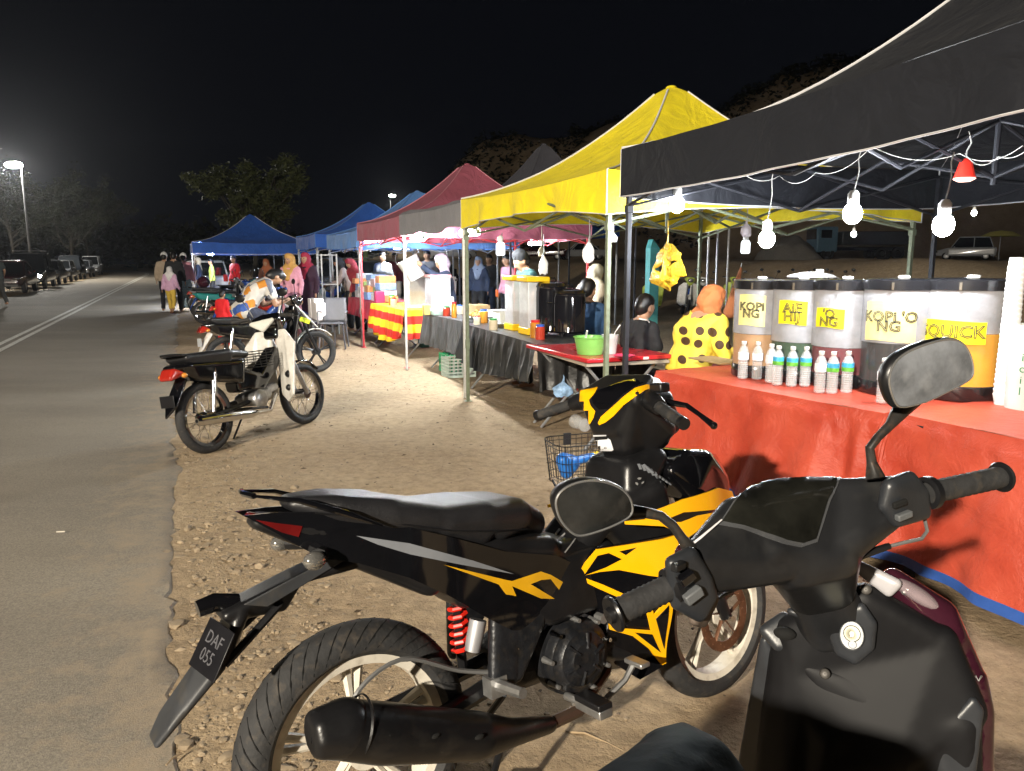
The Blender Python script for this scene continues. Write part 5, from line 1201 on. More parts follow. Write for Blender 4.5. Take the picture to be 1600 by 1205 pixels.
# switch boxes
sbl('switch_box',[[B(1050,880,.02,.010),B(1078,868,.02,.012),B(1100,905,.02,.012),B(1060,940,.02,.012),B(1092,958,.02,.012),B(1110,930,.02,.010)]],sat3,.003,3)
sbl('switch_box',[[B(1390,760,.02,.012),B(1420,748,.01,.012),B(1438,770,.01,.012),B(1442,800,.01,.012),B(1400,812,.02,.012),B(1382,790,.02,.010)]],sat3,.003,3)
sp('switch_button',MB().box((0,0,0),(.020,.010,.011),M=Rz(.36)),sat2,bev=.002).matrix_parent_inverse=Matrix.Identity(4)
for o_ in [o for o in COL.objects if o.name=='switch_button']:
    o_.data.transform(sco.matrix_world); o_.data.transform(INV[sco.name]@T(BQ(1060,885,.038))@Rz(.36))
def sbox(nm,c,size,m,rot=0,bev=.002): 
    return sp(nm,MB().box(c,size,M=Rz(.346)@Matrix.Rotation(rot,4,'Y')),m,bev=bev)
sbox('switch_button',BQ(1072,903,.038),(.022,.014,.013),gloss,-.5); sbox('switch_button',BQ(1083,930,.038),(.026,.012,.014),mat('grey_button',(.09,.095,.10),.45),-.5)
sbox('switch_slot',BQ(1406,787,.036),(.024,.006,.009),mat('slot_black',(.002,.002,.002),.9),-.2); sbox('switch_button',BQ(1412,806,.034),(.026,.010,.010),mat('grey_button',(.09,.095,.10),.45),-.2)
# grips
def grip(a,b,r=.0165,n=22,flip=0):
    a=V(a);b=V(b); g=[];rr=[]
    for k in range(n+1): g.append(a.lerp(b,k/n)); rr.append(r*(1.06 if k%2 else .98))
    sp('grip',MB().tube(g,rr,20),rubber)
    d=(b-a).normalized(); sp('grip_flange',MB().lathe([(.001,0),(r*1.35,0),(r*1.45,.003),(r*1.35,.006),(.001,.006)],M=align(b,d),seg=24),satin)
    sp('bar_end',MB().lathe([(r*.7,.004),(r*.6,.012),(.001,.013)],M=align(b,d),seg=16),satin)
    sp('grip_collar',MB().lathe([(r*1.1,-.008),(r*1.5,-.006),(r*1.5,.004),(r*1.1,.008)],M=align(a,d),seg=24),satin)
grip(BQ(1050,916,.01),BQ(962,958,.015)); grip(BQ(1452,770,.0),BQ(1562,746,.0))
# brake levers in front of the grips
sp('brake_lever',MB().tube([BQ(1095,905,-.05),BQ(1030,918,-.075),BQ(975,936,-.06)],[.007,.006,.007],8),alu)
# cables
sp('throttle_cable',MB().tube([BQ(1445,812,.0),BQ(1449,830,.0),BQ(1440,842,.005),BQ(1412,848,.005),BQ(1388,854,.0)],.0028,6),mat('grey_hose',(.12,.12,.12),.4))
sp('cable_sleeve',MB().tube([BQ(1390,853,.0),BQ(1345,868,-.01),BQ(1312,880,-.02)],[.005,.0065,.005],8),satin)
sp('throttle_cable',MB().tube([BQ(1085,955,.0),BQ(1100,948,-.02),BQ(1130,930,-.04),BQ(1160,915,-.05)],.003,6),mat('grey_hose',(.12,.12,.12),.4))
sbl('lever_perch',[[B(1092,950,.0,.010),B(1110,935,-.01,.012),B(1085,968,.0,.009),B(1098,972,-.01,.008)]],mat('rusty_grey_metal',(.14,.11,.09),.5,.4,var=.4,scale=60),.003,2)
# mirrors
def mirror(outline,stem,sr,off,glassc,hb_=.022):
    c=V((0,0,0)); pts=[V(BQ(a,b,off)) for a,b in outline]
    for q in pts: c+=q
    c/=len(pts); n=(pts[len(pts)//3]-pts[0]).cross(pts[2*len(pts)//3]-pts[0]).normalized()
    if n.dot(CP-c)<0: n=-n
    # refine the outline with a closed smooth curve
    P=[];k=len(pts)
    for i in range(k):
        a,b,d,e=pts[(i-1)%k],pts[i],pts[(i+1)%k],pts[(i+2)%k]
        for j in range(5):
            t_=j/5; P.append(.5*((2*b)+(d-a)*t_+(2*a-5*b+4*d-e)*t_*t_+(3*b-a-3*d+e)*t_**3))
    nP=len(P)
    rings=[(1.0,.0),(1.04,-.003),(1.05,-.008),(.98,-.020),(.80,-.030),(.45,-.036),(.02,-.038)]
    mb=MB(); vs=[c+(q-c)*s_+n*d_ for s_,d_ in rings for q in P]
    mb.add(vs,[(i*nP+j,i*nP+(j+1)%nP,(i+1)*nP+(j+1)%nP,(i+1)*nP+j) for i in range(len(rings)-1) for j in range(nP)])
    ho=sp('mirror_housing',mb,satin)
    g=MB(); rr=[(.985,.001),(.80,.0022),(.5,.0034),(.2,.004)]
    vs=[c+(q-c)*s_+n*d_ for s_,d_ in rr for q in P]+[c+n*.0042]
    fs=[(i*nP+j,i*nP+(j+1)%nP,(i+1)*nP+(j+1)%nP,(i+1)*nP+j) for i in range(3) for j in range(nP)]+[(3*nP+j,3*nP+(j+1)%nP,4*nP) for j in range(nP)]
    g.add(vs,fs); part('mirror_glass',g,glassc,ho).data.transform(INV[sco.name])
    part('mirror_rim',MB().tube([c+(q-c)*.992+n*.001 for q in P],.0016,6,closed=True),mat('bright_mirror_rim',(.5,.5,.5),.25,.8,var=.2),ho).data.transform(INV[sco.name])
    sp('mirror_stem',MB().tube([BQ(*p) for p in stem],sr,10),mat('scuffed_black_rod',(.03,.028,.026),.4,.3,var=.5,scale=30,dirt=(.12,.06,.03)))
mirror([(868,782),(880,764),(905,753),(935,751),(965,760),(982,775),(988,793),(984,806),(965,818),(935,830),(905,837),(888,828),(873,808)],[(975,800,-.03),(1008,801,-.015),(1032,806,-.01),(1052,822,-.005),(1066,842,-.0),(1080,862,.0)],[.012,.0075,.0065,.0065,.007,.012],.02,mat('dusty_dark_mirror',(.035,.038,.040),.22,.6,var=.5,scale=12,dirt=(.10,.10,.10)))
mirror([(1388,598),(1394,572),(1412,553),(1445,538),(1478,530),(1500,534),(1514,552),(1520,577),(1514,593),(1480,612),(1445,628),(1412,636),(1398,630)],[(1432,618,-.03),(1408,640,-.02),(1390,665,-.01),(1372,683,-.01),(1359,700,-.01),(1362,722,-.01),(1368,748,-.0)],[.014,.013,.007,.0062,.0065,.007,.014],.02,mat('dusty_grey_mirror',(.20,.215,.24),.45,.2,var=.45,scale=14,dirt=(.30,.31,.33)))
# body behind the leg room
sbl('inner_shield',[[S(1235,985,-.03,.03),S(1290,960,-.03,.03),S(1350,935,-.04,.03),S(1470,1005,-.06,.03),S(1250,1050,-.02,.03)],
   [S(1250,1050,-.02,.03),S(1470,1000,-.06,.03),S(1515,1110,-.04,.03),S(1300,1180,.0,.04),S(1400,1180,.0,.04)],
   [S(1230,1010,-.03,.03),S(1260,1100,-.01,.03),S(1235,1240,.0,.035),S(1200,1230,-.02,.03),S(1215,1040,-.05,.02)],
   [S(1300,1150,.0,.04),S(1500,1130,-.03,.035),S(1500,1330,-.02,.04),S(1260,1330,.0,.04)]],sat4,.006,8)
sbl('shield_rib',[[S(1255,1040,-.004,.012),S(1305,1105,.004,.012),S(1400,1125,.004,.012),S(1475,1100,-.02,.012)],[S(1305,1105,.004,.012),S(1400,1125,.004,.012),S(1300,1300,.012,.03),S(1400,1300,.012,.03)]],sat4,.005,14)
sbl('edge_ledge',[[S(1470,1150,.0,.008),S(1520,1095,-.02,.008),S(1530,1110,-.02,.008),S(1500,1330,.02,.010),S(1440,1330,.02,.010)]],sat3,.004,3)
sbl('pocket',[[S(1195,985,-.02,.012),S(1225,965,-.04,.012),S(1255,1010,-.02,.012),S(1215,1010,-.01,.010)]],sat3,.004,3)
sp('pocket_hollow',MB().sph(SQ(1226,990,.010),(.020,.012,.012),12,8,M=Rz(-.4)),mat('slot_black',(.002,.002,.002),.9))
sbl('side_skirt',[[S(1195,1000,-.04,.010),S(1222,1060,-.04,.010),S(1225,1260,-.03,.014),S(1150,1260,-.08,.012),S(1170,1170,-.08,.010),S(1205,1080,-.06,.010)]],sat3,.005,4)
sbl('neck_collar',[[S(1235,955,.015,.007),S(1262,965,.02,.007)],[S(1262,965,.02,.007),S(1295,960,.02,.007)],[S(1295,960,.02,.007),S(1330,940,.015,.007)]],sat3,.003,3)
bvs=bvh_of([o for o in COL.objects if o.parent is sco and o.name.split('.')[0] in('inner_shield','shield_rib','steering_neck')],[sco.matrix_world]*9)
plate=sbl('key_plate',[[S(1310,958,.005,.010),S(1345,950,.005,.010),S(1362,975,.005,.010),S(1358,1010,.008,.010),S(1335,1030,.010,.010),S(1312,1018,.010,.010),S(1300,985,.008,.010)]],sat3,.003,4)
kc=V(SQ(1331,993,.028)); kn=(CP-kc).normalized()
KM=align(kc,kn)
def ell(r0,z0,r1,z1,sx=1,sy=1.25,seg=28):
    vs=[KM@V((r*cos(2*pi*k/seg)*sx,r*sin(2*pi*k/seg)*sy,z)) for r,z in ((r0*.02,z1),(r1,z1),(r0,z0),(r0,z0-.012)) for k in range(seg)]
    return MB().add(vs,[(i*seg+k,i*seg+(k+1)%seg,(i+1)*seg+(k+1)%seg,(i+1)*seg+k) for i in range(3) for k in range(seg)])
sp('key_surround',ell(.0205,.0,.0185,.004),mat('cloudy_white_plastic',(.13,.14,.15),.35,var=.2,scale=40))
sp('ignition_lock',MB().lathe([(.001,.010),(.004,.010),(.0045,.007),(.010,.008),(.0125,.008),(.014,.004)],M=KM@T(.0,.003,.0),seg=24),mat('worn_brass_grey',(.14,.135,.10),.4,.6,var=.3,scale=60))
sp('lock_bar',MB().box(kc+kn*.011,(.0035,.004,.014),M=KM),chrome)
sp('shutter_cap',MB().lathe([(.001,.008),(.006,.008),(.007,.005)],M=KM@T(.002,-.015,.0),seg=18),mat('grey_button2',(.22,.24,.27),.4))
def screw(px,py,o):
    c=V(SQ(px,py,o)); n=(CP-c).normalized(); M=align(c,n)
    sp('screw',MB().lathe([(.001,.003),(.005,.003),(.0085,.001),(.0095,-.002)],M=M,seg=18),mat('worn_screw',(.07,.065,.06),.5,.5,var=.3,scale=60))
screw(1289,1053,.022); screw(1353,921,.0)
# front cowl seen past the shield
sbl('front_cowl',[[S(1395,905,-.10,.022),S(1420,930,-.09,.02),S(1470,960,-.10,.03),S(1485,1000,-.09,.03),S(1430,1000,-.12,.04)],[S(1470,960,-.10,.03),S(1488,1010,-.09,.02),S(1518,1060,-.09,.025),S(1530,1110,-.08,.02),S(1450,1060,-.12,.04)],
   [S(1520,1060,-.09,.025),S(1535,1110,-.08,.02),S(1532,1330,-.05,.02),S(1480,1330,-.10,.03)]],mat('maroon_plum_paint',(.028,.006,.012),.14,coat=1),.005,6)
sbl('pearl_cowl_strip',[[S(1326,880,-.05,.006),S(1345,885,-.05,.010),S(1400,912,-.04,.010),S(1388,924,-.04,.010)]],mat('pearl_grey_paint',(.38,.37,.39),.35),.003,3)
cl=mat('clear_indicator_lens',(.35,.28,.30),.08,alpha=.55,coat=1)
sp('indicator_lens',MB().sph(SQ(1432,928,-.085),(.045,.02,.014),16,10,M=Rz(-.45)@Matrix.Rotation(.5,4,'Y')),cl)
sp('indicator_bulb',MB().sph(SQ(1413,925,-.075),.006,8,6),alu)
sp('cowl_emblem',MB().tube([SQ(1524,1056,-.055),SQ(1529,1064,-.055),SQ(1534,1056,-.055)],.0018,5),alu)
# rest of the scooter, out of the frame
sbl('front_mudguard',[[((.78,1.50,.52),.05),((.88,1.68,.42),.04),((.70,1.36,.40),.05),((.92,1.74,.28),.03)]],mat('maroon_plum_paint',(.028,.006,.012),.14),.008)
wheel(sco,'front_wheel',frame(.82,1.56,62,7)@T(0,0,.26),.26,.085,.17,black_plastic,'cast',tread=0)
wheel(sco,'rear_wheel',frame(.82,1.56,62,7)@T(-1.24,0,.26),.26,.09,.17,black_plastic,'cast',tread=0)
FL=frame(.82,1.56,62,7)
def L_(x,y,z,r): return (tuple(FL@V((x,y,z))),r)
sbl('floorboard',[[L_(-.28,.15,.32,.02),L_(-.28,-.15,.32,.02),L_(-.70,.13,.30,.03),L_(-.70,-.13,.30,.03)]],sat3,.01)
sbl('rear_body',[[L_(-.72,.12,.35,.04),L_(-.72,-.12,.35,.04),L_(-.70,.09,.62,.04),L_(-.70,-.09,.62,.04),L_(-1.45,.08,.68,.04),L_(-1.45,-.08,.68,.04)]],sat2,.012)
sbl('seat',[[L_(-.70,.08,.69,.04),L_(-.70,-.08,.69,.04),L_(-1.4,.11,.73,.04),L_(-1.4,-.11,.73,.04)]],vinyl,.01)
# wire basket on the ground behind the yellow motorcycle
bc=G(893,800,.0); bc=V((.50,4.55,0)); blackwire=mat('black_coated_wire',(.015,.015,.015),.4)
t=thing('wire_basket','black wire basket holding blue things, standing on the sand behind the yellow motorcycle','basket',T(.42,4.62,.14)@Rz(radians(20)))
def rr_(x,y,z,r=.07,n=6):
    P=[]
    for cx_,cy_,a in ((x-r,y-r,0),(-x+r,y-r,pi/2),(-x+r,-y+r,pi),(x-r,-y+r,1.5*pi)):
        for k in range(n+1): P.append(V((cx_+r*cos(a+k*pi/2/n),cy_+r*sin(a+k*pi/2/n),z)))
    return P
for k,z in enumerate((0,.05,.10,.15,.20,.235,.26)): s_=1-.14*(1-z/.26); part('hoop',MB().tube(rr_(.20*s_,.145*s_,z),.004 if k==6 else .0022,5,closed=True),blackwire,t)
up=MB(); A_=rr_(.20,.145,.26); B_=rr_(.172,.125,0); 
for i in range(0,len(A_)): 
    up.tube([A_[i],B_[i]],.002,4)
for f in range(-4,5): up.tube([V((f*.04,.145,.26)),V((f*.034,.125,0)),V((f*.034,-.125,0)),V((f*.04,-.145,.26))],.002,4)
part('uprights',up,blackwire,t,kind='stuff'); part('bracket',MB().box((-.02,.15,.235),(.05,.012,.075)),black_plastic,t)
t=thing('bicycle_like_stand','folding stool frame carrying the wire basket','stand',T(.42,4.62,0)@Rz(radians(20)))
for s in (1,-1): part('leg',MB().tube([(s*.15,-.1,.13),(s*.12,.12,0)],.008,6),satin,t); part('leg',MB().tube([(s*.14,.1,.13),(s*.13,-.12,0)],.008,6),satin,t)
blue_=mat('bright_blue_plastic',(.02,.16,.55),.3)
t=thing('blue_toy','blue plastic toy with a yellow tip lying in the wire basket','toy',T(.39,4.57,.27)@Rz(.3))
part('toy_body',blob('toy_body',[[((-.08,0,.02),.05),((-.02,0,.0),.05),((-.06,0,-.06),.04)]],.008),blue_,t); part('barrel',MB().tube([(0,0,.01),(.13,.02,.025)],[.03,.022],10),blue_,t); part('tip',MB().tube([(.13,.02,.025),(.16,.024,.03)],.024,10),mat('yellow_plastic',(.8,.6,.03),.4),t)
# ================= other motorcycles
redlamp=mat('red_tail_lens',(.35,.02,.012),.15,coat=1,var=.15)
whitepl=mat('white_fairing',(.60,.58,.54),.35,var=.15,scale=6,dirt=(.35,.30,.23))
def underbone(label,M,body=gloss,shield=whitepl,seatm=vinyl,wirewheel=True,basket=False,rimm=chrome,tail=redlamp,vox=.010,mirrors=True,fender=None,rack=True,group='parked motorcycles',plate=None,helmet=False):
    t=thing('motorcycle',label,'motorcycle',M,group); fender=fender or body
    P=lambda nm,mb,m,**k: part(nm,mb,m,t,**k)
    Bl=lambda nm,h,m,v=None,sm=4: part(nm,blob(nm,h,v or vox,sm),m,t)
    ws=36 if wirewheel else 0
    wheel(t,'rear_wheel',M@T(0,0,.28),.28,.075,.222,rimm,None if wirewheel else 'cast',tread=0,wire=ws,hub=.045)
    wheel(t,'front_wheel',M@T(1.19,0,.28)@Rz(radians(-3)),.28,.068,.222,rimm,None if wirewheel else 'cast',tread=0,wire=ws,hub=.045)
    Bl('seat',[sy([((-.16,.09,.765),.03),((.25,.10,.755),.035),((-.10,.08,.72),.03),((.25,.09,.71),.03)]),sy([((.25,.10,.755),.035),((.48,.06,.725),.03)])],seatm)
    Bl('tail_body',[sy([((-.25,.05,.70),.02),((-.15,.10,.70),.03),((.38,.09,.66),.03),((-.10,.10,.60),.02),((.36,.08,.52),.03)])],body)
    Bl('frame_cover',[sy([((.34,.05,.62),.03),((.62,.045,.52),.03),((.36,.05,.45),.03),((.62,.04,.42),.03)]),sy([((.60,.045,.50),.03),((.86,.04,.72),.03),((.62,.04,.42),.03),((.88,.04,.62),.03)])],body)
    Bl('leg_shield',[[((.93,s*.03,.88),.012),((.89,s*.16,.88),.012),((.90,s*.03,.32),.012),((.82,s*.15,.27),.012)] for s in (1,-1)]+[[((.89,s*.16,.88),.012),((.86,s*.27,.76),.012),((.82,s*.15,.27),.012),((.76,s*.26,.33),.012)] for s in (1,-1)],shield)
    for s in (1,-1): P('shield_cutout',MB().sph((.815,s*.20,.50),(.030,.045,.035),10,6),satin)
    for s in (1,-1): P('shield_cutout',MB().sph((.795,s*.195,.385),(.030,.035,.030),10,6),satin)
    Bl('handlebar_cover',[sy([((.86,.12,.98),.03),((.93,.08,1.02),.02),((.95,.06,.90),.03)]),sy([((.93,.05,.92),.04),((1.0,.05,.96),.04),((.90,.05,.84),.03)])],body)
    P('headlight',MB().sph((1.02,0,.955),(.035,.075,.055),14,8),clear)
    Bl('front_mudguard',[[((1.19+cos(a)*.305,s*.035,.28+sin(a)*.305),.008) for s in (1,-1) for a in (a0,a0+.3)] for a0 in (.7,1.0,1.3,1.6,1.9,2.2,2.5)],fender)
    Bl('rear_mudguard',[[((-.17,s*.05,.60),.012) for s in(1,-1)]+[((-.30,s*.05,.42),.012) for s in(1,-1)]+[((-.20,0,.62),.012),((-.33,s*.04,.34),.01)]  for s in (1,)],fender)
    for s in (1,-1):
        P('shock_absorber',MB().tube([(.0,s*.10,.32),(.035,s*.10,.48)],.016,10).tube([(.035,s*.10,.46),(.07,s*.10,.66)],.024,12),chrome)
        P('fork',MB().tube([(1.19,s*.06,.28),(1.09,s*.065,.50),(.95,s*.06,.84)],[.020,.020,.016],8),alu)
        P('grip',MB().tube([(.86,s*.17,1.01),(.80,s*.33,1.0)],.017,10),rubber); P('lever',MB().tube([(.91,s*.17,1.0),(.90,s*.32,.985)],.006,6),alu)
        P('turn_signal',MB().sph((-.24,s*.12,.64),(.025,.02,.02),10,6),mat('amber_lens',(.55,.2,.02),.2,coat=1))
        if mirrors:
            P('mirror_stem',MB().tube([(.88,s*.15,1.02),(.88,s*.19,1.10),(.86,s*.22,1.17)],.005,6),satin); P('mirror',MB().sph((.85,s*.235,1.20),(.012,.055,.036),14,8),satin)
    P('swingarm',MB().tube([(0,-.07,.28),(.42,-.07,.33)],.02,8).tube([(0,.07,.28),(.42,.07,.33)],.02,8),satin)
    Bl('engine',[[((.50,-.08,.34),.06),((.50,.08,.34),.06),((.66,.05,.36),.05),((.66,-.05,.36),.05)],[((.64,0,.37),.05),((.82,0,.40),.045)]],alu)
    P('engine_cover',MB().lathe([(.001,.03),(.05,.028),(.075,.01),(.08,0)],M=T(.50,-.13,.34)@YA,seg=24),alu)
    P('exhaust_pipe',MB().tube([(.78,-.05,.34),(.62,-.10,.22),(.42,-.13,.235)],.017,8),chrome)
    P('muffler',MB().tube([(.44,-.13,.235),(.36,-.135,.24),(.0,-.14,.27),(-.20,-.14,.285),(-.22,-.14,.287)],[.018,.034,.042,.040,.022],16),chrome)
    P('muffler_hole',MB().lathe([(.001,0),(.014,0)],M=align((-.221,-.14,.2875),(-1,0,.08)),seg=12),mat('slot_black',(.002,.002,.002),.9))
    P('tail_lamp',blob('tail_lamp',[sy([((-.27,.05,.68),.02),((-.30,.045,.63),.022),((-.20,.055,.66),.03)])],.008,3),tail)
    if rack: P('grab_rail',MB().tube([(-.05,.11,.76),(-.22,.10,.79),(-.27,.05,.80),(-.27,-.05,.80),(-.22,-.10,.79),(-.05,-.11,.76)],.010,8),satin)
    P('footpeg',MB().tube([(.46,-.22,.27),(.46,.22,.27)],.012,8),rubber); P('kickstand',MB().tube([(.52,.08,.25),(.46,.20,.02)],.009,6),satin); P('chain_case',MB().tube([(.02,.07,.30),(.4,.07,.34)],.03,8,flat=.4),satin)
    if plate: P('number_plate',MB().box((-.315,0,.50),(.006,.14,.10)),plate,bev=.002)
    else: P('number_plate',MB().box((-.33,0,.46),(.006,.14,.09)),mat('black_plate',(.008,.008,.010),.35),bev=.002)
    if basket:
        wm_=MB()
        for k in range(7):
            z=.60+k*.022; wm_.tube([(.70,-.15,z),(.72,-.05,z),(.72,.05,z),(.70,.15,z),(.56,.14,z),(.55,-.14,z),(.70,-.15,z)],.0025,4)
        for y in (-.14,-.07,0,.07,.14): wm_.tube([(.55,y,.735),(.56,y,.60),(.71,y,.60),(.72,y,.735)],.0025,4)
        b=P('wire_carrier',wm_,blackwire)
    return t
def helmet(label,p,m,yaw=0,s=1):
    t=thing('helmet',label,'helmet',T(p)@Rz(yaw)); part('helmet_shell',blob('helmet_shell',[[((0,0,.03),.115*s),((-.02,0,.0),.12*s),((.03,0,-.02),.10*s)]],.012),m,t); part('visor',MB().grid(lambda i,j:V((.135*s*cos((i-.5)*1.9)*cos((j-.3)*.8),.125*s*sin((i-.5)*1.9),.0+.13*s*sin((j-.3)*.8))),10,5),mat('helmet_visor',(.02,.02,.025),.06,coat=1),t,solid=.004); part('chin_strap',MB().tube([(0,.09,-.08),(.01,0,-.13),(0,-.09,-.08)],.005,5),satin,t); return t
underbone('worn black motorcycle with white leg shield and chrome exhaust at the road edge',frame(-2.36,5.86,67,8,0),shield=whitepl,basket=True,vox=.008)
o=part('hanging_cloth',blob('hanging_cloth',[[((.80,.14,.86),.02),((.80,-.10,.88),.02),((.78,.0,.80),.02)]],.01),mat('pale_cloth',(.6,.6,.55),.8),None); o.matrix_world=frame(-2.36,5.86,67,8,0)@T(.03,0,.10); tag(o,'crumpled pale cloth tucked on the leg shield of the black roadside motorcycle','cloth')
b2=underbone('black and white motorcycle under the man in the patterned shirt, cast wheels',frame(-3.52,9.45,40,6,0),shield=satin,wirewheel=False,rimm=satin,fender=whitepl,body=gloss,plate=mat('pale_plate',(.5,.52,.55),.4),rack=False)
part('front_stripe_panel',blob('front_stripe_panel',[[((.90,-.13,.90),.012),((1.04,-.10,.74),.012),((1.22,-.05,.60),.01),((1.0,-.12,.80),.012)]],.007),whitepl,b2)
setmat(b2,'fork',satin); setmat(b2,'engine',castblack); setmat(b2,'muffler',satin)
part('yellow_number_sticker',MB().box((0,0,0),(.13,.004,.06),M=Rz(-.3)),mat('neon_yellow_sticker',(.75,.85,.02),.4),b2).data.transform(T(1.0,-.150,.70)@Matrix.Rotation(.4,4,'Y'))
for k_,(tx) in enumerate(('DCE','51')):
    me=text_mesh(tx,.032); me.materials.clear(); me.transform(T(1.0,-.155,.70)@Matrix.Rotation(.4,4,'Y')@Rz(-.3)@T(0,-.001,.013-.028*k_)@Matrix.Rotation(pi/2,4,'X')); link('lettering',me,ink,b2)
teal=mat('teal_paint',(.01,.20,.19),.3,coat=.5)
underbone('teal motorcycle with white leg shield parked in the row before the far tent',frame(-6.95,18.0,22,6,0),body=teal,shield=whitepl,vox=.014)
underbone('grey silver motorcycle with a dark helmet, left of the teal one',frame(-7.9,19.6,28,6,0),body=mat('silver_paint',(.25,.26,.28),.3,.3),shield=satin,vox=.014)
helmet('dark maroon helmet resting on the grey silver motorcycle',frame(-7.9,19.6,28,6,0)@V((.1,0,.92)),mat('dark_maroon_helmet',(.05,.01,.02),.1,coat=1),.4,1.15)
proto=underbone('blue motorcycle parked behind the teal one',frame(-6.3,20.5,30,6,0),body=mat('deep_blue_paint',(.02,.06,.25),.25,coat=.5),shield=satin,vox=.016)
lab=['black motorcycle beside the folded white sheets, third in the far row','motorcycle with pale shield in the shade of the royal blue tent','motorcycle nearest the grey car under the blue tent','dark motorcycle between the two blue canopies','motorcycle parked crosswise behind the seated rider']
for i,(x,y,h) in enumerate([(-5.6,21.5,35),(-7.2,22.6,20),(-5.2,19.0,200),(-4.6,23.0,40),(-4.9,17.2,60)]):
    d=dup(proto,frame(x,y,h,6,0),lab[i]); setmat(d,'leg_shield',[satin,whitepl,teal,redlamp,whitepl][i])
for i,(u,v,h,sh,lb_) in enumerate([(14.3,.75,30,whitepl,'motorcycle with pale shield just behind the seated rider, nearest the road'),(15.6,1.25,35,satin,'dark motorcycle between the seated rider and the child in red'),(17.2,1.9,28,teal,'motorcycle with teal shield in the shade left of the shelf frame'),(19.2,.5,25,alu,'motorcycle with silver shield close to the roadside group'),(22.8,1.2,32,whitepl,'pale shielded motorcycle before the white hatchback'),(24.2,2.0,30,satin,'dark motorcycle under the left edge of the royal blue tent')]):
    p_=W(u,v); d=dup(proto,frame(p_.x,p_.y,h,6,0),lb_); setmat(d,'leg_shield',sh); setmat(d,'tail_body',[gloss,redlamp,gloss,teal,gloss,satin][i])
lime=mat('lime_yellow_panels',(.40,.48,.08),.4,var=.3,scale=12)
pz=ground_z
k=0
for i in range(10):
    x=3.9+i*.72+U(-.1,.1); y=21.3+i*.10+U(-.3,.3); d=dup(proto,frame(x,y,-100+U(-15,15),6,0),'%s motorcycle in the row behind the stalls, %s from the teal post'%(['lime fronted','pale fronted','dark','lime fronted','silver fronted'][i%5],['first','second','third','fourth','fifth','sixth','seventh','eighth','ninth','tenth'][i]),group='motorcycles parked in a row behind the stalls')
    setmat(d,'leg_shield',[lime,whitepl,satin,lime,alu][i%5]); setmat(d,'front_mudguard',[lime,whitepl,satin,lime,alu][i%5]); setmat(d,'handlebar_cover',[lime,alu,satin,lime,whitepl][(i+2)%5])
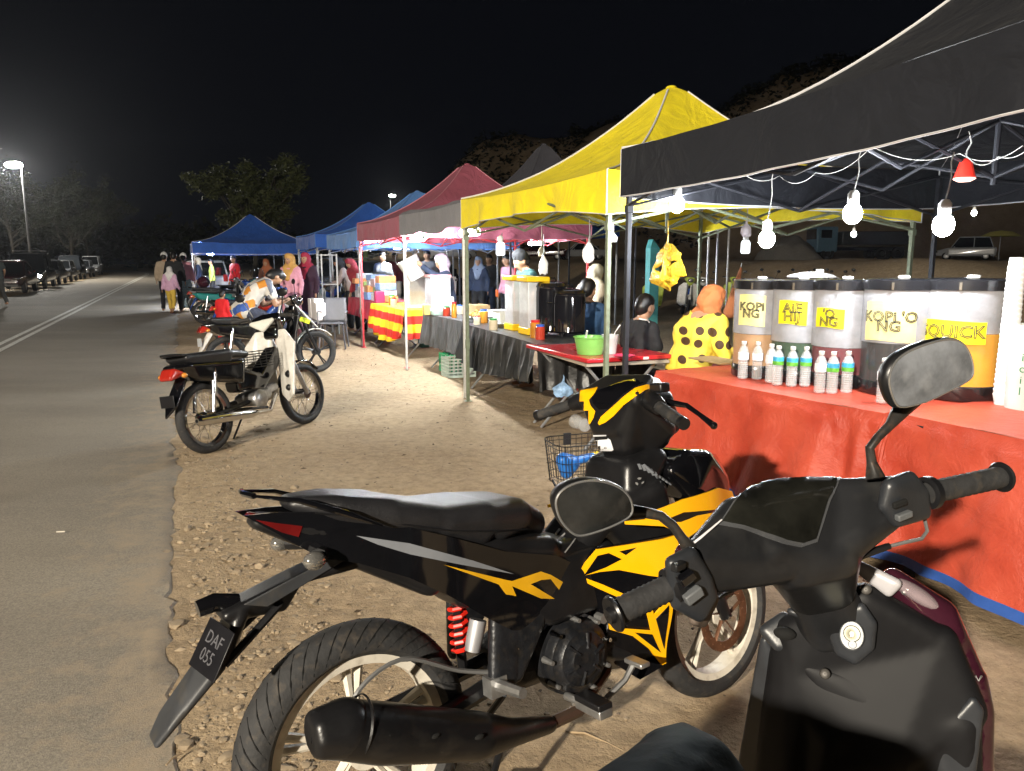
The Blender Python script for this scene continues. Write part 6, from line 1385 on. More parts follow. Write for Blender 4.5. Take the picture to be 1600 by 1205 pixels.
# ================= cars
glassm=mat('dark_car_glass',(.012,.014,.016),.05,var=0,coat=1)
def car(label,M,paint,L=4.2,Wd=1.7,Hh=1.45,kind='hatch',light=0,rack=False,lightm=None,vox=.05,group='cars parked along the far side of the road'):
    t=thing('car',label,'car',M,group); h=Wd/2; P=lambda nm,mb,m,**k: part(nm,mb,m,t,**k)
    zc=.95 if Hh>1.6 else .82
    def S4(x,w_,z,r): return [((x,w_,z),r),((x,-w_,z),r)]
    body=[S4(L/2-.12,h-.28,.42,.10)+S4(L/2-.15,h-.25,.66,.10)+S4(L/2-.9,h-.12,zc-.06,.10)+S4(L/2-.9,h-.1,.40,.10)+S4(-L/2+.15,h-.16,.42,.12)+S4(-L/2+.12,h-.16,zc-.05,.12)]
    P('body',blob('car_body',body,vox,3),paint)
    if kind=='pickup': cab=(.9,.35,-.45,-.7); 
    elif kind=='sedan': cab=(1.0,.40,-.75,-1.45)
    else: cab=(1.05,.50,-1.55,-1.85)
    a,b_,c,d=cab; zt=Hh-.07
    P('cabin_glass',MB().add([V(p) for p in [(a,h-.12,zc),(a,-h+.12,zc),(b_,h-.24,zt-.03),(b_,-h+.24,zt-.03),(c,h-.24,zt-.03),(c,-h+.24,zt-.03),(d,h-.12,zc),(d,-h+.12,zc)]],[(0,1,3,2),(2,3,5,4),(4,5,7,6),(0,2,4,6),(1,7,5,3),(0,6,7,1)]),glassm)
    P('roof',blob('car_roof',[S4(b_-.03,h-.30,zt,.05)+S4(c+.03,h-.30,zt,.05)],.04,2),paint)
    for s in (1,-1):
        for p,q in (((a,s*(h-.12),zc),(b_,s*(h-.24),zt)),((c,s*(h-.24),zt),(d,s*(h-.12),zc)),(((b_+c)/2,s*(h-.12),zc),((b_+c)/2,s*(h-.235),zt))): P('pillar',MB().tube([p,q],.03,6),paint)
        P('headlight',MB().sph((L/2-.12,s*(h-.30),.64),(.12,.17,.085),12,7),glow('car_lamp',(1,.97,.9),light) if (light and s<0 or light>50) else clear)
        P('tail_light',MB().box((-L/2+.03,s*(h-.22),.80),(.06,.16,.26)),redlamp,bev=.02)
        P('wing_mirror',MB().sph((a-.25,s*(h+.06),zc+.05),(.06,.10,.07),10,6),paint)
        for x in (L/2-.78,-L/2+.72):
            w_=P('wheel',MB().lathe([(.001,.10),(.12,.10),(.19,.085),(.20,.06)],M=T(x,s*(h-.14),.31)@Matrix.Rotation(-s*pi/2,4,'X'),seg=20),alu); part('tyre',MB().lathe([(.20,.07),(.23,.10),(.29,.10),(.31,.06),(.31,-.06),(.2,-.08)],M=T(x,s*(h-.14),.31)@Matrix.Rotation(-s*pi/2,4,'X'),seg=24),rubber,w_)
    P('grille',MB().box((L/2-.01,0,.60),(.03,.7,.12)),satin,bev=.01); P('bumper',MB().box((L/2-.02,0,.36),(.10,Wd-.4,.14)),satin if kind!='x' else paint,bev=.03)
    P('number_plate',MB().box((L/2+.04,0,.42),(.01,.42,.11)),mat('black_plate',(.008,.008,.010),.35)); P('rear_window',MB().box((d+.03,0,zc+.2),(.02,1.0,.3)),glassm)
    if rack:
        for s in (1,-1): P('roof_rail',MB().tube([(b_-.1,s*(h-.3),Hh+.06),(c+.2,s*(h-.3),Hh+.06)],.02,6),alu)
        for x in (b_-.3,(b_+c)/2,c+.4): P('roof_bar',MB().tube([(x,h-.3,Hh+.07),(x,-h+.3,Hh+.07)],.02,6),alu)
    if kind=='pickup':
        for s in (1,-1): P('bed_side',MB().box((-1.35,s*(h-.05),.98),(1.7,.06,.2)),paint,bev=.02)
    return t
def CM(u,v,yaw=0,z=None): 
    p=W(u,v); p.z=ground_z(u,v)+.02 if z is None else z; return T(p)@Rz(ROADYAW+yaw)
mr=mat('maroon_car_paint',(.05,.008,.010),.2,coat=.8); dk=mat('dark_car_paint',(.012,.014,.018),.18,coat=.8); sv=mat('silver_car_paint',(.22,.23,.25),.25,.4,coat=.5); wh=mat('white_car_paint',(.55,.56,.58),.25,coat=.5); gy=mat('grey_car_paint',(.08,.085,.09),.25,.3,coat=.5)
car('dark maroon sedan, nearest of the cars parked across the road',CM(41.5,-7.1,pi),mr,kind='sedan')
car('dark four-wheel drive with roof rack and one lit headlight across the road',CM(47.5,-7.2,pi),dk,Hh=1.85,Wd=1.85,L=4.5,light=160,rack=True)
car('grey hatchback third in the row across the road',CM(54,-7.3,pi),gy)
car('brown-grey hatchback fourth in the row across the road',CM(60.5,-7.4,pi),sv)
car('dark van with warm lamps, fifth in the row across the road',CM(67,-7.5,pi),dk,Hh=1.8,light=35)
car('silver hatchback sixth in the row across the road',CM(74,-7.5,pi),sv)
car('pale four-wheel drive at the far end of the row across the road',CM(83,-7.6,pi),wh,Hh=1.8,light=35)
G2='cars among the stalls and on the bank'
car('white hatchback seen from behind, past the group of walkers',CM(32,.9,0),wh,group=G2)
car('dark car with pale roof bars behind the royal blue tent',CM(30,5.5,pi/2),gy,rack=True,group=G2)
car('dark car parked behind the mid blue canopy',CM(24.5,6.5,pi/2),dk,group=G2)
PZ=1.42
def CX(px,y,yaw,z=PZ): 
    r=ray(px,405); q=CP+r*(y/r.y); p=Pv(px,405,1) if False else V((q.x,q.y,z)); 
    uu=-SR*q.x+CR*q.y; return T(V((q.x,q.y,z)))@Rz(yaw)
car('white pickup on the bank behind the pouring vendor',CX(703,72,.1),wh,kind='pickup',Hh=1.75,L=4.9,group=G2)
car('white saloon on the bank, seen above the hanging white bag',CX(908,66,pi+.1),wh,kind='sedan',group=G2)
car('red brown saloon on the bank left of the white one',CX(845,64,pi-.1),mr,kind='sedan',group=G2)
car('white van-like car on the bank at the far right',CX(1508,62,2.6),wh,Hh=1.85,group=G2)
# tipper truck on the bank
M=CX(1335,60,pi); t=thing('truck','pale blue truck parked on the bank beside the earth heap','truck',M); bl_=mat('pale_blue_truck_paint',(.12,.22,.30),.4)
part('cab',MB().box((2.6,0,1.55),(1.6,2.2,1.9)),bl_,t,bev=.12); part('windscreen',MB().box((3.42,0,1.95),(.03,1.9,.75)),glassm,t); part('side_window',MB().box((2.7,1.11,1.95),(.8,.03,.6)),glassm,t); part('side_window',MB().box((2.7,-1.11,1.95),(.8,.03,.6)),glassm,t)
part('tipper_bed',MB().box((-1.0,0,1.65),(5.0,2.3,1.0)),gy,t,bev=.05); part('chassis',MB().box((0,0,.85),(7,1.2,.25)),satin,t)
for x in (2.5,-1.6,-2.8):
    for s in (1,-1): part('wheel',MB().lathe([(.001,.12),(.2,.12),(.24,.06),(.28,.14),(.48,.14),(.5,.0)],M=T(x,s*.95,.5)@Matrix.Rotation(-s*pi/2,4,'X'),seg=20),rubber,t)
# earth heap
p=CX(1235,56,0).translation; put('earth_heap',blob('earth_heap',[[((0,0,.2),1.6),((1.8,.3,-.2),1.2),((-1.9,0,-.3),1.0)]],.2,post=lambda c:V((c.x,c.y,c.z+.25*nn(c.x,c.y,c.z,1.2)))),mat('grey_earth',(.22,.2,.17),.95,bump=.6,bscale=3),p,'grey heap of earth on the bank left of the truck','heap')
# beach umbrella on the bank
p=CX(1560,40,0,1.4).translation; t=thing('umbrella','small yellow parasol on the bank at the right edge','umbrella',T(p)); part('canopy',MB().lathe([(.001,.55+1.0),(.5,.48+1.0),(.95,.25+1.0)],seg=8),mat('yellow_parasol',(.5,.45,.1),.7),t); part('pole',MB().tube([(0,0,0),(0,0,1.5)],.02,6),steel,t)
# posts behind the stalls
tp=mat('teal_painted_timber',(.05,.22,.22),.6,var=.3,scale=4)
put('timber_post',MB().box((0,0,1.0),(.14,.14,2.0)).prism([(-.07,-.07,2.0),(.07,-.07,2.0),(0,0,2.12)],(0,.14,0)),tp,W(8.5,8.0,0) if False else G(1009,600,0)*0+V((1.95,10.8,-.35)),'teal timber post behind the boy in black','post',yaw=.3)
for px,d,h in ((1107,13,3.0),(1121,14,3.0),(1138,16,3.1)):
    r=ray(px,405); q=CP+r*(d/r.y); put('slender_pole',MB().tube([(0,0,0),(.02,0,h-.9)],.022,8),steel,V((q.x,q.y,0)),'slender grey pole %s behind the polka-dot vendor'%{1107:'leftmost of three',1121:'in the middle of three',1138:'thinnest and rightmost of three'}[px],'pole')
# ================= street lamps
def street_lamp(label,p,h,armdir,lit=600,r=.16,al=1.0):
    t=thing('street_lamp',label,'street lamp',T(p),'street lamps'); gs=mat('galvanised_pole',(.12,.125,.13),.6,.3,var=.2)
    part('pole',MB().tube([(0,0,0),(0,0,h*.5),(0,0,h)],[.09,.07,.05],10),gs,t); a=V(armdir).normalized()
    part('arm',MB().tube([(0,0,h-.1),tuple(a*.7*al+V((0,0,h+.25*al))),tuple(a*1.5*al+V((0,0,h+.35*al)))],.035,8),gs,t)
    M=T(tuple(a*1.75*al+V((0,0,h+.33*al))))@Rz(math.atan2(a.y,a.x)); part('lamp_head',MB().box((0,0,.05),(.7,.28,.10),M=M) if False else MB().add([M@V(q) for q in [(-.35,-.1,.0),(.35,-.15,.0),(.35,.15,.0),(-.35,.1,.0),(-.3,-.07,.12),(.3,-.1,.10),(.3,.1,.10),(-.3,.07,.12)]],[(0,1,2,3),(4,5,6,7),(0,1,5,4),(1,2,6,5),(2,3,7,6),(3,0,4,7)]),gs,t)
    part('lamp_glass',MB().sph(M@V((.05,0,-.03)),(r*1.6,r,r*.6),14,8),glow('street_glow_%d'%lit,(1,.96,.86),lit),t); return t
q=CP+ray(36,400)*(54/ray(36,400).y); q0=q.copy(); street_lamp('tall street lamp shining at the left behind the parked cars',V((q.x+.5,q.y,0)),7.75,(-1,-.6,0),900,r=.36,al=.22)  # oversized lamp glass: the bloom is built into its shape
q=CP+ray(612,400)*(95/ray(612,400).y); street_lamp('distant small street lamp above the blue canopies',V((q.x,q.y,0)),8.6,(.3,-1,0),500,r=.22)
lamp('street_lamp_light',(q0.x-.55,q0.y-.2,7.5),4200,(1,.95,.86),.2)
ks=V((KEY[0]-1.45,KEY[1]-.9,0)); street_lamp('street lamp behind the viewer that lights the foreground',ks,6.25,(1.45,.9,0),30,r=.12)
# overhead wire from the left lamp
wire('thin overhead wire running off the left edge from the street lamp',[V((-36.5,57,9.3)),V((-60,56,9.7))],r=.012,sag=.4)
# ================= trees
bark=mat('pale_bark',(.075,.068,.055),.85,var=.3,scale=6,bump=.5,bscale=20)
def leafm(name,c,c2):
    m=mat(name,c,.6,var=.3,scale=1.2,two=c2); return m
def tree(label,p,h,cr,cz,leafmat,nl=9000,seed=1,leaf=.13,trunkr=.16,dens=1,nb=46,lean=0,sx=1.0,droop=.0):
    random.seed(seed); t=thing('tree',label,'tree',T(p)); P=[]
    tr=MB(); tips=[]
    base=V((0,0,0)); top=V((lean,0,h*.42))
    tr.tube([base,base.lerp(top,.5)+V((.1,0,0)),top],[trunkr,trunkr*.8,trunkr*.65],8)
    def limb(a,d,L,r,dep):
        pts=[a];c=a.copy();dd=d.copy()
        for k in range(5):
            dd=(dd+V((U(-.28,.28),U(-.28,.28),U(-.12,.22)))).normalized(); c=c+dd*L/5; pts.append(c.copy())
        tr.tube(pts,[r*(1-.13*k) for k in range(6)],5)
        for q in pts[2:]: tips.append((q,L*.33))
        if dep:
            for k in range(3): limb(pts[random.choice((2,3,4,5))],(dd+V((U(-1,1),U(-1,1),U(-.3,.6)))).normalized(),L*.62,r*.55,dep-1)
    for k in range(9):
        a=k*2.4+U(-.3,.3); limb(base.lerp(top,U(.55,1)),V((cos(a)*U(.5,1)*sx,sin(a)*U(.5,1),U(.35,1.1))).normalized(),cr*U(.75,1.1),trunkr*.5,2)
    part('trunk',tr,bark,t)
    lf=MB()
    for i in range(nl):
        q,rr=random.choice(tips); 
        g=V((random.gauss(0,1),random.gauss(0,1),random.gauss(0,.7)))*rr*.62; c=q+g
        if nn(c.x,c.y,c.z,.9)<-.18: continue
        a=V((U(-1,1),U(-1,1),U(-.6,.6))).normalized(); b=a.cross(V((U(-1,1),U(-1,1),U(-1,1)))).normalized(); s=leaf*U(.5,1.3)
        lf.add([c-a*s,c+b*s*.34,c+a*s,c-b*s*.34],[(0,1,2,3)])
    part('crown',lf.mesh('crown',smooth=False),leafmat,t,kind='stuff'); return t
q=CP+ray(397,405)*(44/ray(397,405).y); tree('tall airy tree with pale branches behind the royal blue tent',V((q.x,q.y,0)),8.0,2.5,5,leafm('olive_leaves',(.06,.075,.03),(.12,.14,.055)),nl=26000,seed=5,leaf=.15,sx=.85)
q=CP+ray(112,405)*(74/ray(112,405).y); tree('spreading half-bare tree with forked trunk behind the parked cars',V((q.x,q.y,0)),8,3.4,5,leafm('dark_leaves',(.018,.022,.010),(.04,.045,.02)),nl=9000,seed=9,leaf=.14)
q=CP+ray(136,405)*(80/ray(136,405).y); tree('taller slim tree right of the forked one across the road',V((q.x,q.y,0)),11,3.6,5,leafm('dark_leaves',(.018,.022,.010),(.04,.045,.02)),nl=11000,seed=12,leaf=.15)
q=CP+ray(20,405)*(70/ray(20,405).y); tree('dark bushy tree behind the street lamp at the left edge',V((q.x,q.y,0)),10,4,5,leafm('dark_leaves',(.018,.022,.010),(.04,.045,.02)),nl=14000,seed=14,leaf=.16)
q=CP+ray(70,405)*(85/ray(70,405).y); tree('low dark tree between the lamp and the forked tree',V((q.x,q.y,0)),8,3.6,5,leafm('dark_leaves',(.018,.022,.010),(.04,.045,.02)),nl=10000,seed=16,leaf=.16)
# banana-like plant between the tents
q=CP+ray(572,405)*(30/ray(572,405).y); t=thing('banana_plant','banana plant with broad upright leaves showing above the blue canopies','plant',T(V((q.x,q.y,0)))); random.seed(3)
part('stem',MB().tube([(0,0,0),(0,0,2.6)],[.12,.08],8),mat('banana_stem',(.10,.14,.05),.6),t)
for k in range(6):
    a=k*1.05; L=U(1.2,1.7); part('leaf',MB().grid(lambda i,j,a=a,L=L:V((cos(a)*L*.55*i-sin(a)*(j-.5)*.36*sin(pi*min(.98,i*.9+.08)),sin(a)*L*.55*i+cos(a)*(j-.5)*.36*sin(pi*min(.98,i*.9+.08)),2.5+L*(i-.75*i*i)+.05*abs(j-.5))),10,4),leafm('banana_leaves',(.05,.12,.03),(.09,.18,.05)),t)
# far wood on the left and behind: one dark mass
random.seed(77); fw=MB()
for i in range(26000):
    k=R_(); 
    if k<.55: x=U(-150,-42); y=U(95,140)
    else: x=U(-45,40); y=U(150,175)
    h=6+4*nn(x,0,1,.09)+3*nn(x,y,2,.3); z=h*sqrt(R_())
    c=V((x,y,z)); a=V((U(-1,1),U(-1,1),U(-.6,.6))).normalized(); b=a.cross(V((U(-1,1),U(-1,1),1))).normalized(); s=U(.4,.9)
    fw.add([c-a*s,c+b*s*.5,c+a*s,c-b*s*.5],[(0,1,2,3)])
link('distant_wood',fw.mesh('distant_wood',smooth=False),leafm('dark_leaves',(.018,.022,.010),(.04,.045,.02)),kind='stuff')
# scrub spread thick and kept dark over the hill to dim its face
random.seed(78); fw=MB()
for i in range(26000):
    x=U(-18,80); y=U(90,130); p=V((x,y,0)); u=-SR*x+CR*y; v=CR*x+SR*y; z0=ground_z(u,v)
    if nn(x,y,3,.12)<-.12: continue
    c=V((x,y,z0+U(0,1.6)*(.5+nn(x,y,9,.3)))); a=V((U(-1,1),U(-1,1),U(-.6,.6))).normalized(); b=a.cross(V((U(-1,1),U(-1,1),1))).normalized(); s=U(.2,.5)
    fw.add([c-a*s,c+b*s*.5,c+a*s,c-b*s*.5],[(0,1,2,3)])
link('darkening_scrub',fw.mesh('darkening_scrub',smooth=False),leafm('darkened_scrub_leaves',(.010,.012,.006),(.022,.024,.012)),kind='stuff')
# ================= people
skin=mat('brown_skin',(.36,.20,.12),.5,var=.1,scale=12,sheen=.1); haircol=mat('black_hair',(.008,.007,.007),.4,var=.3,scale=60)
def cl(name,c,**k): return mat(name,c,.8,var=k.pop('var',.14),scale=k.pop('scale',7),bump=.25,bscale=35,**k)
def person(label,M,J,h=1.65,top=None,bottom=None,hijab=None,cap=None,hair=True,sleeve=1.0,vox=.014,skirt=False,face=True,group=None,fingers=False,shoes=None,legskin=0,name='person',slim=1.0):
    """J: joints in metres for a 1.65 m body, x forward, y left, z up. pel, chest, neck, head, el/er (elbows), hl/hr (hands), kl/kr, fl/fr"""
    k=h/1.65; t=thing(name,label,'person',M,group)
    j={a:V(b)*k for a,b in J.items() if a!='curl'}
    ph_=U(0,50)
    def fold(c): return c+V((nn(c.y*13,c.z*8,ph_),nn(c.x*13,c.z*8,ph_+9),.4*nn(c.x*9,c.y*9,ph_+4)))*.013*k+V((nn(c.y*34,c.z*20,ph_),nn(c.x*34,c.z*20,ph_+9),0))*.006*k
    Bp=lambda nm,hs,m,v=None,sm=5: part(nm,blob(nm,hs,(v or vox),sm,post=fold if nm in('shirt','headscarf','skirt','trousers') else None),m,t)
    r=lambda x:x*k*slim
    up=(j['neck']-j['pel']).normalized()
    # sideways axis: from given shoulders or y
    side=V((0,1,0)); side=(side-up*side.dot(up)).normalized()
    if 'side' in J: side=V(J['side']).normalized()
    fwd=side.cross(up)*-1; fwd=up.cross(side)*-1
    fwd=side.cross(up)
    sh={s:j['neck']-up*.055*k+side*.165*k*q for s,q in (('l',1),('r',-1))}
    hp={s:j['pel']+side*.085*k*q for s,q in (('l',1),('r',-1))}
    waist=j['pel'].lerp(j['neck'],.38); hd=j['head']; hf=V(J.get('look',(1,0,0))).normalized()
    H=[]
    torso=[[(hp['l'],r(.10)),(hp['r'],r(.10)),(waist+side*.05*k,r(.095)),(waist-side*.05*k,r(.095))],[(waist+side*.05*k,r(.095)),(waist-side*.05*k,r(.095)),(j['chest']+side*.075*k,r(.105)),(j['chest']-side*.075*k,r(.105))],
       [(j['chest']+side*.075*k,r(.10)),(j['chest']-side*.075*k,r(.10)),(sh['l'],r(.055)),(sh['r'],r(.055)),(j['neck'],r(.06))]]
    H+=[[(p,q*.93) for p,q in hs] for hs in torso]
    H.append([(j['neck']-up*.02*k,r(.052)),(hd-hf*.015*k-V((0,0,.05*k)),.05*k)])
    hu=(hd-j['neck']).normalized()
    hs_=hf.cross(hu).normalized()
    H.append([(hd+hu*.035*k-hf*.018*k,.088*k),(hd-hu*.055*k+hf*.035*k,.048*k),(hd+hu*.01*k+hf*.022*k,.075*k)])
    H.append([(hd-hu*.02*k+hf*.10*k,.012*k),(hd+hu*.015*k+hf*.085*k,.010*k)])
    for q in (1,-1): H.append([(hd+hs_*.082*k*q-hf*.005*k-hu*.01*k,.016*k),(hd+hs_*.084*k*q-hu*.03*k,.011*k)])
    for s in 'lr':
        e=j['e'+s]; w_=j['h'+s]
        H.append([(sh[s],r(.045)),(e,r(.036))]); H.append([(e,r(.036)),(w_,r(.025))])
        fd=(w_-e).normalized(); 
        sd=fd.cross(V(J.get('palm'+s,(0,0,1)))).normalized()
        if sd.length<.5: sd=V((0,1,0))
        kn=w_+fd*.075*k
        H.append([(w_,.023*k),(kn+sd*.026*k,.014*k),(kn-sd*.026*k,.014*k)])
        pn=sd.cross(fd)
        curl=J.get('curl',.5)
        for f_ in range(4):
            o_=sd*(.030-.020*f_)*k; L=(.075,.084,.078,.060)[f_]*k
            a=kn+o_; b=a+fd*L*.55-pn*L*.25*curl; c=b+fd*L*.30-pn*L*.45*curl
            if fingers: H.append([(a,.0095*k),(b,.0088*k)]); H.append([(b,.0088*k),(c,.0080*k)])
            else: H.append([(a,.012*k),(c,.010*k)])
        th=w_+fd*.03*k+sd*.03*k; H.append([(th,.012*k),(th+fd*.045*k+sd*.018*k-pn*.012*k,.010*k)])
        kn_=j['k'+s]; ft=j['f'+s]
        H.append([(hp[s],r(.085)),(kn_,r(.055))]); H.append([(kn_,r(.052)),(kn_.lerp(ft,.35),r(.052)),(ft+V((0,0,.04*k)),r(.036))])
        tv=V(J.get('toe'+s,(1,0,0))).normalized(); H.append([(ft+V((0,0,-.01*k)),.034*k),(ft+tv*.12*k-V((0,0,.03*k)),.026*k),(ft-tv*.04*k-V((0,0,.025*k)),.03*k)])
    Bp('body',H,skin)
    g=.012*k
    if top:
        S_=[[(p,q*1.0+g) for p,q in hs] for hs in torso]
        S_[2]=[(p,q) for p,q in S_[2][:-1]]+[(j['neck']-up*.03*k,.07*k)]
        for s in 'lr':
            e=j['e'+s]; w_=j['h'+s]; 
            if sleeve<1: S_.append([(sh[s],r(.058)+g*.5),(sh[s].lerp(e,sleeve*.95),r(.052)+g)])
            else:
                S_.append([(sh[s],r(.058)+g*.5),(e,r(.044)+g)]); S_.append([(e,r(.044)+g),(e.lerp(w_,min(1,sleeve-1) if sleeve>1 else .93),r(.034)+g)])
        if skirt=='tunic': S_.append([(hp['l'],r(.11)+g),(hp['r'],r(.11)+g),(j['kl'].lerp(hp['l'],.35),r(.09)+g),(j['kr'].lerp(hp['r'],.35),r(.09)+g)])
        Bp('shirt',S_,top)
    if bottom:
        S_=[]
        if skirt is True:
            S_.append([(hp['l'],r(.10)+g),(hp['r'],r(.10)+g),(j['fl']+V((0,0,.10)),.10*k),(j['fr']+V((0,0,.10)),.10*k)])
        for s in 'lr':
            kn_=j['k'+s]; ft=j['f'+s]; S_.append([(hp[s],r(.092)+g),(kn_,r(.064)+g*.6)])
            if legskin<1: S_.append([(kn_,r(.062)+g*.6),(kn_.lerp(ft,.9-legskin),r(.048)+g)])
        S_.append([(hp['l'],r(.10)+g*.8),(hp['r'],r(.10)+g*.8)])
        Bp('trousers' if skirt is not True else 'skirt',S_,bottom)
    if shoes: 
        S_=[]
        for s in 'lr':
            ft=j['f'+s]; tv=V(J.get('toe'+s,(1,0,0))).normalized(); S_.append([(ft-V((0,0,.02*k)),.040*k),(ft+tv*.13*k-V((0,0,.035*k)),.032*k),(ft-tv*.045*k-V((0,0,.03*k)),.036*k)])
        Bp('shoes',S_,shoes)
    if hijab:
        S_=[[(hd+hu*.04*k-hf*.030*k,.101*k),(hd-hu*.03*k-hf*.035*k,.098*k)],
            [(hd+hu*.075*k+hf*.01*k,.070*k),(hd+hu*.03*k-hf*.04*k,.095*k)],
            [(hd-hu*.07*k-hf*.01*k,.080*k),(sh['l']*.75+j['neck']*.25+up*.01,.065*k),(sh['r']*.75+j['neck']*.25+up*.01,.065*k)],
            [(sh['l']*.75+j['neck']*.25,.065*k),(sh['r']*.75+j['neck']*.25,.065*k),(j['chest']+fwd*.08*k-up*.02*k,.07*k),(j['chest']-fwd*.06*k,.07*k)]]
        for q in (1,-1): S_.append([(hd+hs_*.070*k*q+hu*.02*k,.032*k),(hd+hs_*.060*k*q-hu*.07*k+hf*.01*k,.038*k),(hd-hf*.04*k,.06*k)])
        Bp('headscarf',S_,hijab)
    elif hair:
        Bp('hair',[[(hd+hu*.055*k-hf*.022*k,.091*k),(hd+hu*.0*k-hf*.045*k,.078*k),(hd+hu*.085*k+hf*.02*k,.055*k)],[(hd-hu*.035*k-hf*.055*k,.052*k),(hd-hf*.045*k,.07*k)]],haircol)
    if cap: 
        Bp('cap',[[(hd+hu*.075*k-hf*.01*k,.088*k),(hd+hu*.05*k-hf*.02*k,.097*k)]]+([[(hd+hu*.05*k+hf*.07*k+hs_*.04*k,.010*k),(hd+hu*.05*k+hf*.07*k-hs_*.04*k,.010*k),(hd+hu*.045*k+hf*.15*k,.012*k)]] if cap[1] else []),cap[0])
    if face:
        for q in (1,-1): part('eye',MB().sph(hd+hs_*.032*k*q+hu*.012*k+hf*.083*k,(.009*k,.012*k,.007*k),8,6),mat('dark_eye',(.01,.008,.008),.2),t)
        part('mouth',MB().sph(hd-hu*.062*k+hf*.083*k,(.007*k,.02*k,.006*k),8,5),mat('lips',(.22,.07,.06),.5),t)
    return t
STAND=dict(pel=(0,0,.90),chest=(.01,0,1.20),neck=(0,0,1.40),head=(.03,0,1.53),el=(-.02,.23,1.10),er=(-.02,-.23,1.10),hl=(.06,.25,.86),hr=(.06,-.25,.86),kl=(.03,.10,.48),kr=(.03,-.10,.48),fl=(0,.11,.07),fr=(0,-.11,.07),palml=(0,1,0),palmr=(0,-1,0),curl=.4)
def J_(base=STAND,**k): d=dict(base); d.update(k); return d
def at(px,py,z=0,yaw=0): p=G(px,py,z); p.z=0; return T(p)@Rz(radians(yaw))
def atd(px,d,yaw=0,z=0): r=ray(px,405); q=CP+r*(d/r.y); return T(V((q.x,q.y,z)))@Rz(radians(yaw))
black=cl('black_cloth',(.012,.012,.014)); navy=cl('navy_cloth',(.02,.03,.06)); pink=cl('pink_cloth',(.62,.28,.36)); 
WALK=J_(kl=(.16,.10,.50),fl=(.18,.10,.10),kr=(-.02,-.10,.48),fr=(-.22,-.10,.12),hl=(-.08,.25,.88),hr=(.14,-.25,.88))
person('man in a white cap and pale waistcoat, leftmost of the roadside group',atd(256,22.4,100),J_(),h=1.68,top=cl('beige_cloth',(.40,.32,.24)),bottom=black,cap=(cl('white_cap_cloth',(.7,.7,.7)),0),vox=.02)
person('broad man all in black with his back turned in the roadside group',atd(271,21.9,105),J_(),h=1.70,top=black,bottom=black,vox=.02,sleeve=1)
person('person in pink top, white cap and checked sarong in the roadside group',atd(286,22.8,100),J_(),h=1.66,top=pink,bottom=cl('blue_checked_cloth',(.25,.35,.42),var=.6,scale=30),skirt=True,cap=(cl('white_cap_cloth',(.7,.7,.7)),0),vox=.02)
person('child in lilac top, white scarf and yellow trousers in front of the roadside group',atd(263,21.0,95),J_(WALK),h=1.30,top=cl('lilac_cloth',(.62,.38,.55)),bottom=cl('yellow_trouser_cloth',(.72,.50,.08)),hijab=cl('white_scarf_cloth',(.72,.70,.70)),vox=.018,legskin=.25,shoes=cl('brown_sandals',(.15,.06,.03)))
person('small child in a red dress beside the teal motorcycle',atd(343,13.3,70),J_(),h=.96,top=cl('red_cloth',(.60,.015,.02)),bottom=cl('red_cloth',(.60,.015,.02)),skirt=True,vox=.014)
person('dark figure walking out of the frame at the left edge of the road',T(W(29.2,-5.35,0))@Rz(radians(150)),WALK,h=1.68,top=cl('dark_olive_shirt',(.05,.06,.06)),bottom=cl('dark_trousers',(.04,.04,.038)),vox=.02,sleeve=.6)
person('woman in pink with an ochre headscarf behind the seated rider',atd(453,14.8,250),J_(),h=1.60,top=pink,bottom=pink,skirt=True,hijab=cl('ochre_scarf',(.50,.28,.08)),vox=.018)
person('woman in a dark dress with a crimson headscarf beside the pink one',atd(478,15.2,250),J_(),h=1.62,top=cl('dark_plum_cloth',(.03,.01,.025)),bottom=cl('dark_plum_cloth',(.03,.01,.025)),skirt=True,hijab=cl('crimson_scarf',(.30,.02,.05)),vox=.018)
# the rider on the black and white motorcycle, hunched over his phone
def patch_mat():
    m=bpy.data.materials.new('patchwork_shirt'); m.use_nodes=True; N=m.node_tree.nodes; L=m.node_tree.links; b=N['Principled BSDF']; b.inputs['Roughness'].default_value=.8
    tc=N.new('ShaderNodeTexCoord'); v=N.new('ShaderNodeTexVoronoi'); v.distance='CHEBYCHEV'; v.inputs['Scale'].default_value=10; v.inputs['Randomness'].default_value=.35
    mp=N.new('ShaderNodeMapping'); mp.inputs['Rotation'].default_value=(.3,.2,.5); L.new(tc.outputs['Object'],mp.inputs[0]); L.new(mp.outputs[0],v.inputs['Vector'])
    sp_=N.new('ShaderNodeSeparateXYZ'); L.new(v.outputs['Color'],sp_.inputs[0]); r=N.new('ShaderNodeValToRGB'); r.color_ramp.interpolation='CONSTANT'; L.new(sp_.outputs['X'],r.inputs[0])
    cs=[(0,(.55,.53,.50)),(.30,(.50,.20,.02)),(.56,(.55,.53,.50)),(.72,(.12,.13,.17)),(.86,(.03,.08,.30))]
    e=r.color_ramp.elements; e[0].position=0; e[0].color=(*cs[0][1],1); e[1].position=cs[1][0]; e[1].color=(*cs[1][1],1)
    for p_,c_ in cs[2:]: q=e.new(p_); q.color=(*c_,1)
    L.new(r.outputs[0],b.inputs['Base Color']); return m
RM=frame(-3.52,9.45,40,3,0)
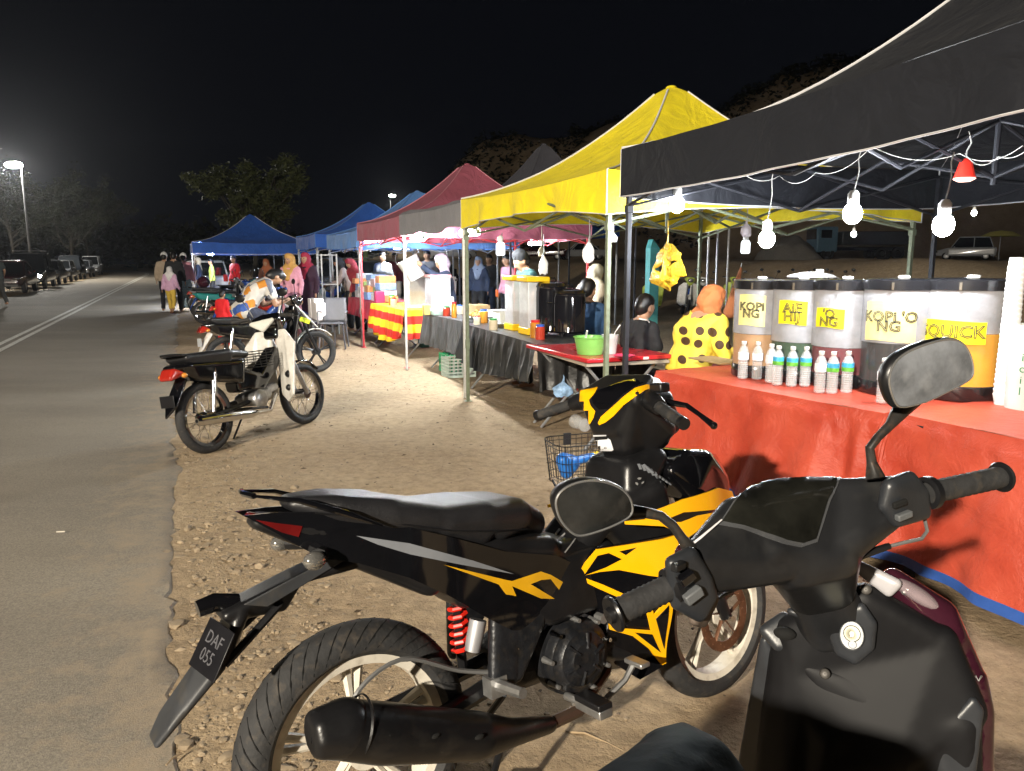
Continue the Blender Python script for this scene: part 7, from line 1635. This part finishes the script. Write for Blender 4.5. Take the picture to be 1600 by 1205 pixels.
person('young man in a patchwork shirt sitting on a motorcycle, head bent over a phone',RM@T(.22,0,.0),dict(pel=(.0,0,.86),chest=(.20,0,1.10),neck=(.33,0,1.22),head=(.46,0,1.26),look=(.75,0,-.65),el=(.36,.20,.92),er=(.36,-.20,.92),hl=(.58,.07,.98),hr=(.56,-.07,.97),palml=(0,0,1),palmr=(0,0,1),kl=(.42,.20,.66),kr=(.42,-.20,.66),fl=(.28,.24,.27),fr=(.30,-.24,.27),curl=.9),h=1.66,top=patch_mat(),bottom=cl('denim_shorts',(.03,.035,.06)),sleeve=.6,legskin=1,vox=.010,fingers=True,shoes=cl('dark_sandals',(.02,.02,.02)))
o=part('phone',MB().box((0,0,0),(.15,.072,.009)),mat('dark_screen',(.02,.03,.03),.1),bev=.003); o.matrix_world=RM@T(.22+.66,0,1.01)@Matrix.Rotation(-.5,4,'Y'); tag(o,'mobile phone held by the young man in the patchwork shirt','phone')
# vendors and customers
person('vendor in a black headscarf leaning over the boxes under the pale blue canopy',atd(545,16.2,200),J_(chest=(.10,0,1.17),neck=(.17,0,1.34),head=(.23,0,1.45),hl=(.50,.15,1.0),hr=(.45,-.2,.98),el=(.25,.25,1.05),er=(.25,-.25,1.05)),h=1.62,top=cl('taupe_cloth',(.30,.24,.22)),bottom=black,hijab=black,vox=.018)
person('person in dark red bending beside the black-scarfed vendor',atd(562,15.8,230),J_(chest=(.10,0,1.17),neck=(.17,0,1.34),head=(.25,0,1.44)),h=1.60,top=cl('dark_red_cloth2',(.25,.02,.03)),bottom=black,hijab=cl('dark_red_cloth2',(.25,.02,.03)),vox=.02)
person('man in a white shirt standing behind the grey bin',atd(598,18.5,250),J_(),h=1.65,top=cl('white_shirt_cloth',(.6,.62,.62)),bottom=navy,vox=.02)
person('person in a maroon top and pale trousers far behind the striped table',atd(617,22,260),J_(),h=1.68,top=cl('maroon_cloth',(.22,.03,.05)),bottom=cl('pale_trousers',(.5,.48,.45)),vox=.02)
pv=atd(702,11.6,188); person('vendor in navy and a lilac headscarf pouring from a big white bucket',pv,J_(chest=(.05,0,1.18),neck=(.07,0,1.37),head=(.12,0,1.49),el=(.20,.24,1.28),er=(.20,-.24,1.26),hl=(.42,.13,1.44),hr=(.42,-.15,1.40),look=(.9,0,-.4)),h=1.60,top=navy,bottom=navy,skirt=True,hijab=cl('lilac_scarf',(.40,.33,.42)),vox=.014,fingers=False)
t=thing('bucket','big white bucket tipped by the vendor in the lilac headscarf','bucket',pv@T(.55,-.02,1.36)@Matrix.Rotation(.5,4,'Y')); part('bucket_wall',MB().lathe([(.001,-.16),(.13,-.16),(.165,.16),(.175,.165),(.165,.17),(.155,.16)],seg=28),white_plastic,t); part('bucket_handle',MB().tube([(.17*cos(a),.0,.16+.17*sin(a)) for a in [pi*k/8 for k in range(9)]],.004,5),steel,t)
person('man in a black cap and yellow-edged top behind the yellow-lidded dispensers',atd(822,9.0,200),J_(head=(.06,0,1.50),look=(.8,0,-.5)),h=1.62,top=cl('teal_black_cloth',(.02,.06,.06)),bottom=black,cap=(black,0),vox=.014,sleeve=.6)
person('woman in a cream headscarf and long beige dress behind the urns',atd(915,8.9,40),J_(chest=(.08,0,1.16),neck=(.14,0,1.33),head=(.20,0,1.43),look=(.9,0,-.5)),h=1.52,top=cl('beige_dress',(.38,.32,.24)),bottom=cl('beige_dress',(.38,.32,.24)),skirt=True,hijab=cl('cream_scarf',(.55,.48,.34)),vox=.014,hair=False)
SIT=dict(pel=(0,0,.50),chest=(.05,0,.80),neck=(.09,0,1.00),head=(.13,0,1.12),look=(.9,0,-.3),el=(.12,.22,.74),er=(.12,-.22,.74),hl=(.36,.12,.72),hr=(.36,-.12,.72),palml=(0,0,1),palmr=(0,0,1),kl=(.40,.13,.50),kr=(.40,-.13,.50),fl=(.40,.13,.07),fr=(.40,-.13,.07),curl=.7)
def stool(label,M):
    t=thing('plastic_stool',label,'stool',M,'plastic chairs'); part('seat',MB().box((0,0,.41),(.30,.30,.03)),mat('red_stool_plastic',(.45,.03,.03),.4),t,bev=.01)
    for a in (-1,1):
        for b in (-1,1): part('leg',MB().tube([(a*.12,b*.12,.40),(a*.16,b*.16,0)],[.02,.016],6),mat('red_stool_plastic',(.45,.03,.03),.4),t)
pm=atd(915,7.9,60); person('person with dark hair in a blue and black shirt seated behind the urns',pm,J_(SIT,pel=(0,0,.62),chest=(.03,0,.92),neck=(.06,0,1.12),head=(.08,0,1.25)),h=1.55,top=cl('blue_black_cloth',(.02,.06,.14),var=.5,scale=4),bottom=black,vox=.012); stool('red plastic stool under the person in the blue and black shirt',pm)
pm=atd(993,6.55,35); person('boy in a black shirt with white piping, seated at the end of the red table',pm,J_(SIT,pel=(0,0,.57),chest=(.06,0,.87),neck=(.09,0,1.07),head=(.14,0,1.19)),h=1.50,top=black,bottom=black,vox=.010,sleeve=.65,fingers=True)
for s in (1,-1): pass
o=part('collar_piping',MB().tube([(.02,-.16,.98),(.07,-.10,.985),(.03,-.03,1.0)],.006,6),white_plastic,bpy.data.objects[[q.name for q in COL.objects if q.get('label','').startswith('boy in a black')][0]])
stool('red plastic stool under the boy in black',pm)
def dots_mat():
    m=bpy.data.materials.new('yellow_polka_dot_cloth'); m.use_nodes=True; N=m.node_tree.nodes; L=m.node_tree.links; b=N['Principled BSDF']; b.inputs['Roughness'].default_value=.75
    tc=N.new('ShaderNodeTexCoord'); v=N.new('ShaderNodeTexVoronoi'); v.inputs['Scale'].default_value=8.5; v.inputs['Randomness'].default_value=.45; v.voronoi_dimensions='2D'; sx_=N.new('ShaderNodeSeparateXYZ'); cx_=N.new('ShaderNodeCombineXYZ'); vd=N.new('ShaderNodeVectorMath'); vd.operation='DOT_PRODUCT'; vd.inputs[1].default_value=(-.786,.618,0); L.new(tc.outputs['Object'],vd.inputs[0]); L.new(tc.outputs['Object'],sx_.inputs[0]); L.new(vd.outputs['Value'],cx_.inputs[0]); L.new(sx_.outputs['Z'],cx_.inputs[1]); L.new(cx_.outputs[0],v.inputs['Vector'])
    r=N.new('ShaderNodeValToRGB'); r.color_ramp.interpolation='LINEAR'; e=r.color_ramp.elements; e[0].position=.27; e[0].color=(.05,.02,.005,1); e[1].position=.29; e[1].color=(.72,.52,.05,1); L.new(v.outputs['Distance'],r.inputs[0]); L.new(r.outputs[0],b.inputs['Base Color']); return m
orange_scarf=cl('burnt_orange_scarf',(.42,.13,.04))
pm=atd(1100,6.1,28); person('vendor in a yellow polka-dot blouse and burnt orange headscarf behind the drinks table',pm,dict(pel=(-.12,0,.66),chest=(-.05,0,.92),neck=(.05,0,1.08),head=(.11,0,1.18),look=(.75,0,-.6),el=(-.02,-.30,.82),er=(-.10,-.34,.86),hl=(.22,.18,.74),hr=(-.05,-.40,.62),palml=(0,0,1),palmr=(0,1,0),kl=(.28,.15,.50),kr=(.28,-.15,.50),fl=(.2,.15,.07),fr=(.2,-.15,.07),curl=.7,**{}),h=1.62,top=dots_mat(),bottom=cl('pink_skirt',(.5,.16,.18)),skirt=False,hijab=orange_scarf,hair=False,vox=.009,fingers=True,sleeve=1.35,slim=1.28)
stool('red plastic stool under the polka-dot vendor',pm@T(-.12,0,.12))
p=Pv(1147,452,4.9); t=thing('folded_umbrella','folded brown-orange umbrella standing point-up behind the leftmost drum','umbrella',T(p)); part('canopy',blob('canopy',[[((-.03,0,-.22),.065),((.02,0,.0),.04),((.055,0,.20),.012)]],.008,4),cl('orange_brown_nylon',(.30,.10,.035)),t); part('tip',MB().tube([(.055,0,.20),(.062,0,.25)],.005,6),steel,t)
for px,d,yaw,c,hj,lb,h in ((748,17,250,navy,cl('grey_blue_scarf',(.2,.24,.32)),'woman in a grey-blue headscarf walking far behind the stalls',1.55),(765,18.5,240,black,None,'man in black standing far behind the stalls',1.6),(793,15.5,210,pink,None,'person in pale pink holding a white bag behind the yellow stall',1.58),(812,17.5,230,cl('teal_cloth',(.04,.25,.24)),cl('teal_cloth',(.04,.25,.24)),'person in teal behind the capped man',1.6),
    (668,19,260,cl('grey_cloth',(.12,.12,.13)),None,'man in grey in the shade behind the tube lamp',1.7),(650,20,250,black,cl('plum_scarf',(.12,.03,.08)),'woman in a plum headscarf behind the white poles',1.6),(416,20.5,260,cl('brown_cloth',(.14,.06,.04)),cl('rust_scarf',(.28,.09,.04)),'woman in a rust headscarf sitting among the motorcycles',1.5),(330,26,200,cl('lime_cloth',(.35,.42,.08)),None,'person in lime by the far blue tent',1.5),(366,24,230,cl('red_cloth',(.60,.015,.02)),None,'person in red near the blazing lamp',1.6),(310,27,190,navy,cl('cream_scarf',(.55,.48,.34)),'woman with a cream headscarf by the far tent',1.55)):
    person(lb,atd(px,d,yaw),J_(),h=h,top=c,bottom=black if c is not black else navy,hijab=hj,vox=.024,face=False,group='people far along the stalls')
# the photographer astride the scooter
tr_=cl('dark_green_trousers',(.020,.034,.036),scale=4)
person('photographer astride the scooter, dark green trousered knee at the bottom edge',T(0,0,0)@Rz(radians(75)),dict(pel=(.36,.26,.78),chest=(.16,.25,1.02),neck=(-.02,.24,1.20),head=(-.22,.26,1.28),el=(.0,.52,1.02),er=(.0,-.02,1.02),hl=(-.06,.34,1.20),hr=(-.06,.10,1.20),kl=(1.02,.02,.74),kr=(.76,-.52,.66),fl=(.98,.22,.07),fr=(.84,-.56,.30),curl=.8),h=1.65,top=cl('grey_tshirt',(.12,.12,.13)),bottom=tr_,vox=.010,fingers=False,shoes=black,face=False,slim=1.4)

# ================= night haze
hz=MB().box((0,80,22),(420,420,46.5))
hm=bpy.data.materials.new('night_haze'); hm.use_nodes=True; N=hm.node_tree.nodes; N.remove(N['Principled BSDF']); pv_=N.new('ShaderNodeVolumePrincipled'); pv_.inputs['Color'].default_value=(.85,.9,1,1); pv_.inputs['Density'].default_value=.0003; pv_.inputs['Anisotropy'].default_value=.82
hm.node_tree.links.new(pv_.outputs[0],N['Material Output'].inputs['Volume'])
part('haze',hz,hm,kind='stuff',smooth=False)
